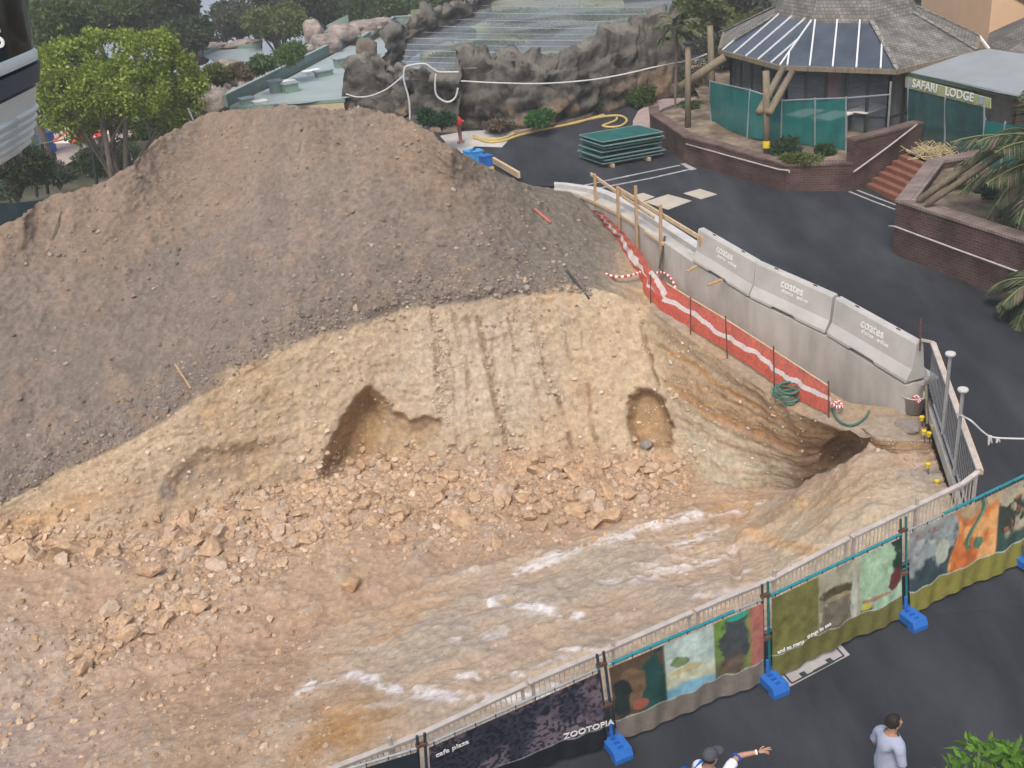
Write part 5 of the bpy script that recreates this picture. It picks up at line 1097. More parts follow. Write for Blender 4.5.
# ================================================================ stack of fence panels
skl, skb, skr = at_road(581, 159.5), at_road(604, 169), at_road(664, 158); ux = (skr-skb).normalized(); uy = (skl-skb).normalized(); lx, ly = (skr-skb).length, (skl-skb).length
zz = skb.z+.13
for k, t in enumerate((.15, .75)):
    p = skb+ux*lx*t+uy*.1; mb = MB(); mb.bar(p-uy*.15, p+uy*(ly*.9), .1, .12); mb.v = [v+Vector((0, 0, .065)) for v in mb.v]; tag(mb.build('timber_bearer', M['timber_pale']), ('left' if k == 0 else 'right')+' timber bearer under the stack of green fence panels', 'timber bearer')
for k in range(7):
    o = Vector((0, 0, zz+.02+k*.125+(.0 if k < 3 else .04))); jit = ux*random.uniform(-.12, .12)+uy*random.uniform(-.08, .08); q = [Vector((p.x, p.y, 0))+o+jit for p in (skb, skb+ux*lx, skb+ux*lx+uy*ly, skb+uy*ly)]
    tilt = Vector((0, 0, random.uniform(0, .03))); q[1] += tilt; q[2] += tilt
    r_ = empty('stacked_panel', q[0], ('topmost green panel of the flat stack on the upper road' if k == 6 else 'lowest green panel of the flat stack on the upper road' if k == 0 else 'green clad fence panel within the flat stack on the upper road'), 'fence panel', 'stacked green fence panels')
    MB().prism([p-Vector((0, 0, .02)) for p in q], [p+Vector((0, 0, .03)) for p in q]).build('cloth_cover', mat('panel_green', (.012, .10, .09), .7, .3, 2), r_)
    for a, b in ((0, 1), (1, 2), (2, 3), (3, 0)): MB().tube([q[a]+Vector((0, 0, .02)), q[b]+Vector((0, 0, .02))], .026, 6).build('frame_tube', M['panel_tube'], r_)
# ================================================================ hose, hydrant, crates, plank
hp = [(474, 139), (488, 141), (503, 139.5), (516, 134.5), (535, 131), (560, 127.5), (578, 123), (600, 118.5), (612, 117), (622, 117.5), (627, 122), (621, 127), (610, 128.5), (603, 127), (609, 124.5), (616, 121.5), (617, 119)]
cable('yellow_hose', curve([at_road(*p)+Vector((0, 0, .05)) for p in hp]), .055, M['hose'], 'yellow hose ending in a loop on the upper road', 'hose')
hp = [(474, 137), (487, 143), (505, 141.5), (520, 136.5), (545, 130.5), (577, 124), (590, 120), (604, 116)]
cable('yellow_hose', curve([at_road(*p)+Vector((0, 0, .05)) for p in hp]), .055, M['hose'], 'second yellow hose running straight beside the looped one', 'hose')
hy = at_road(461, 143); r_ = empty('hydrant', hy, 'red topped hydrant standpipe on the concrete apron', 'hydrant')
MB().lathe(hy, [(.16, 0), (.16, .05), (.08, .06), (.075, .7), (.09, .7)], 12).build('standpipe', mat('pipe_pinkgrey', (.25, .13, .12), .7), r_, True); MB().lathe(hy+Vector((0, 0, .7)), [(.09, 0), (.14, .03), (.15, .25), (.09, .34), (.03, .38), (0, .38)], 12).build('valve_head', M['red'], r_, True)
MB().tube([hy+Vector((-.2, 0, .88)), hy+Vector((.22, 0, .88))], .05, 8).build('outlet', M['red'], r_)
for k, (x, y, c1, c2, lb) in enumerate(((470, 156, 'bluelight', 'yellow', 'light blue crate with a yellow band at the back of the row behind the heap'), (477, 156, 'bluelight', 'red', 'light blue crate with a red band behind the crest of the heap'), (486, 161, 'blue', 'yellow', 'blue crate with yellow top nearest the timber plank behind the heap'))):
    p = at_z(x, y, 2.5); r_ = empty('crate', (p.x, p.y, 2.05), lb, 'crate', 'crates behind the heap'); MB().box((p.x, p.y, 2.36), (.36, .36, .62), .5).build('body', M[c1], r_); MB().box((p.x, p.y-.02, 2.25), (.39, .39, .10), .5).build('band', M[c2], r_); MB().box((p.x, p.y, 2.70), (.4, .4, .05), .5).build('lid', M[c1], r_)
tag(MB().bar(at_z(493, 160, 2.25), at_z(519, 175, 2.25), .1, .22).build('timber_plank', M['timber_pale']), 'pale timber plank on edge behind the crest of the heap, beside the crates', 'plank')
# ================================================================ moulded rock walls
def rockwall(name, pts, label, cat='rock wall', seed=0, depth=2.2, cols=(.125, .117, .103), cold=(.038, .036, .032), colb=(.27, .19, .13), amp=.45, step=1.6, zb_off=-.3):
    """pts: (px, base py, base z, top py, lean back)"""
    a = np.array(pts, float); xs_ = np.arange(a[0, 0], a[-1, 0], step); rowsn = 34; prof_ = []
    V_ = []; T_ = []
    for x in xs_:
        by = np.interp(x, a[:, 0], a[:, 1]); bz = np.interp(x, a[:, 0], a[:, 2]); ty = np.interp(x, a[:, 0], a[:, 3]); ln_ = np.interp(x, a[:, 0], a[:, 4])
        B = at_z(x, by, bz); T = at_y(x, ty, B.y+ln_); prof_.append((B, T))
    for k in range(rowsn):
        t = k/(rowsn-1)
        for B, T in prof_:
            if t < .62: s = t/.62; p = B.lerp(T, s); p = Vector((p.x, B.y+(T.y-B.y)*(s**1.8), p.z)) ; p.z += zb_off*(1-s)
            else: s = (t-.62)/.38; p = T+Vector((0, depth*s, -.9*s*s*(T.z-B.z)*.6))
            V_.append(tuple(p)); T_.append(t)
    Vn = np.array(V_); T_ = np.array(T_); G_ = Vn.reshape(rowsn, len(xs_), 3); N_ = normals(G_).reshape(-1, 3)
    if (N_[:, 1][T_ < .5]).mean() > 0: N_ = -N_
    g1 = fbm(Vn*np.array([.8, 1, 1.2]), .55, 5, seed); g2 = fbm(Vn*np.array([.8, 1, 1.5]), 1.7, 5, seed+3); rdg = 1-np.abs(fbm(Vn*np.array([.7, .7, 1.5]), .9, 4, seed+5))*2.6; stp = np.round(Vn[:, 2]*1.1+1.5*g1)/1.1-(Vn[:, 2]+1.5*g1/1.1)
    fade = sstep(0, .12, T_)
    Vd = Vn+N_*((amp*g1+amp*.4*g2+amp*.4*rdg+.35*stp+amp*.5*fbm(Vn*np.array([.6, 1, 1.3]), 1.0, 4, seed+9))*fade)[:, None]; Vd[:, 2] += (g1*.25)*sstep(.3, .6, T_)
    C_ = np.repeat(np.array([cols]), len(Vn), 0); C_ = mixc(C_, cold, sstep(-.1, .45, -g2+.3*g1)*.85); C_ = mixc(C_, cold, sstep(.1, .5, fbm(Vn*np.array([1.6, 1.6, .15]), 1.2, 4, seed+21))*.6); C_ = mixc(C_, colb, sstep(.2, .5, g1+.4*g2)*(1-sstep(.15, .45, T_))*.8); C_ = mixc(C_, np.array(cols)*1.9, sstep(.5, .68, T_+.1*g2)*.6)  # stains, plus crevice shade and lighter sky-lit tops painted into the rock colour
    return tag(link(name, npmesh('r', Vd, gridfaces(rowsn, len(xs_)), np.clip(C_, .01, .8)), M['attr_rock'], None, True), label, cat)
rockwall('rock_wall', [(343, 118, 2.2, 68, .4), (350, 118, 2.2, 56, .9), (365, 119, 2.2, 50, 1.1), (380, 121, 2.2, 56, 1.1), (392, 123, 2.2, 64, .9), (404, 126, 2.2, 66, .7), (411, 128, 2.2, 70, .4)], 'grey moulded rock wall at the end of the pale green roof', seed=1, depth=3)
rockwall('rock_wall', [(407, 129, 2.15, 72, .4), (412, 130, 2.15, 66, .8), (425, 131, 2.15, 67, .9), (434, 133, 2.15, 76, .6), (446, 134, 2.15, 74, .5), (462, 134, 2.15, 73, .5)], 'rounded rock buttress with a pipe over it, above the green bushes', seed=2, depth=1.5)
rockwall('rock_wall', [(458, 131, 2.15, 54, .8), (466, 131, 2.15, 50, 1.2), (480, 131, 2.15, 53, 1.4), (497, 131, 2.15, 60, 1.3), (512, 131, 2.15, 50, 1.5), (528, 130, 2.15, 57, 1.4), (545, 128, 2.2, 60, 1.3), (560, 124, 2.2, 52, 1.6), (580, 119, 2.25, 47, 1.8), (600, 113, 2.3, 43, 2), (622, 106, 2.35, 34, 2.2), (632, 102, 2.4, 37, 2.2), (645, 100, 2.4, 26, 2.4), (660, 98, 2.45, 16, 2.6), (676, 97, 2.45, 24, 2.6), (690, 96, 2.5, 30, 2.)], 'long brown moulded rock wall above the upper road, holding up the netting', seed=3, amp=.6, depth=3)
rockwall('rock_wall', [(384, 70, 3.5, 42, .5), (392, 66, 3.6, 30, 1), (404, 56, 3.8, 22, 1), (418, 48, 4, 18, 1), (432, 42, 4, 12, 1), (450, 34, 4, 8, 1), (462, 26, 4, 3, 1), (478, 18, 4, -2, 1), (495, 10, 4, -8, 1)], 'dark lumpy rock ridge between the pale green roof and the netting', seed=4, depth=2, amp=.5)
def boulder(px, py, z, sx, sz, label, seed, cols=(.36, .315, .28), sy=None):
    bm = bmesh.new(); bmesh.ops.create_icosphere(bm, subdivisions=4, radius=1); P = np.array([v.co[:] for v in bm.verts]); Fc = [[v.index for v in f.verts] for f in bm.faces]; bm.free()
    c_ = at_z(px, py, z); dist = (c_-Vector((0, 0, H))).length; s = sx*dist/F; h = sz*dist/F
    P = P*(1+.32*fbm(P, 1.1, 4, seed)[:, None]+.12*fbm(P, 3, 4, seed+2)[:, None]); P = np.sign(P)*np.abs(P)**.85
    Vd = P*np.array([s, (sy or sx*.9)*dist/F, h])+np.array(c_); g = fbm(P, 2.2, 5, seed+4); C_ = mixc(np.repeat(np.array([cols]), len(P), 0), (.17, .14, .12), sstep(0, .5, g)*.6); C_ = mixc(C_, (.42, .30, .22), sstep(.1, .5, -g)*.3)
    return tag(link('boulder', npmesh('b', Vd, Fc, C_), M['attr_rock'], None, True), label, 'boulder')
for k, a in enumerate([(214, 98, 3.6, 16, 15, 'large rounded pale boulder at the left foot of the pale green roof'), (239, 99, 3.8, 11, 11, 'boulder between the large rounded boulder and the roof tip'), (252, 89, 4.2, 12, 8, 'flat topped boulder halfway along the parapet, lower one'), (268, 82, 4.4, 11, 8, 'small boulder against the parapet above the flat topped one'), (268, 73, 4.4, 9, 7, 'boulder just below the small round tree, left one'), (280, 67, 4.6, 11, 7, 'boulder right below the small round tree'), (297, 59, 4.8, 10, 7, 'pinkish boulder above the parapet, left of three'), (306, 52, 5, 9, 6, 'small flat boulder high above the parapet'), (314, 36, 5.2, 9, 14, 'tall upright boulder beside the green fin wall'), (326, 45, 5, 12, 9, 'broad boulder just below the tall upright one'), (342, 34, 5.2, 14, 9, 'broad boulder at the foot of the green fin wall'), (362, 29, 5.2, 13, 8, 'pale boulder beyond the parapet, second from the right'), (380, 24, 5.3, 12, 6, 'pale boulder beyond the parapet, farthest right'), (198, 58, 3.2, 8, 8, 'boulder at the left corner of the small flat roof'), (212, 48, 3.6, 14, 4, 'low rock rim behind the small flat roof, left half'), (244, 44, 3.6, 15, 4, 'low rock rim behind the small flat roof, right half'), (222, 72, 3.2, 20, 9, 'broad rock in front of the small flat roof'), (246, 73, 3.4, 14, 10, 'brown rock half hidden by the low shrubs below the small roof'), (366, 49, 5., 9, 10, 'brown boulder on the pale green roof by the dark rock ridge')]):
    boulder(a[0], a[1], a[2]-1.35, a[3]*1.1, a[4], a[5], seed=100+k*7, cols=(.36, .31, .28) if k not in (17, 18) else (.2, .165, .13))
# ================================================================ roofs
rf = empty('flat_roof_building', (-7, 46, 0), 'building with a pale green sheet metal roof behind the soil heap', 'building')
ZR = 3.2
def rz(x, y, dz=0): return at_z(x, y, ZR+dz)
poly_ = [rz(232, 106), rz(300, 103.5), rz(345, 98), rz(420, 85), rz(420, 24), rz(398, 25), rz(366, 46), rz(349, 46), rz(281, 82)]
mb = MB(); mb.face(poly_); mb.build('roof', M['roofmetal'], rf)
mb = MB(); tpx = [(227, 106), (277, 80.5), (349, 43.5), (363, 45), (395, 24.5), (425, 23)]; Q = [rz(*p) for p in tpx]
for a, b in zip(Q, Q[1:]): mb.bar(a+Vector((0, 0, .22)), b+Vector((0, 0, .22)), .12, .55)
pr_ = mb.build('parapet', M['roofgreen'], rf); mb = MB()
for a, b in zip(Q, Q[1:]): mb.bar(a+Vector((0, 0, .52)), b+Vector((0, 0, .52)), .22, .05)
mb.build('capping', M['roofmetal'], pr_)
mb = MB(); mb.bar(rz(230, 107)-Vector((0, 0, .06)), rz(345, 99)-Vector((0, 0, .06)), .15, .14); mb.build('gutter', M['roofgreen'], rf)
mb = MB(); a, b = rz(236, 107.5), rz(343, 100); mb.face([V3(a, 0), V3(b, 0), b-Vector((0, -.1, .14)), a-Vector((0, -.1, .14))]); mb.build('wall', M['sandrender'], rf)
for k, (x, y, w_, d_, h_, m_, lb) in enumerate(((247, 104, .9, .8, .35, 'roofgreen', 'green vent box nearest the roof tip'), (260, 103.5, .8, .8, .14, 'white', 'white domed skylight near the roof tip'), (277, 92, .9, .9, .7, 'roofgreen', 'tall green vent box with a flat lid on the roof'), (291, 92, 1.1, .9, .55, 'roofgreen', 'green vent box right of the tall one'), (288, 85, .9, .9, .25, 'white', 'white skylight behind the middle vent boxes'), (312, 74, 1.3, .8, .2, 'white', 'long white skylight in the middle of the roof'), (324, 76, 1.4, .8, .35, 'roofgreen', 'long green vent box in the middle of the roof'), (342, 67, 1.1, 1, .6, 'roofgreen', 'green vent box beside the dark rock wall'))):
    p = rz(x, y); r_ = empty('roof_vent' if m_ != 'white' else 'skylight', p, lb, 'roof vent' if m_ != 'white' else 'skylight', 'boxes on the pale green roof'); w_ *= .62; d_ *= .62; h_ *= .75; MB().box(p+Vector((0, 0, h_/2)), (w_, d_, h_), .5).build('box', M[m_], r_); MB().box(p+Vector((0, 0, h_+.03)), (w_+.12, d_+.12, .06), .5).build('lid', M['roofmetal' if m_ != 'white' else 'white'], r_)
fin = [at_z(326, 27, 3.7), at_z(349, 27, 3.7)]; mb = MB(); a, b = fin; mb.prism([a, b, b+Vector((0, .15, 0)), a+Vector((0, .15, 0))], [at_y(327, 25, a.y), at_y(348, 14.5, b.y), at_y(348, 14.5, b.y+.15), at_y(327, 25, a.y+.15)]); tag(mb.build('fin_wall', M['roofgreen']), 'green triangular fin wall among the pale boulders', 'fin wall')
r2 = empty('small_flat_roof', at_z(235, 58, 2.1), 'small pale green flat roof ringed by rocks at upper left', 'roof'); q = [at_z(x, y, 2.1) for x, y in ((203, 56), (222, 49), (262, 48), (266, 62), (245, 67), (222, 66))]
MB().face(q).__class__; mb = MB(); mb.face(q); mb.build('roof_sheet', M['roofmetal'], r2); mb = MB(); [mb.bar(a+Vector((0, 0, .12)), b+Vector((0, 0, .12)), .15, .3) for a, b in zip([q[0], q[1]], [q[1], q[2]])]; mb.build('upstand', M['roofgreen'], r2)
# ================================================================ netting
ZN = 4.5
nt_ = empty('exhibit_netting', at_z(520, 55, 0), 'grey see-through netting stretched in bands over the planted enclosure behind the rocks', 'netting')
bnd = [(398, 74), (432, 72), (462, 71), (500, 61), (560, 53), (610, 44), (648, 30), (668, 8), (700, -40), (440, -40), (478, 2), (440, 20), (408, 40)]
bm = bmesh.new(); bm.faces.new([bm.verts.new(at_z(x, y, ZN)) for x, y in bnd]); bmesh.ops.triangulate(bm, faces=bm.faces[:])
for k in range(42, 100, 2): bmesh.ops.bisect_plane(bm, geom=bm.verts[:]+bm.edges[:]+bm.faces[:], plane_co=(0, k, 0), plane_no=(0.0, 1, 0))
for k in range(-20, 24, 2): bmesh.ops.bisect_plane(bm, geom=bm.verts[:]+bm.edges[:]+bm.faces[:], plane_co=(k, 0, 0), plane_no=(1, 0, 0))
for v in bm.verts: v.co.z += .18*math.sin(v.co.y*1.57)-.1
me = D.meshes.new('net'); bm.to_mesh(me); bm.free(); link('net', me, M['net'], nt_, True)
for k, y in enumerate((6, 13, 20, 27, 33, 39, 45, 51, 57, 62, 67)):
    xl = np.interp(y, [0, 20, 40, 72], [478, 440, 408, 398]); xr = np.interp(y, [8, 30, 44, 53, 61, 71], [668, 648, 610, 560, 500, 462]); P = [at_z(xl+(xr-xl)*t, y+(-1.5+3*t)*.6+1.2*math.sin(t*3.1), ZN+.12) for t in np.linspace(0, 1, 9)]
    MB().tube(P, .016 if k % 2 else .011, 5).build('cable', M['netwire'], nt_)
mb = MB(); mb.face([(-3, 46.5, 2.4), (7.5, 47.5, 2.4), (12, 90, 2.6), (-5, 90, 2.6)]); tag(mb.build('enclosure_ground', M['enc']), kind='structure')
# ropes and pipes along the rocks
cable('barrier_rope', curve([at_y(x, y, 43.4) for x, y in ((461, 81), (500, 83), (545, 83.5), (590, 80), (625, 74), (655, 67), (690, 60), (707, 54))]), .03, M['rope'], 'long pale rope sagging from the rock buttress to the lodge posts', 'rope')
cable('pipe_run', curve([at_y(x, y, 44.4) for x, y in ((410, 120), (409, 100), (404, 80), (405, 68), (412, 65), (425, 64), (433, 69), (440, 72), (459, 72))]), .04, M['rope'], 'pale pipe bent over the top of the rock buttress', 'pipe')
cable('barrier_rope', curve([at_y(x, y, 46.3) for x, y in ((346, 94), (357, 97), (370, 96), (385, 90), (396, 82), (405, 74))]), .03, M['rope'], 'pale rope sagging across the grey rock wall', 'rope')
cable('barrier_rope', curve([at_y(x, y, 43.9) for x, y in ((436, 74), (435, 85), (437, 96), (447, 102), (455, 98), (458, 88))]), .04, M['rope'], 'thin rope hanging in a loop beside the rock buttress', 'rope')
# ================================================================ fence at upper left
lf = []
for i, (bx_, by_, tx_, ty_) in enumerate(((-20, 205, -24, 150), (37, 195, 31, 147), (48, 190, 42, 144), (97, 178, 91, 134), (152, 158, 148, 118), (190, 140, 188, 108))):
    b = at_z(bx_, by_, 2.6) if i else at_z(bx_, by_+6, 2.6); lf.append((Vector((b.x, b.y+1.5, 0)), (tx_, ty_)))
fr = empty('steel_fence', (-14, 34, 0), 'black steel fence with thin top wire behind the left crest of the heap', 'fence'); tops_ = []
for b, (tx_, ty_) in lf:
    B = at_y(tx_+6, ty_+50, b.y); T = at_y(tx_, ty_, b.y); tops_.append(T); MB().tube([B, T], .07, 6).build('post', M['darksteel'], fr)
MB().tube(tops_[:1]+tops_[1:], .03, 5).build('top_wire', mat('fence_wire', (.13, .20, .19), .6), fr)
lowr = [T-Vector((0, 0, 1.45)) for T in tops_]; MB().tube(lowr[:3], .03, 5).build('mid_wire', mat('fence_wire2', (.10, .17, .16), .6), fr)
ft = [at_y(-30, 203, 33.5), at_y(15, 203, 33.5), at_y(40, 200, 33.8), at_y(60, 195, 34)]; mb = MB()
for a, b in zip(ft, ft[1:]): mb.face([a, b, b-Vector((0, 0, 2.2)), a-Vector((0, 0, 2.2))])
mb.build('privacy_cloth', M['shade_black'], fr)
mb = MB(); mb.tube([at_y(188, 108, 35.5), at_y(194, 122, 35.5)], .03, 6); tag(mb.build('star_picket', M['steel']), 'grey picket poking up behind the left shoulder of the heap', 'picket')
# pale court beyond the trees
mb = MB(); mb.face([at_z(x, y, -.4) for x, y in ((48, 128), (95, 122), (150, 116), (160, 128), (92, 150), (60, 168))]); tag(mb.build('paved_court', mat('court', (.42, .34, .31), .85, .15, 2)), kind='structure')
def stall(x, y, w_, lb, m_='red'):
    p = at_z(x, y, -.4); r_ = empty('market_umbrella', p, lb, 'umbrella', 'umbrellas beyond the tree'); MB().tube([p, p+Vector((0, 0, 2.2))], .04, 6).build('pole', M['white'], r_)
    mb = MB(); n_ = 8; ap_ = p+Vector((0, 0, 2.6)); R_ = [p+Vector((w_*math.cos(k*PI/4), w_*math.sin(k*PI/4), 2.05)) for k in range(8)]
    for k in range(8): mb.face([R_[k], R_[(k+1) % 8], ap_], mi=k % 2)
    link('canopy', mb.mesh(), [M['red'], mat('canopy_pale', (.7, .5, .45), .7)], r_)
stall(88, 176, 1.3, 'red and pale umbrella beyond the trunk of the bright tree, left one'); stall(103, 172, 1.2, 'red and pale umbrella beyond the trunk of the bright tree, middle one'); stall(132, 160, 1.2, 'red and pale umbrella beyond the bright tree, farthest right')
p = at_z(50, 152, -.4); r_ = empty('blue_bin', p, 'blue bin at the left edge of the pale court', 'bin'); MB().lathe(p, [(.0, 0), (.4, 0), (.48, 1.1), (.5, 1.15), (0, 1.2)], 14).build('body', M['blue'], r_)
# ================================================================ trees and plants
def leaves(V0, Nrm, size, cols, r, droop=.0, aspect=.5):
    """leaf quads folded on the midrib -> verts, faces, colours"""
    n_ = len(V0); d = r.normal(size=(n_, 3)); d[:, 2] -= droop; d = d*.9+Nrm*.7; d /= np.linalg.norm(d, axis=1, keepdims=True)
    q = r.normal(size=(n_, 3)); s = np.cross(d, q); s /= np.linalg.norm(s, axis=1, keepdims=True); up__ = np.cross(s, d)
    L_ = (size*r.uniform(.6, 1.3, n_))[:, None]; Wd = L_*aspect*.5
    a = V0; b = V0+d*L_*.5+s*Wd+up__*L_*.06; c_ = V0+d*L_; e = V0+d*L_*.5-s*Wd+up__*L_*.06
    Vx = np.stack([a, b, c_, e], 1).reshape(-1, 3); Fx = np.arange(n_*4).reshape(-1, 4); return Vx, Fx, np.repeat(cols, 4, 0)
def crownmesh(blobs, n_, size, pal, seed, aspect=.55, droop=.1, gaps=.25):
    r = np.random.default_rng(seed); bl = np.array(blobs, float); vol = bl[:, 3]*bl[:, 4]*bl[:, 5]; k = r.choice(len(bl), n_*2, p=(vol**.75)/(vol**.75).sum())
    u = r.normal(size=(n_*2, 3)); u /= np.linalg.norm(u, axis=1, keepdims=True); rad = r.uniform(.35, 1, n_*2)**.45*(1+r.normal(size=n_*2)*.07)
    P = bl[k, :3]+u*rad[:, None]*bl[k, 3:6]; cl_ = fbm(P, 1.1/max(.5, bl[:, 3].mean()*.5), 3, seed); keep = cl_ > -gaps; P = P[keep][:n_]; u = u[keep][:n_]; cl_ = cl_[keep][:n_]
    pa = np.array(pal, float); w_ = np.clip(.5+.7*cl_+r.normal(size=len(P))*.22, 0, 1)[:, None]; c_ = (pa[0]*(1-w_)+pa[1]*w_)*r.uniform(.75, 1.25, (len(P), 1))
    return leaves(P, u, size, c_, r, droop, aspect)
def tree(name, base, trunk, blobs, n_, size, pal, label, seed, cat='tree', group=None, bark='bark', tr=.18, droop=.1, gaps=.25, aspect=.55, nl=None):
    base = Vector(base); root = empty(name, base, label, cat, group); rr = random.Random(seed)
    mb = MB(); top = Vector(trunk); cen = base.lerp(top, .55)
    def wob(a, b, r0, r1, n=6):
        P = [a.lerp(b, t/(n-1)) for t in range(n)]; P = [p+Vector((rr.uniform(-1, 1), rr.uniform(-1, 1), 0))*(b-a).length*.035*(0 if i in (0, n-1) else 1) for i, p in enumerate(P)]
        mb.tube(P, [r0+(r1-r0)*i/(n-1) for i in range(n)], 8); return P
    P = wob(base-Vector((0, 0, .3)), top, tr, tr*.45)
    for bl in blobs[:nl or 12]:
        s = P[rr.choice([2, 3, 4])]; e = Vector(bl[:3])+Vector((0, 0, bl[5]*.1)); wob(s, e, tr*.42, tr*.1)
        for k in range(3): e2 = Vector(bl[:3])+Vector((rr.uniform(-1, 1)*bl[3], rr.uniform(-1, 1)*bl[4], rr.uniform(-.2, .9)*bl[5]))*.75; wob(s.lerp(e, rr.uniform(.5, .9)), e2, tr*.16, tr*.04, 4)
    mb.build('trunk', M[bark], root, True)
    Vx, Fx, Cx = crownmesh(blobs, n_, size, pal, seed, aspect, droop, gaps); link('crown', npmesh('c', Vx, Fx, Cx), M['leaf'], root); return root
def B_(px, py, Y, rx, rz_, ry=None):
    p = at_y(px, py, Y); d = math.hypot(p.y, H-p.z)/F; return (p.x, p.y, p.z, rx*d, (ry or rx)*d, rz_*d)
G_bright = [(.11, .18, .03), (.29, .36, .06)]; G_mid = [(.045, .085, .02), (.10, .16, .035)]; G_dark = [(.022, .04, .018), (.06, .09, .035)]; G_grey = [(.05, .065, .045), (.11, .13, .085)]; G_olive = [(.08, .11, .03), (.14, .17, .05)]
# bright tree
Yb = 41
b_ = at_y(108, 180, Yb); tree('broadleaf_tree', (b_.x, b_.y, -.3), at_y(92, 85, Yb), [B_(70, 62, Yb, 26, 22), B_(108, 52, Yb+1, 30, 20), B_(148, 55, Yb, 30, 22), B_(176, 82, Yb+.5, 28, 22), B_(60, 92, Yb-1, 24, 24), B_(100, 88, Yb-1, 30, 26), B_(140, 92, Yb-1, 30, 24), B_(190, 98, Yb, 15, 16), B_(62, 118, Yb-1, 22, 12), B_(108, 118, Yb+1, 26, 10), B_(170, 112, Yb, 22, 12), B_(50, 75, Yb, 15, 25), B_(88, 36, Yb, 12, 8), B_(130, 35, Yb, 12, 8), B_(165, 38, Yb, 14, 9), B_(186, 62, Yb, 10, 10), B_(200, 84, Yb, 9, 9), B_(42, 60, Yb, 9, 9), B_(78, 136, Yb+.6, 14, 8), B_(132, 132, Yb+.8, 16, 8), B_(160, 128, Yb+.5, 14, 8), B_(185, 120, Yb+.3, 10, 9), B_(150, 108, Yb, 14, 8), B_(85, 126, Yb, 12, 7)], 24000, .15, G_bright, 'bright yellow-green broadleaf tree behind the left shoulder of the heap', 5, bark='bark_pale', tr=.16, gaps=.12, aspect=.6)
for k, (x0, y0, x1, y1) in enumerate(((110, 182, 96, 95), (120, 176, 126, 100), (114, 178, 108, 110))):
    a = at_y(x0, y0, Yb-.5+k*.6); mb = MB(); b = at_y(x1, y1, Yb-.3+k*.6); mb.tube([a-Vector((0, 0, 1)), a.lerp(b, .5)+Vector((.1, 0, 0)), b], [.13, .1, .05], 8); tag(mb.build('tree_stem', M['bark_pale'], None, True), ['thickest pale slanting stem under the bright tree', 'straight thin stem under the bright tree, right of the others', 'thin middle stem under the bright tree'][k], 'tree stem')
TR = [
 (125, 2, 79, 40, 20, G_mid, 'mid green tree at the top edge left of the water gap', .3), (175, 12, 76, 26, 22, G_dark, 'dark tree at the top edge right of the first water gap', .3), (270, -2, 92, 44, 20, G_dark, 'dark tree at the top edge above the olive rounded tree', .3),
 (85, 88, 58, 40, 30, G_dark, 'dark dense tree seen through the bright tree, left half', .3), (150, 92, 56, 40, 30, G_dark, 'dark dense tree seen through the bright tree, right half', .3), (55, 30, 66, 34, 26, G_mid, 'mid green tree behind the left top of the bright tree', .4),
 (30, 20, 72, 46, 26, G_grey, 'grey-green gum tree at the top left corner behind the gondola', .2), (95, 22, 78, 42, 24, G_dark, 'dark tree behind the bright tree, left of the water gap', .0),
 (20, 62, 62, 28, 24, G_mid, 'mid green bush between the gondola and the bright tree', .3), (150, 20, 80, 36, 26, G_dark, 'dark loose tree behind the right half of the bright tree', .2), (180, 34, 74, 28, 22, G_dark, 'dark spreading tree left of the small flat roof', .3),
 (238, 22, 88, 30, 18, G_grey, 'brownish grey tree above the small flat roof', .3), (272, 24, 80, 32, 20, G_olive, 'olive rounded tree behind the small flat roof', .4), (310, 12, 88, 38, 30, G_dark, 'dark dense tree behind the tall upright boulder', .4),
 (352, 8, 90, 40, 26, G_mid, 'green tree behind the fin wall', .4), (400, 2, 92, 38, 20, G_mid, 'green tree above the dark rock ridge', .4), (445, -6, 95, 36, 16, G_dark, 'dark tree at the top edge above the netting, left part', .4), (500, -8, 98, 40, 14, G_olive, 'olive tree at the top edge above the netting', .4), (570, -4, 92, 45, 14, G_mid, 'green tree at the top edge, middle of the netting', .4), (625, -6, 88, 38, 16, G_olive, 'yellow-green tree at the top edge, right part of the netting', .4),
 (700, 12, 62, 34, 26, G_olive, 'scrubby tree between the netting and the lodge roof', .3), (738, 2, 66, 34, 22, G_grey, 'grey scrubby tree touching the lodge roof', .3), (940, 8, 66, 34, 34, G_dark, 'dark tree between the lodge roof and the apricot building', .4), (975, 18, 62, 26, 30, G_mid, 'dark green tree against the apricot wall', .4), (920, -20, 70, 40, 30, G_dark, 'dark tree crown at the top edge above the lodge', .4)]
for k, (x, y, Y, rx, rz_, pal, lb, gp) in enumerate(TR):
    r = random.Random(k); bl = [B_(x+r.uniform(-.65, .65)*rx, y+r.uniform(-.6, .6)*rz_, Y+r.uniform(-2, 2), rx*r.uniform(.4, .6), rz_*r.uniform(.4, .6)) for _ in range(7)]+[B_(x, y, Y, rx*.7, rz_*.7)]
    p = at_y(x, y, Y); gz = gfun(p.x, Y); gz = max(gz, -30); tree('background_tree', (p.x, Y, gz-.5), (p.x, Y, p.z), bl, 5200, .34, pal, lb, 30+k, group='trees beyond the zoo roofs', gaps=gp, tr=.28)
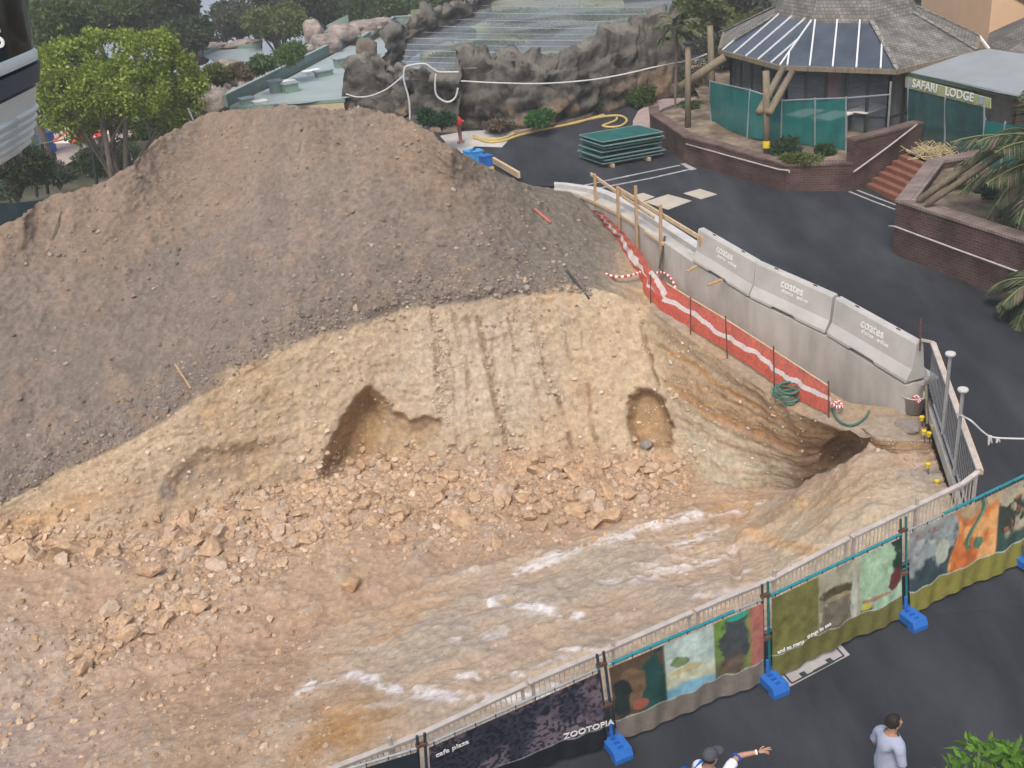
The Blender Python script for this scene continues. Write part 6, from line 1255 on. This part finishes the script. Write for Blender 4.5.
# shrubs
SHR = [(289, 52, 56, 18, 14, [(.06, .12, .03), (.13, .21, .06)], 'small round green tree among the boulders above the parapet'), (262, 66, 53, 14, 9, [(.05, .10, .03), (.11, .18, .06)], 'low green shrub left of the small round tree'), (222, 75, 50, 18, 12, G_olive, 'yellow-green shrub beside the large rounded boulder'), (238, 72, 51, 12, 8, [(.14, .11, .07), (.22, .18, .11)], 'brown twiggy shrub below the small flat roof'),
 (442, 121, 42.0, 16, 9, [(.015, .06, .025), (.04, .12, .05)], 'dark green bush at the foot of the rock buttress'), (428, 118, 42.3, 9, 9, [(.015, .06, .025), (.04, .12, .05)], 'small dark bush left of the foot of the rock buttress'), (541, 118, 43.0, 14, 9, [(.02, .09, .02), (.06, .18, .04)], 'rounded green bush at the foot of the long rock wall'), (585, 103, 46, 24, 10, [(.012, .03, .015), (.04, .07, .03)], 'dark spiky bush hugging the long rock wall'), (655, 88, 49, 22, 16, [(.012, .025, .012), (.04, .06, .025)], 'very dark scrub in the recess of the long rock wall'), (698, 80, 47, 22, 26, [(.05, .06, .03), (.10, .11, .06)], 'straggly olive scrub left of the lodge eave'), (690, 110, 43, 16, 8, [(.03, .08, .03), (.07, .14, .05)], 'low green planting behind the curved pavement'), (730, 60, 50, 20, 26, [(.04, .05, .03), (.08, .09, .05)], 'dull scrub behind the left lodge eave'),
 (790, 147, 34.5, 20, 8, [(.02, .05, .025), (.05, .09, .04)], 'dark shrub in the planter in front of the shade cloth'), (826, 151, 34.0, 10, 4, [(.03, .07, .025), (.07, .12, .04)], 'small green tuft in the planter near the stair wall'), (985, 196, 28, 16, 20, [(.02, .05, .03), (.05, .10, .05)], 'dark green spiky plant in the planter below the logs'), (440, 60, -3.3, 26, 7, G_olive, 'low yellow-green planting under the netting, left'), (540, 32, -3.3, 60, 5, G_olive, 'band of yellow-green planting under the netting'), (600, 14, -3.3, 60, 5, [(.10, .16, .04), (.18, .24, .07)], 'bright planting under the far netting'), (490, 48, -3.3, 45, 5, G_mid, 'green planting under the near netting'), (530, 15, -3.3, 60, 5, G_mid, 'dark green planting under the far left netting'), (620, 30, -3.3, 34, 5, G_olive, 'yellow-green planting under the right end of the netting'), (450, 34, -3.3, 30, 5, G_olive, 'green planting beside the dark rock ridge under the netting'), (500, 126, 43.8, 20, 6, [(.10, .08, .05), (.18, .14, .09)], 'brown dry growth at the foot of the rock wall by the apron'), (640, 95, 46, 20, 10, G_mid, 'green growth at the top bend of the upper road'), (18, 172, 38, 44, 30, G_dark, 'dark undergrowth behind the steel fence'), (60, 175, 42, 26, 14, G_grey, 'greyish undergrowth behind the steel fence, right of the dark mass'), (165, 128, 50, 30, 14, G_dark, 'dark undergrowth beside the left shoulder of the heap'), (710, 50, 56, 26, 24, G_grey, 'grey-brown scrub above the curved pavement'), (745, 30, 58, 26, 24, G_olive, 'olive scrub behind the glass lodge roof'), (800, 158, 33.9, 26, 3, G_olive, 'low creeping growth along the planter edge'), (960, 185, 29, 16, 8, G_grey, 'small grey shrub beside the upper log'), (110, 160, 46, 40, 14, G_dark, 'dark undergrowth below the bright tree')]
for k, (x, y, Y, rx, rz_, pal, lb) in enumerate(SHR):
    if Y < 0: Y = at_z(x, y, -Y).y; 
    r = random.Random(k+77); bl = [B_(x+r.uniform(-.6, .6)*rx, y+r.uniform(-.5, .5)*rz_, Y+r.uniform(-.6, .6), rx*r.uniform(.4, .55), rz_*r.uniform(.45, .6)) for _ in range(5)]
    p = at_y(x, y+rz_, Y); root = empty('shrub', p, lb, 'shrub'); mb = MB()
    for _ in range(7): mb.tube([p, p.lerp(Vector(r.choice(bl)[:3]), .6), Vector(r.choice(bl)[:3])], [.05, .03, .015], 5)
    mb.build('stems', M['bark'], root); Vx, Fx, Cx = crownmesh(bl, 2200 if rx < 30 else 4200, .16 if Y < 48 else .22, pal, 200+k, .4, .1, .5); link('foliage', npmesh('c', Vx, Fx, Cx), M['leaf'], root)
# gum trunks at far left
for k, (x0, y0, x1, y1, lb) in enumerate(((12, 190, 4, 150, 'pale slanting trunk behind the steel fence at the far left'), (26, 185, 20, 150, 'thin trunk behind the steel fence, right of the pale one'))):
    mb = MB(); a, b = at_y(x0, y0, 38), at_y(x1, y1, 38); mb.tube([a, b, b+(b-a)], [.2, .16, .1], 8); tag(mb.build('tree_stem', M['bark'], None, True), lb, 'tree stem')
# ---- palms
def frond(mbv, org, dirv, L_, droop, r, nl=26, ll=.55, cols=None, fan=False):
    P = []; d = Vector(dirv).normalized(); p = Vector(org); v = d.copy()
    for k in range(10): P.append(p.copy()); v = (v+Vector((0, 0, -droop*.12))).normalized(); p = p+v*(L_/9)
    out = []; side_ = d.cross(Vector((0, 0, 1))); side_ = side_.normalized() if side_.length > .05 else Vector((1, 0, 0))
    for k in range(nl):
        t = (.15+.85*k/nl)*9; i = min(int(t), 8); q = P[i].lerp(P[i+1], t-i); w_ = ll*math.sin(PI*min(1, (.18+k/nl*.82)))**.6; tn = (P[i+1]-P[i]).normalized()
        for s in (-1, 1):
            e = q+(side_*s*.75+tn*.7+Vector((0, 0, -.25-r.random()*.35))).normalized()*w_; m = q.lerp(e, .45)+Vector((0, 0, .04)); wv_ = tn*.035
            i0 = len(mbv['v']); mbv['v'] += [tuple(q), tuple(m+wv_), tuple(e), tuple(m-wv_)]; mbv['f'].append((i0, i0+1, i0+2, i0+3)); c_ = cols[r.randrange(len(cols))]; f_ = r.uniform(.7, 1.3); mbv['c'] += [[a*f_ for a in c_]]*4
    return P
def palm(base, crown, n_, L_, label, seed, ll=.55, skirt=True, tr=.22, droop=(.6, 2.2), el=(-.2, 1.2)):
    r = random.Random(seed); root = empty('palm_tree', base, label, 'palm tree'); mb = MB(); b, c_ = Vector(base), Vector(crown); n = 14
    mb.tube([b.lerp(c_, k/n) for k in range(n+1)], [tr*(1.05 if k % 2 else .95) for k in range(n+1)], 10); mb.build('trunk', M['bark'], root)
    m1 = {'v': [], 'f': [], 'c': []}; st_m = MB()
    for k in range(n_):
        a = k*2.399+r.uniform(-.2, .2); e = el[0]+(el[1]-el[0])*(k/n_); P = frond(m1, c_, (math.cos(a)*math.cos(e), math.sin(a)*math.cos(e), math.sin(e)), L_*r.uniform(.85, 1.1), r.uniform(*droop), r, 30, ll, [(.035, .065, .03), (.06, .09, .045), (.10, .12, .06), (.17, .14, .10)]); st_m.tube(P, .02, 4)
    link('fronds', npmesh('f', np.array(m1['v']), m1['f'], np.array(m1['c'])), M['leaf'], root); st_m.build('frond_ribs', mat('rib', (.14, .17, .06), .6), root)
    if skirt:
        m2 = {'v': [], 'f': [], 'c': []}
        for k in range(16): a = k*2.399; frond(m2, c_-Vector((0, 0, .5+.1*k)), (math.cos(a), math.sin(a), -.5), L_*.6, 3.2, r, 18, ll*.7, [(.20, .15, .10), (.28, .22, .16), (.15, .11, .08)])
        link('dead_fronds', npmesh('f', np.array(m2['v']), m2['f'], np.array(m2['c'])), M['leaf'], root)
pc = at_y(1068, 160, 25); palm((pc.x, pc.y, 1.4), pc, 64, 2.7, 'palm with drooping green leaves at the right edge above the brick planter', 3, ll=.75, skirt=True)
pc = at_y(1048, 285, 22.5); palm((pc.x, pc.y, 1.3), pc, 26, 1.5, 'low palm with brown dead leaves at the right edge beside the brick planter', 4, ll=.5, el=(-.6, .7))
pc = at_y(677, 29, at_z(675, 112, 2.6).y); pb_ = at_z(675, 112, 2.6); palm(pb_, pc, 16, 1.1, 'slender palm with a thin pole-like trunk at the end of the curved pavement', 6, ll=.4, skirt=False, tr=.05, droop=(.8, 2))
# ---- foliage low in the frame (treetops below the camera)
def nearbush(px, py, z, r_, n_, lb, seed, size=.13):
    c_ = at_z(px, py, z); bl = [(c_.x+random.uniform(-.4, .4)*r_, c_.y+random.uniform(-.4, .4)*r_, c_.z+random.uniform(-.3, .3)*r_, r_*.6, r_*.6, r_*.5) for _ in range(7)]
    tree('young_tree', (c_.x, c_.y, 0), c_, bl, n_, size, [(.07, .17, .02), (.16, .30, .05)], lb, seed, gaps=.4, tr=.06, aspect=.42)
nearbush(1030, 800, 3.2, .85, 900, 'bright green treetop at the bottom right corner', 9, .17)
nearbush(722, 800, 2.2, .35, 420, 'green leafy top at the bottom edge in front of the pointing person', 10, .09)
# ================================================================ gondola of the cable car
gY = 8.6; gd0 = at_y(42, 70, gY+.66)
gr = empty('cable_car_gondola', (gd0.x-.8, gY, gd0.z-.8), 'cream and black cable car gondola cut off by the upper left corner', 'gondola')
def gx(px, py): return at_y(px, py, gY+.66)
# body centre line; horizontal sections are rounded squares whose right side meets the outline seen in the picture
outl = [(-120, 20), (-40, 29), (0, 34), (30, 39), (46, 41), (49, 44), (57, 45), (60, 47), (78, 47.2), (82, 45), (100, 45), (112, 44.5), (122, 44), (132, 42), (142, 37), (150, 22), (154, 8)]
cxw = gd0.x-.80; cyw = gY
def section(z, hw):
    pts = []; n = 48
    for k in range(n):
        a = 2*PI*k/n; ca, sa = math.cos(a), math.sin(a); e = .42; pts.append((cxw+hw*math.copysign(abs(ca)**e, ca), cyw+hw*math.copysign(abs(sa)**e, sa)*1.0, z))
    return pts
rings = []
for (py, px) in outl:
    p = gx(px, py); rings.append((p.z, p.x-cxw))
def shell(name, i0, i1, m, dz=0, dr=0, capb=False):
    V_ = []; rr = rings[i0:i1+1]
    for z, hw in rr: V_ += section(z+dz, max(hw+dr, .05))
    n = 48; mb = MB(); mb.v = [Vector(v) for v in V_]
    for k in range(len(rr)-1):
        for i in range(n): j = (i+1) % n; mb.f.append(((k+1)*n+i, (k+1)*n+j, k*n+j, k*n+i)); mb.mi.append(0); mb.uv += [(0, 0)]*4
    if capb: mb.f.append(tuple(reversed([(len(rr)-1)*n+i for i in range(n)]))); mb.mi.append(0); mb.uv += [(0, 0)]*n
    mb.f.append(tuple(range(n))) ; mb.mi.append(0); mb.uv += [(0, 0)]*n
    return mb.build(name, m, gr, True)
for o_, in [(shell('window_band', 0, 4, M['black_glass']),), (shell('trim', 4, 6, M['cream']),), (shell('bumper_band', 7, 8, M['grey_band']),), (shell('lower_shell', 9, len(rings)-1, M['cream'], capb=True),)]:
    md = o_.modifiers.new('e', 'EDGE_SPLIT'); md.split_angle = math.radians(50)
for py in (104, 112, 120, 128, 135):
    p = gx(41, py); zz_ = p.z; hw = np.interp(-zz_, [-r[0] for r in rings], [r[1] for r in rings]); sec = section(zz_, hw+.004); mb = MB(); sec.append(sec[0]); mb.tube([Vector(s) for s in sec], .024, 6); mb.build('moulded_rib', M['cream'], gr, True)
    sec = section(zz_+.036, hw-.002); sec.append(sec[0]); mb = MB(); mb.tube([Vector(s) for s in sec], .014, 5); mb.build('groove_shadow_gap', mat('gap', (.035, .04, .04), .7), gr, True)
pt = gx(-3, 47); fr_y = cyw-rings[3][1]-.003
tx0 = at_plane(-4, 47.5, (0, fr_y, 0), (0, 1, 0)); text_on('fleet_number', '5', .17, tx0, (1, 0, 0), (0, 0, 1), M['white'], gr, .02)
top_ = Vector((cxw, cyw, rings[0][0])); MB().tube([top_, top_+Vector((0, 0, 2.2))], .05, 8).build('hanger_arm', M['darksteel'], gr)
mb = MB(); mb.tube([top_+Vector((-40, 14, 2.2)), top_+Vector((0, 0, 2.2)), top_+Vector((30, -10.5, 2.2))], .02, 6); tag(mb.build('haul_cable', M['darksteel']), 'steel cable carrying the gondola above the frame', 'cable')
# ================================================================ people
def skinned(name, J, E, parent=None, m=None, sub=2, root=0):
    """J: {name:(pos, rx, ry)}; E: list of name pairs"""
    ks = list(J); me = D.meshes.new(name); me.from_pydata([tuple(J[k][0]) for k in ks], [(ks.index(a), ks.index(b)) for a, b in E], [])
    o = D.objects.new(name, me); COL.objects.link(o); md = o.modifiers.new('s', 'SKIN'); md.use_smooth_shade = True
    sv = me.skin_vertices[0].data
    for i, k in enumerate(ks): sv[i].radius = (J[k][1], J[k][2]); sv[i].use_root = (i == root)
    s2 = o.modifiers.new('d', 'SUBSURF'); s2.levels = sub; s2.render_levels = sub
    bpy.context.view_layer.update(); me2 = D.meshes.new_from_object(o.evaluated_get(bpy.context.evaluated_depsgraph_get())); D.objects.remove(o)
    return me2
def person(base, face, label, arms, shirt, trousers, hair_, sleeve=.28, head_dir=None, lean=0., capm=None):
    """face: heading angle (x axis of the body's front). arms: {'l':(elbow,hand),'r':...} in body frame (front, left, up)"""
    f = Vector((math.cos(face), math.sin(face), 0)); l = Vector((-f.y, f.x, 0)); u = Vector((0, 0, 1)); base = Vector(base)
    root = empty('person', base, label, 'person')
    def W(a): return base+f*a[0]+l*a[1]+u*a[2]
    J = {}; E = []
    def add(k, p, rx, ry=None): J[k] = (W(p), rx, ry or rx)
    ln = lean
    add('pelvis', (0, 0, .96), .15, .12); add('waist', (ln*.3, 0, 1.12), .135, .105); add('chest', (ln*.7, 0, 1.30), .16, .115); add('upper', (ln, 0, 1.42), .125, .095); add('neck', (ln+.02, 0, 1.52), .055)
    add('headb', (ln+.035, 0, 1.60), .072, .085); add('headm', (ln+.045, 0, 1.68), .078, .098); add('headt', (ln+.035, 0, 1.755), .06, .075)
    E += [('pelvis', 'waist'), ('waist', 'chest'), ('chest', 'upper'), ('upper', 'neck'), ('neck', 'headb'), ('headb', 'headm'), ('headm', 'headt')]
    for s, nm in ((1, 'l'), (-1, 'r')):
        add('hip'+nm, (0, .09*s, .90), .095); add('knee'+nm, (.02+.08*s, .11*s, .49), .065); add('ankle'+nm, (-.02+.1*s, .12*s, .09), .045); add('toe'+nm, (.14+.1*s, .14*s, .04), .04)
        E += [('pelvis', 'hip'+nm), ('hip'+nm, 'knee'+nm), ('knee'+nm, 'ankle'+nm), ('ankle'+nm, 'toe'+nm)]
        el, hd = arms[nm]; add('sh'+nm, (ln, .19*s, 1.41), .062); add('el'+nm, el, .043); add('wr'+nm, hd, .028)
        E += [('upper', 'sh'+nm), ('sh'+nm, 'el'+nm), ('el'+nm, 'wr'+nm)]
    body = link('body', skinned('body', J, E), M['skin'], root, True)
    # clothing follows the body surface: faces near the clothed bones, pushed outwards
    me0 = body.data; off = OFF[root.name]; bv = np.array([v.co[:] for v in me0.vertices])+np.array(off); bn_ = np.array([v.normal[:] for v in me0.vertices])
    def segd(A, B): A, B = np.array(A), np.array(B); d = B-A; t = np.clip(((bv-A) @ d)/(d @ d), 0, 1); return np.linalg.norm(bv-A-t[:, None]*d, axis=1), t
    ds = []; tsv = []; names = []
    for e in E: r_ = (J[e[0]][1]+J[e[1]][1])/2; dd, tt = segd(J[e[0]][0], J[e[1]][0]); ds.append(dd/r_); tsv.append(tt); names.append(e)
    ds = np.array(ds); k_ = ds.argmin(0); tk = np.array(tsv)[k_, np.arange(len(bv))]; zl = bv[:, 2]-base.z
    torso = np.zeros(len(bv), bool); legs = np.zeros(len(bv), bool); arm_ = np.zeros(len(bv), bool)
    for i, e in enumerate(names):
        m = k_ == i
        if e in (('pelvis', 'waist'), ('waist', 'chest'), ('chest', 'upper'), ('upper', 'shl'), ('upper', 'shr')): torso |= m & (zl > .84)
        if e == ('upper', 'neck'): torso |= m & (tk < .45)
        if e[0] == 'pelvis' and e[1].startswith('hip'): torso |= m & (zl > .84); legs |= m
        if e[0] in ('shl', 'shr'): torso |= m & (tk < .8); arm_ |= m
        if e[0].startswith(('hip', 'knee')): legs |= m
        if e == ('pelvis', 'waist'): legs |= m & (zl < 1.0)
    def garment(nm, mask, offs, m_):
        fs = [tuple(p.vertices) for p in me0.polygons if all(mask[v] for v in p.vertices)]; vv = bv+bn_*offs[:, None]
        u_, inv = np.unique(np.array([v for f_ in fs for v in f_]), return_inverse=True); it = iter(inv.tolist()); ff = [tuple(next(it) for _ in f_) for f_ in fs]
        o = link(nm, npmesh(nm, vv[u_], ff), m_, root, True); sd_ = o.modifiers.new('t', 'SOLIDIFY'); sd_.thickness = .006; sm_ = o.modifiers.new('s', 'SUBSURF'); sm_.levels = 1; sm_.render_levels = 1; return o
    wr_ = fbm((bv-np.array(base))*np.array([1, 1, .5]), 9, 4, 5)*.016
    garment('shirt', torso, np.where(arm_, .024, .030)+wr_+.02*np.clip((1.25-zl)/.35, 0, 1)*(~arm_), M[shirt])
    garment('trousers', legs, .014+wr_*.5, M[trousers])
    for s, nm in ((1, 'l'), (-1, 'r')):
        a = W((.06+.1*s, .13*s, .045)); bm = bmesh.new(); bmesh.ops.create_icosphere(bm, subdivisions=2, radius=1); me = D.meshes.new('shoe'); bmesh.ops.scale(bm, vec=(.15, .055, .05), verts=bm.verts); bm.to_mesh(me); bm.free(); me.transform(Matrix.Translation(a) @ Matrix.Rotation(face, 4, 'Z')); link('shoe', me, M['darksteel'], root, True)
    # head details
    hd_ = head_dir if head_dir is not None else face; hf = Vector((math.cos(hd_), math.sin(hd_), 0)); hl = Vector((-hf.y, hf.x, 0)); hc = W((ln+.045, 0, 1.67))
    def ell(nm, c_, r_, m_, cut=None):
        bm = bmesh.new(); bmesh.ops.create_icosphere(bm, subdivisions=3, radius=1)
        if cut is not None: bmesh.ops.delete(bm, geom=[v for v in bm.verts if cut(v.co)], context='VERTS')
        for v in bm.verts: v.co = Vector((v.co.x*r_[0], v.co.y*r_[1], v.co.z*r_[2]))
        me = D.meshes.new(nm); bm.to_mesh(me); bm.free(); 
        if nm == 'hair':
            hv_ = np.array([v.co[:] for v in me.vertices]); k__ = 1+.10*fbm(hv_, 38, 3, 2)+.05*fbm(hv_, 90, 2, 4); me.vertices.foreach_set('co', (hv_*k__[:, None]).ravel())
        me.transform(Matrix.Translation(c_) @ Matrix.Rotation(hd_, 4, 'Z')); return link(nm, me, m_, root, True)
    ell('head', hc+hf*.005-u*.0, (.098, .078, .118), M['skin'])
    ell('nose', hc+hf*.105-u*.018, (.018, .012, .024), M['skin']); ell('mouth', hc+hf*.094-u*.062, (.01, .025, .008), mat('lips', (.3, .11, .09), .6))
    for s in (1, -1): ell('ear', hc+hl*.080*s-u*.01, (.022, .012, .034), M['skin']); ell('eye', hc+hf*.086+hl*.03*s+u*.01, (.012, .012, .009), M['white']); ell('pupil', hc+hf*.096+hl*.03*s+u*.01, (.005, .005, .005), M['hair'])
    if capm is None:
        ell('hair', hc-hf*.012+u*.022, (.105, .09, .115), hair_, cut=lambda c_: (c_.x > .45 and c_.z < .45) or c_.z < -.62)
    else:
        ell('cap', hc+u*.035, (.112, .095, .105), capm, cut=lambda c_: c_.z < -.1); ell('cap_peak', hc+hf*.13+u*.035, (.08, .075, .012), capm); ell('hair', hc-hf*.012+u*.01, (.102, .086, .10), M['hair'], cut=lambda c_: (c_.x > .2) or c_.z < -.5)
    return root, J, W, f, l
def hand(root, wrist, dirv, palmn, sgn, pose):
    """five separate fingers; pose: list of curl per finger (index..little) and thumb spread"""
    d = Vector(dirv).normalized(); n = Vector(palmn); n = (n-d*n.dot(d)).normalized(); s = d.cross(n)*sgn; w_ = Vector(wrist)
    J = {'w': (w_, .026, .022), 'p': (w_+d*.05, .036, .018), 'k': (w_+d*.09, .036, .016)}; E = [('w', 'p'), ('p', 'k')]
    me = skinned('palm', J, E, sub=2); link('palm', me, M['skin'], root, True)
    for i, (off, L_) in enumerate(((.03, .075), (.010, .085), (-.010, .078), (-.029, .06))):
        c_ = pose[i]; p0 = w_+d*.075+s*off; v = d*math.cos(c_*.3)+n*math.sin(c_*.3)+s*off*2.2; p1 = p0+v.normalized()*(.02+L_*.42); v2 = d*math.cos(c_)+n*math.sin(c_)+s*off*2.; p2 = p1+v2.normalized()*L_*.33; v3 = d*math.cos(c_*1.8)+n*math.sin(c_*1.8); p3 = p2+v3.normalized()*L_*.25
        link('finger', skinned('f', {'a': (p0, .0095, .0095), 'b': (p1, .009, .009), 'c': (p2, .0082, .0082), 'd': (p3, .007, .007)}, [('a', 'b'), ('b', 'c'), ('c', 'd')], sub=2), M['skin'], root, True)
    p0 = w_+d*.03+s*.025; p1 = p0+(d*.6+s*.8).normalized()*.035; p2 = p1+(d*.85+s*.5).normalized()*.03; p3 = p2+(d+s*.2).normalized()*.022
    link('thumb', skinned('t', {'a': (p0, .012, .012), 'b': (p1, .011, .011), 'c': (p2, .0095, .0095), 'd': (p3, .008, .008)}, [('a', 'b'), ('b', 'c'), ('c', 'd')], sub=2), M['skin'], root, True)
# person in the lilac-grey tee, seen from behind, looking to the right
hp_ = at_z(893, 722, 1.68); fa = math.radians(22)
pr1, J, W, f, l = person((hp_.x-.03, hp_.y-.02, 0), fa, 'person in a loose pale lilac T-shirt, dark short hair, seen from behind', {'l': ((.0, .27, 1.13), (.16, .25, .93)), 'r': ((-.02, -.27, 1.13), (.12, -.28, .90))}, 'cloth_lilac', 'denim', M['hair'], head_dir=math.radians(8))
hand(pr1, J['wrl'][0], (f*.3-Vector((0, 0, 1))), -l, 1, [.3, .35, .4, .45]); hand(pr1, J['wrr'][0], (f*.3-Vector((0, 0, 1))), l, -1, [.3, .35, .4, .45])
# pointing person with cap and blue backpack
hp2 = at_z(711, 755, 1.70); wr = at_z(758, 752, 1.50); el_ = at_z(738, 756, 1.46); LEAN = .24; base2 = Vector((hp2.x-.26, hp2.y-.14, 0)); fa2 = math.radians(-62); f2_ = Vector((math.cos(fa2), math.sin(fa2), 0)); l2_ = Vector((-f2_.y, f2_.x, 0))
fa2 = math.radians(28); f2_ = Vector((math.cos(fa2), math.sin(fa2), 0)); l2_ = Vector((-f2_.y, f2_.x, 0))
def loc(p): d = p-base2; return (d.dot(f2_), d.dot(l2_), d.z)
pr2, J, W, f, l = person(base2, fa2, 'person in a white T-shirt, grey cap and blue backpack pointing to the right', {'l': ((.26, .28, 1.18), (.36, .2, 1.0)), 'r': (loc(el_), loc(wr))}, 'cloth_white', 'denim', M['hair'], head_dir=math.radians(35), lean=LEAN, capm=M['cap'])
dr = (wr-el_).normalized(); hand(pr2, wr, dr, Vector((0, 0, -1)), 1, [0, .15, 1.1, 1.3]); hand(pr2, J['wrl'][0], (f*.6-Vector((0, 0, .8))), -l, 1, [.4, .45, .5, .55])
mb = MB(); mb.tube([wr-dr*.035, wr-dr*.01], .034, 12); mb.build('wristband', M['white'], pr2)
mb = MB(); sl0 = J['shr'][0].lerp(J['elr'][0], .92); sd_ = (J['elr'][0]-J['shr'][0]).normalized(); mb.tube([sl0, sl0+sd_*.02], .068, 12); mb.build('sleeve_hem', M['cloth_blue'], pr2)
# backpack
bc_ = base2-f2_*.10+Vector((0, 0, 1.40)); bm = bmesh.new(); bmesh.ops.create_cube(bm, size=1); bmesh.ops.bevel(bm, geom=bm.edges[:], offset=.22, segments=4, affect='EDGES'); me = D.meshes.new('bp'); bm.to_mesh(me); bm.free(); me.transform(Matrix.Translation(bc_) @ Matrix.Rotation(fa2, 4, 'Z') @ Matrix.Diagonal((.26, .36, .50, 1)))
bpk = empty('backpack', base2-f2_*.1+Vector((0, 0, 1.1)), 'blue backpack worn by the pointing person', 'backpack'); link('bag', me, M['cloth_blue'], bpk, True)
bm = bmesh.new(); bmesh.ops.create_cube(bm, size=1); bmesh.ops.bevel(bm, geom=bm.edges[:], offset=.25, segments=4, affect='EDGES'); me = D.meshes.new('bp'); bm.to_mesh(me); bm.free(); me.transform(Matrix.Translation(bc_-f2_*.14-Vector((0, 0, .08))) @ Matrix.Rotation(fa2, 4, 'Z') @ Matrix.Diagonal((.1, .28, .26, 1))); link('front_pocket', me, M['cloth_blue'], bpk, True)
for s in (-1, 1):
    P = curve([base2+l2_*(.12*s)+f2_*(LEAN-.14)+Vector((0, 0, 1.40)), base2+f2_*LEAN+l2_*(.12*s)+Vector((0, 0, 1.53)), base2+l2_*(.13*s)+f2_*(LEAN+.15)+Vector((0, 0, 1.40)), base2+l2_*(.15*s)+f2_*(LEAN*.7+.18)+Vector((0, 0, 1.2))], 5); mb = MB(); mb.tube(P, .02, 6); mb.build('strap', M['cloth_blue'], bpk)
hz_ = MB(); hz_.prism([(-2700, -60, -36), (2700, -60, -36), (2700, 2700, -36), (-2700, 2700, -36)], [(-2700, -60, 46), (2700, -60, 46), (2700, 2700, 46), (-2700, 2700, 46)])
hm = D.materials.new('haze'); hm.use_nodes = True; hn = hm.node_tree; hn.nodes.remove(hn.nodes['Principled BSDF']); pv = hn.nodes.new('ShaderNodeVolumePrincipled'); pv.inputs['Density'].default_value = HAZE; pv.inputs['Color'].default_value = (.93, .94, .96, 1); hn.links.new(pv.outputs[0], hn.nodes['Material Output'].inputs['Volume'])
if HAZE: tag(hz_.build('haze', hm), kind='stuff')
# ================================================================ camera, light, world
cam = D.cameras.new('camera'); co = D.objects.new('camera', cam); COL.objects.link(co)
Rv, Uv, Fv = Vector((1, 0, 0)), Vector((0, sP, cP)), Vector((0, cP, -sP))
cx_ = Rv*cR-Uv*sR; cy_ = Rv*sR+Uv*cR
mt = Matrix((cx_, cy_, -Fv)).transposed().to_4x4(); mt.translation = (0, 0, H); co.matrix_world = mt
cam.sensor_width = 36; cam.lens = F/1024*36; cam.clip_start = .1; cam.clip_end = 6000; SC.camera = co
w = D.worlds.new('World'); SC.world = w; w.use_nodes = True; nt = w.node_tree
sky = nt.nodes.new('ShaderNodeTexSky'); sky.sky_type = 'NISHITA'; sky.sun_disc = False
EL, AZ = math.radians(58), math.radians(-162)      # azimuth measured from +Y (the view direction) clockwise
sky.sun_elevation = EL; sky.sun_rotation = AZ; sky.air_density = 1.3; sky.dust_density = 5.0; sky.ozone_density = .6
bg = nt.nodes['Background']; bg.inputs['Strength'].default_value = .13; nt.links.new(sky.outputs[0], bg.inputs[0])
sun = D.lights.new('sun', 'SUN'); sun.energy = 1.25; sun.angle = math.radians(26); sun.color = (1, .96, .9)
so = D.objects.new('sun', sun); COL.objects.link(so)
sd = Vector((math.sin(AZ)*math.cos(EL), math.cos(AZ)*math.cos(EL), math.sin(EL)))
so.rotation_euler = sd.to_track_quat('Z', 'Y').to_euler(); so.location = (0, 0, 60)
SC.view_settings.view_transform = 'Standard'; SC.view_settings.look = 'None'; SC.view_settings.exposure = EXPO; SC.view_settings.gamma = 1
SC.render.engine = 'CYCLES'; SC.cycles.max_bounces = 6; SC.cycles.transparent_max_bounces = 12
SC.render.resolution_x = 1024; SC.render.resolution_y = 768
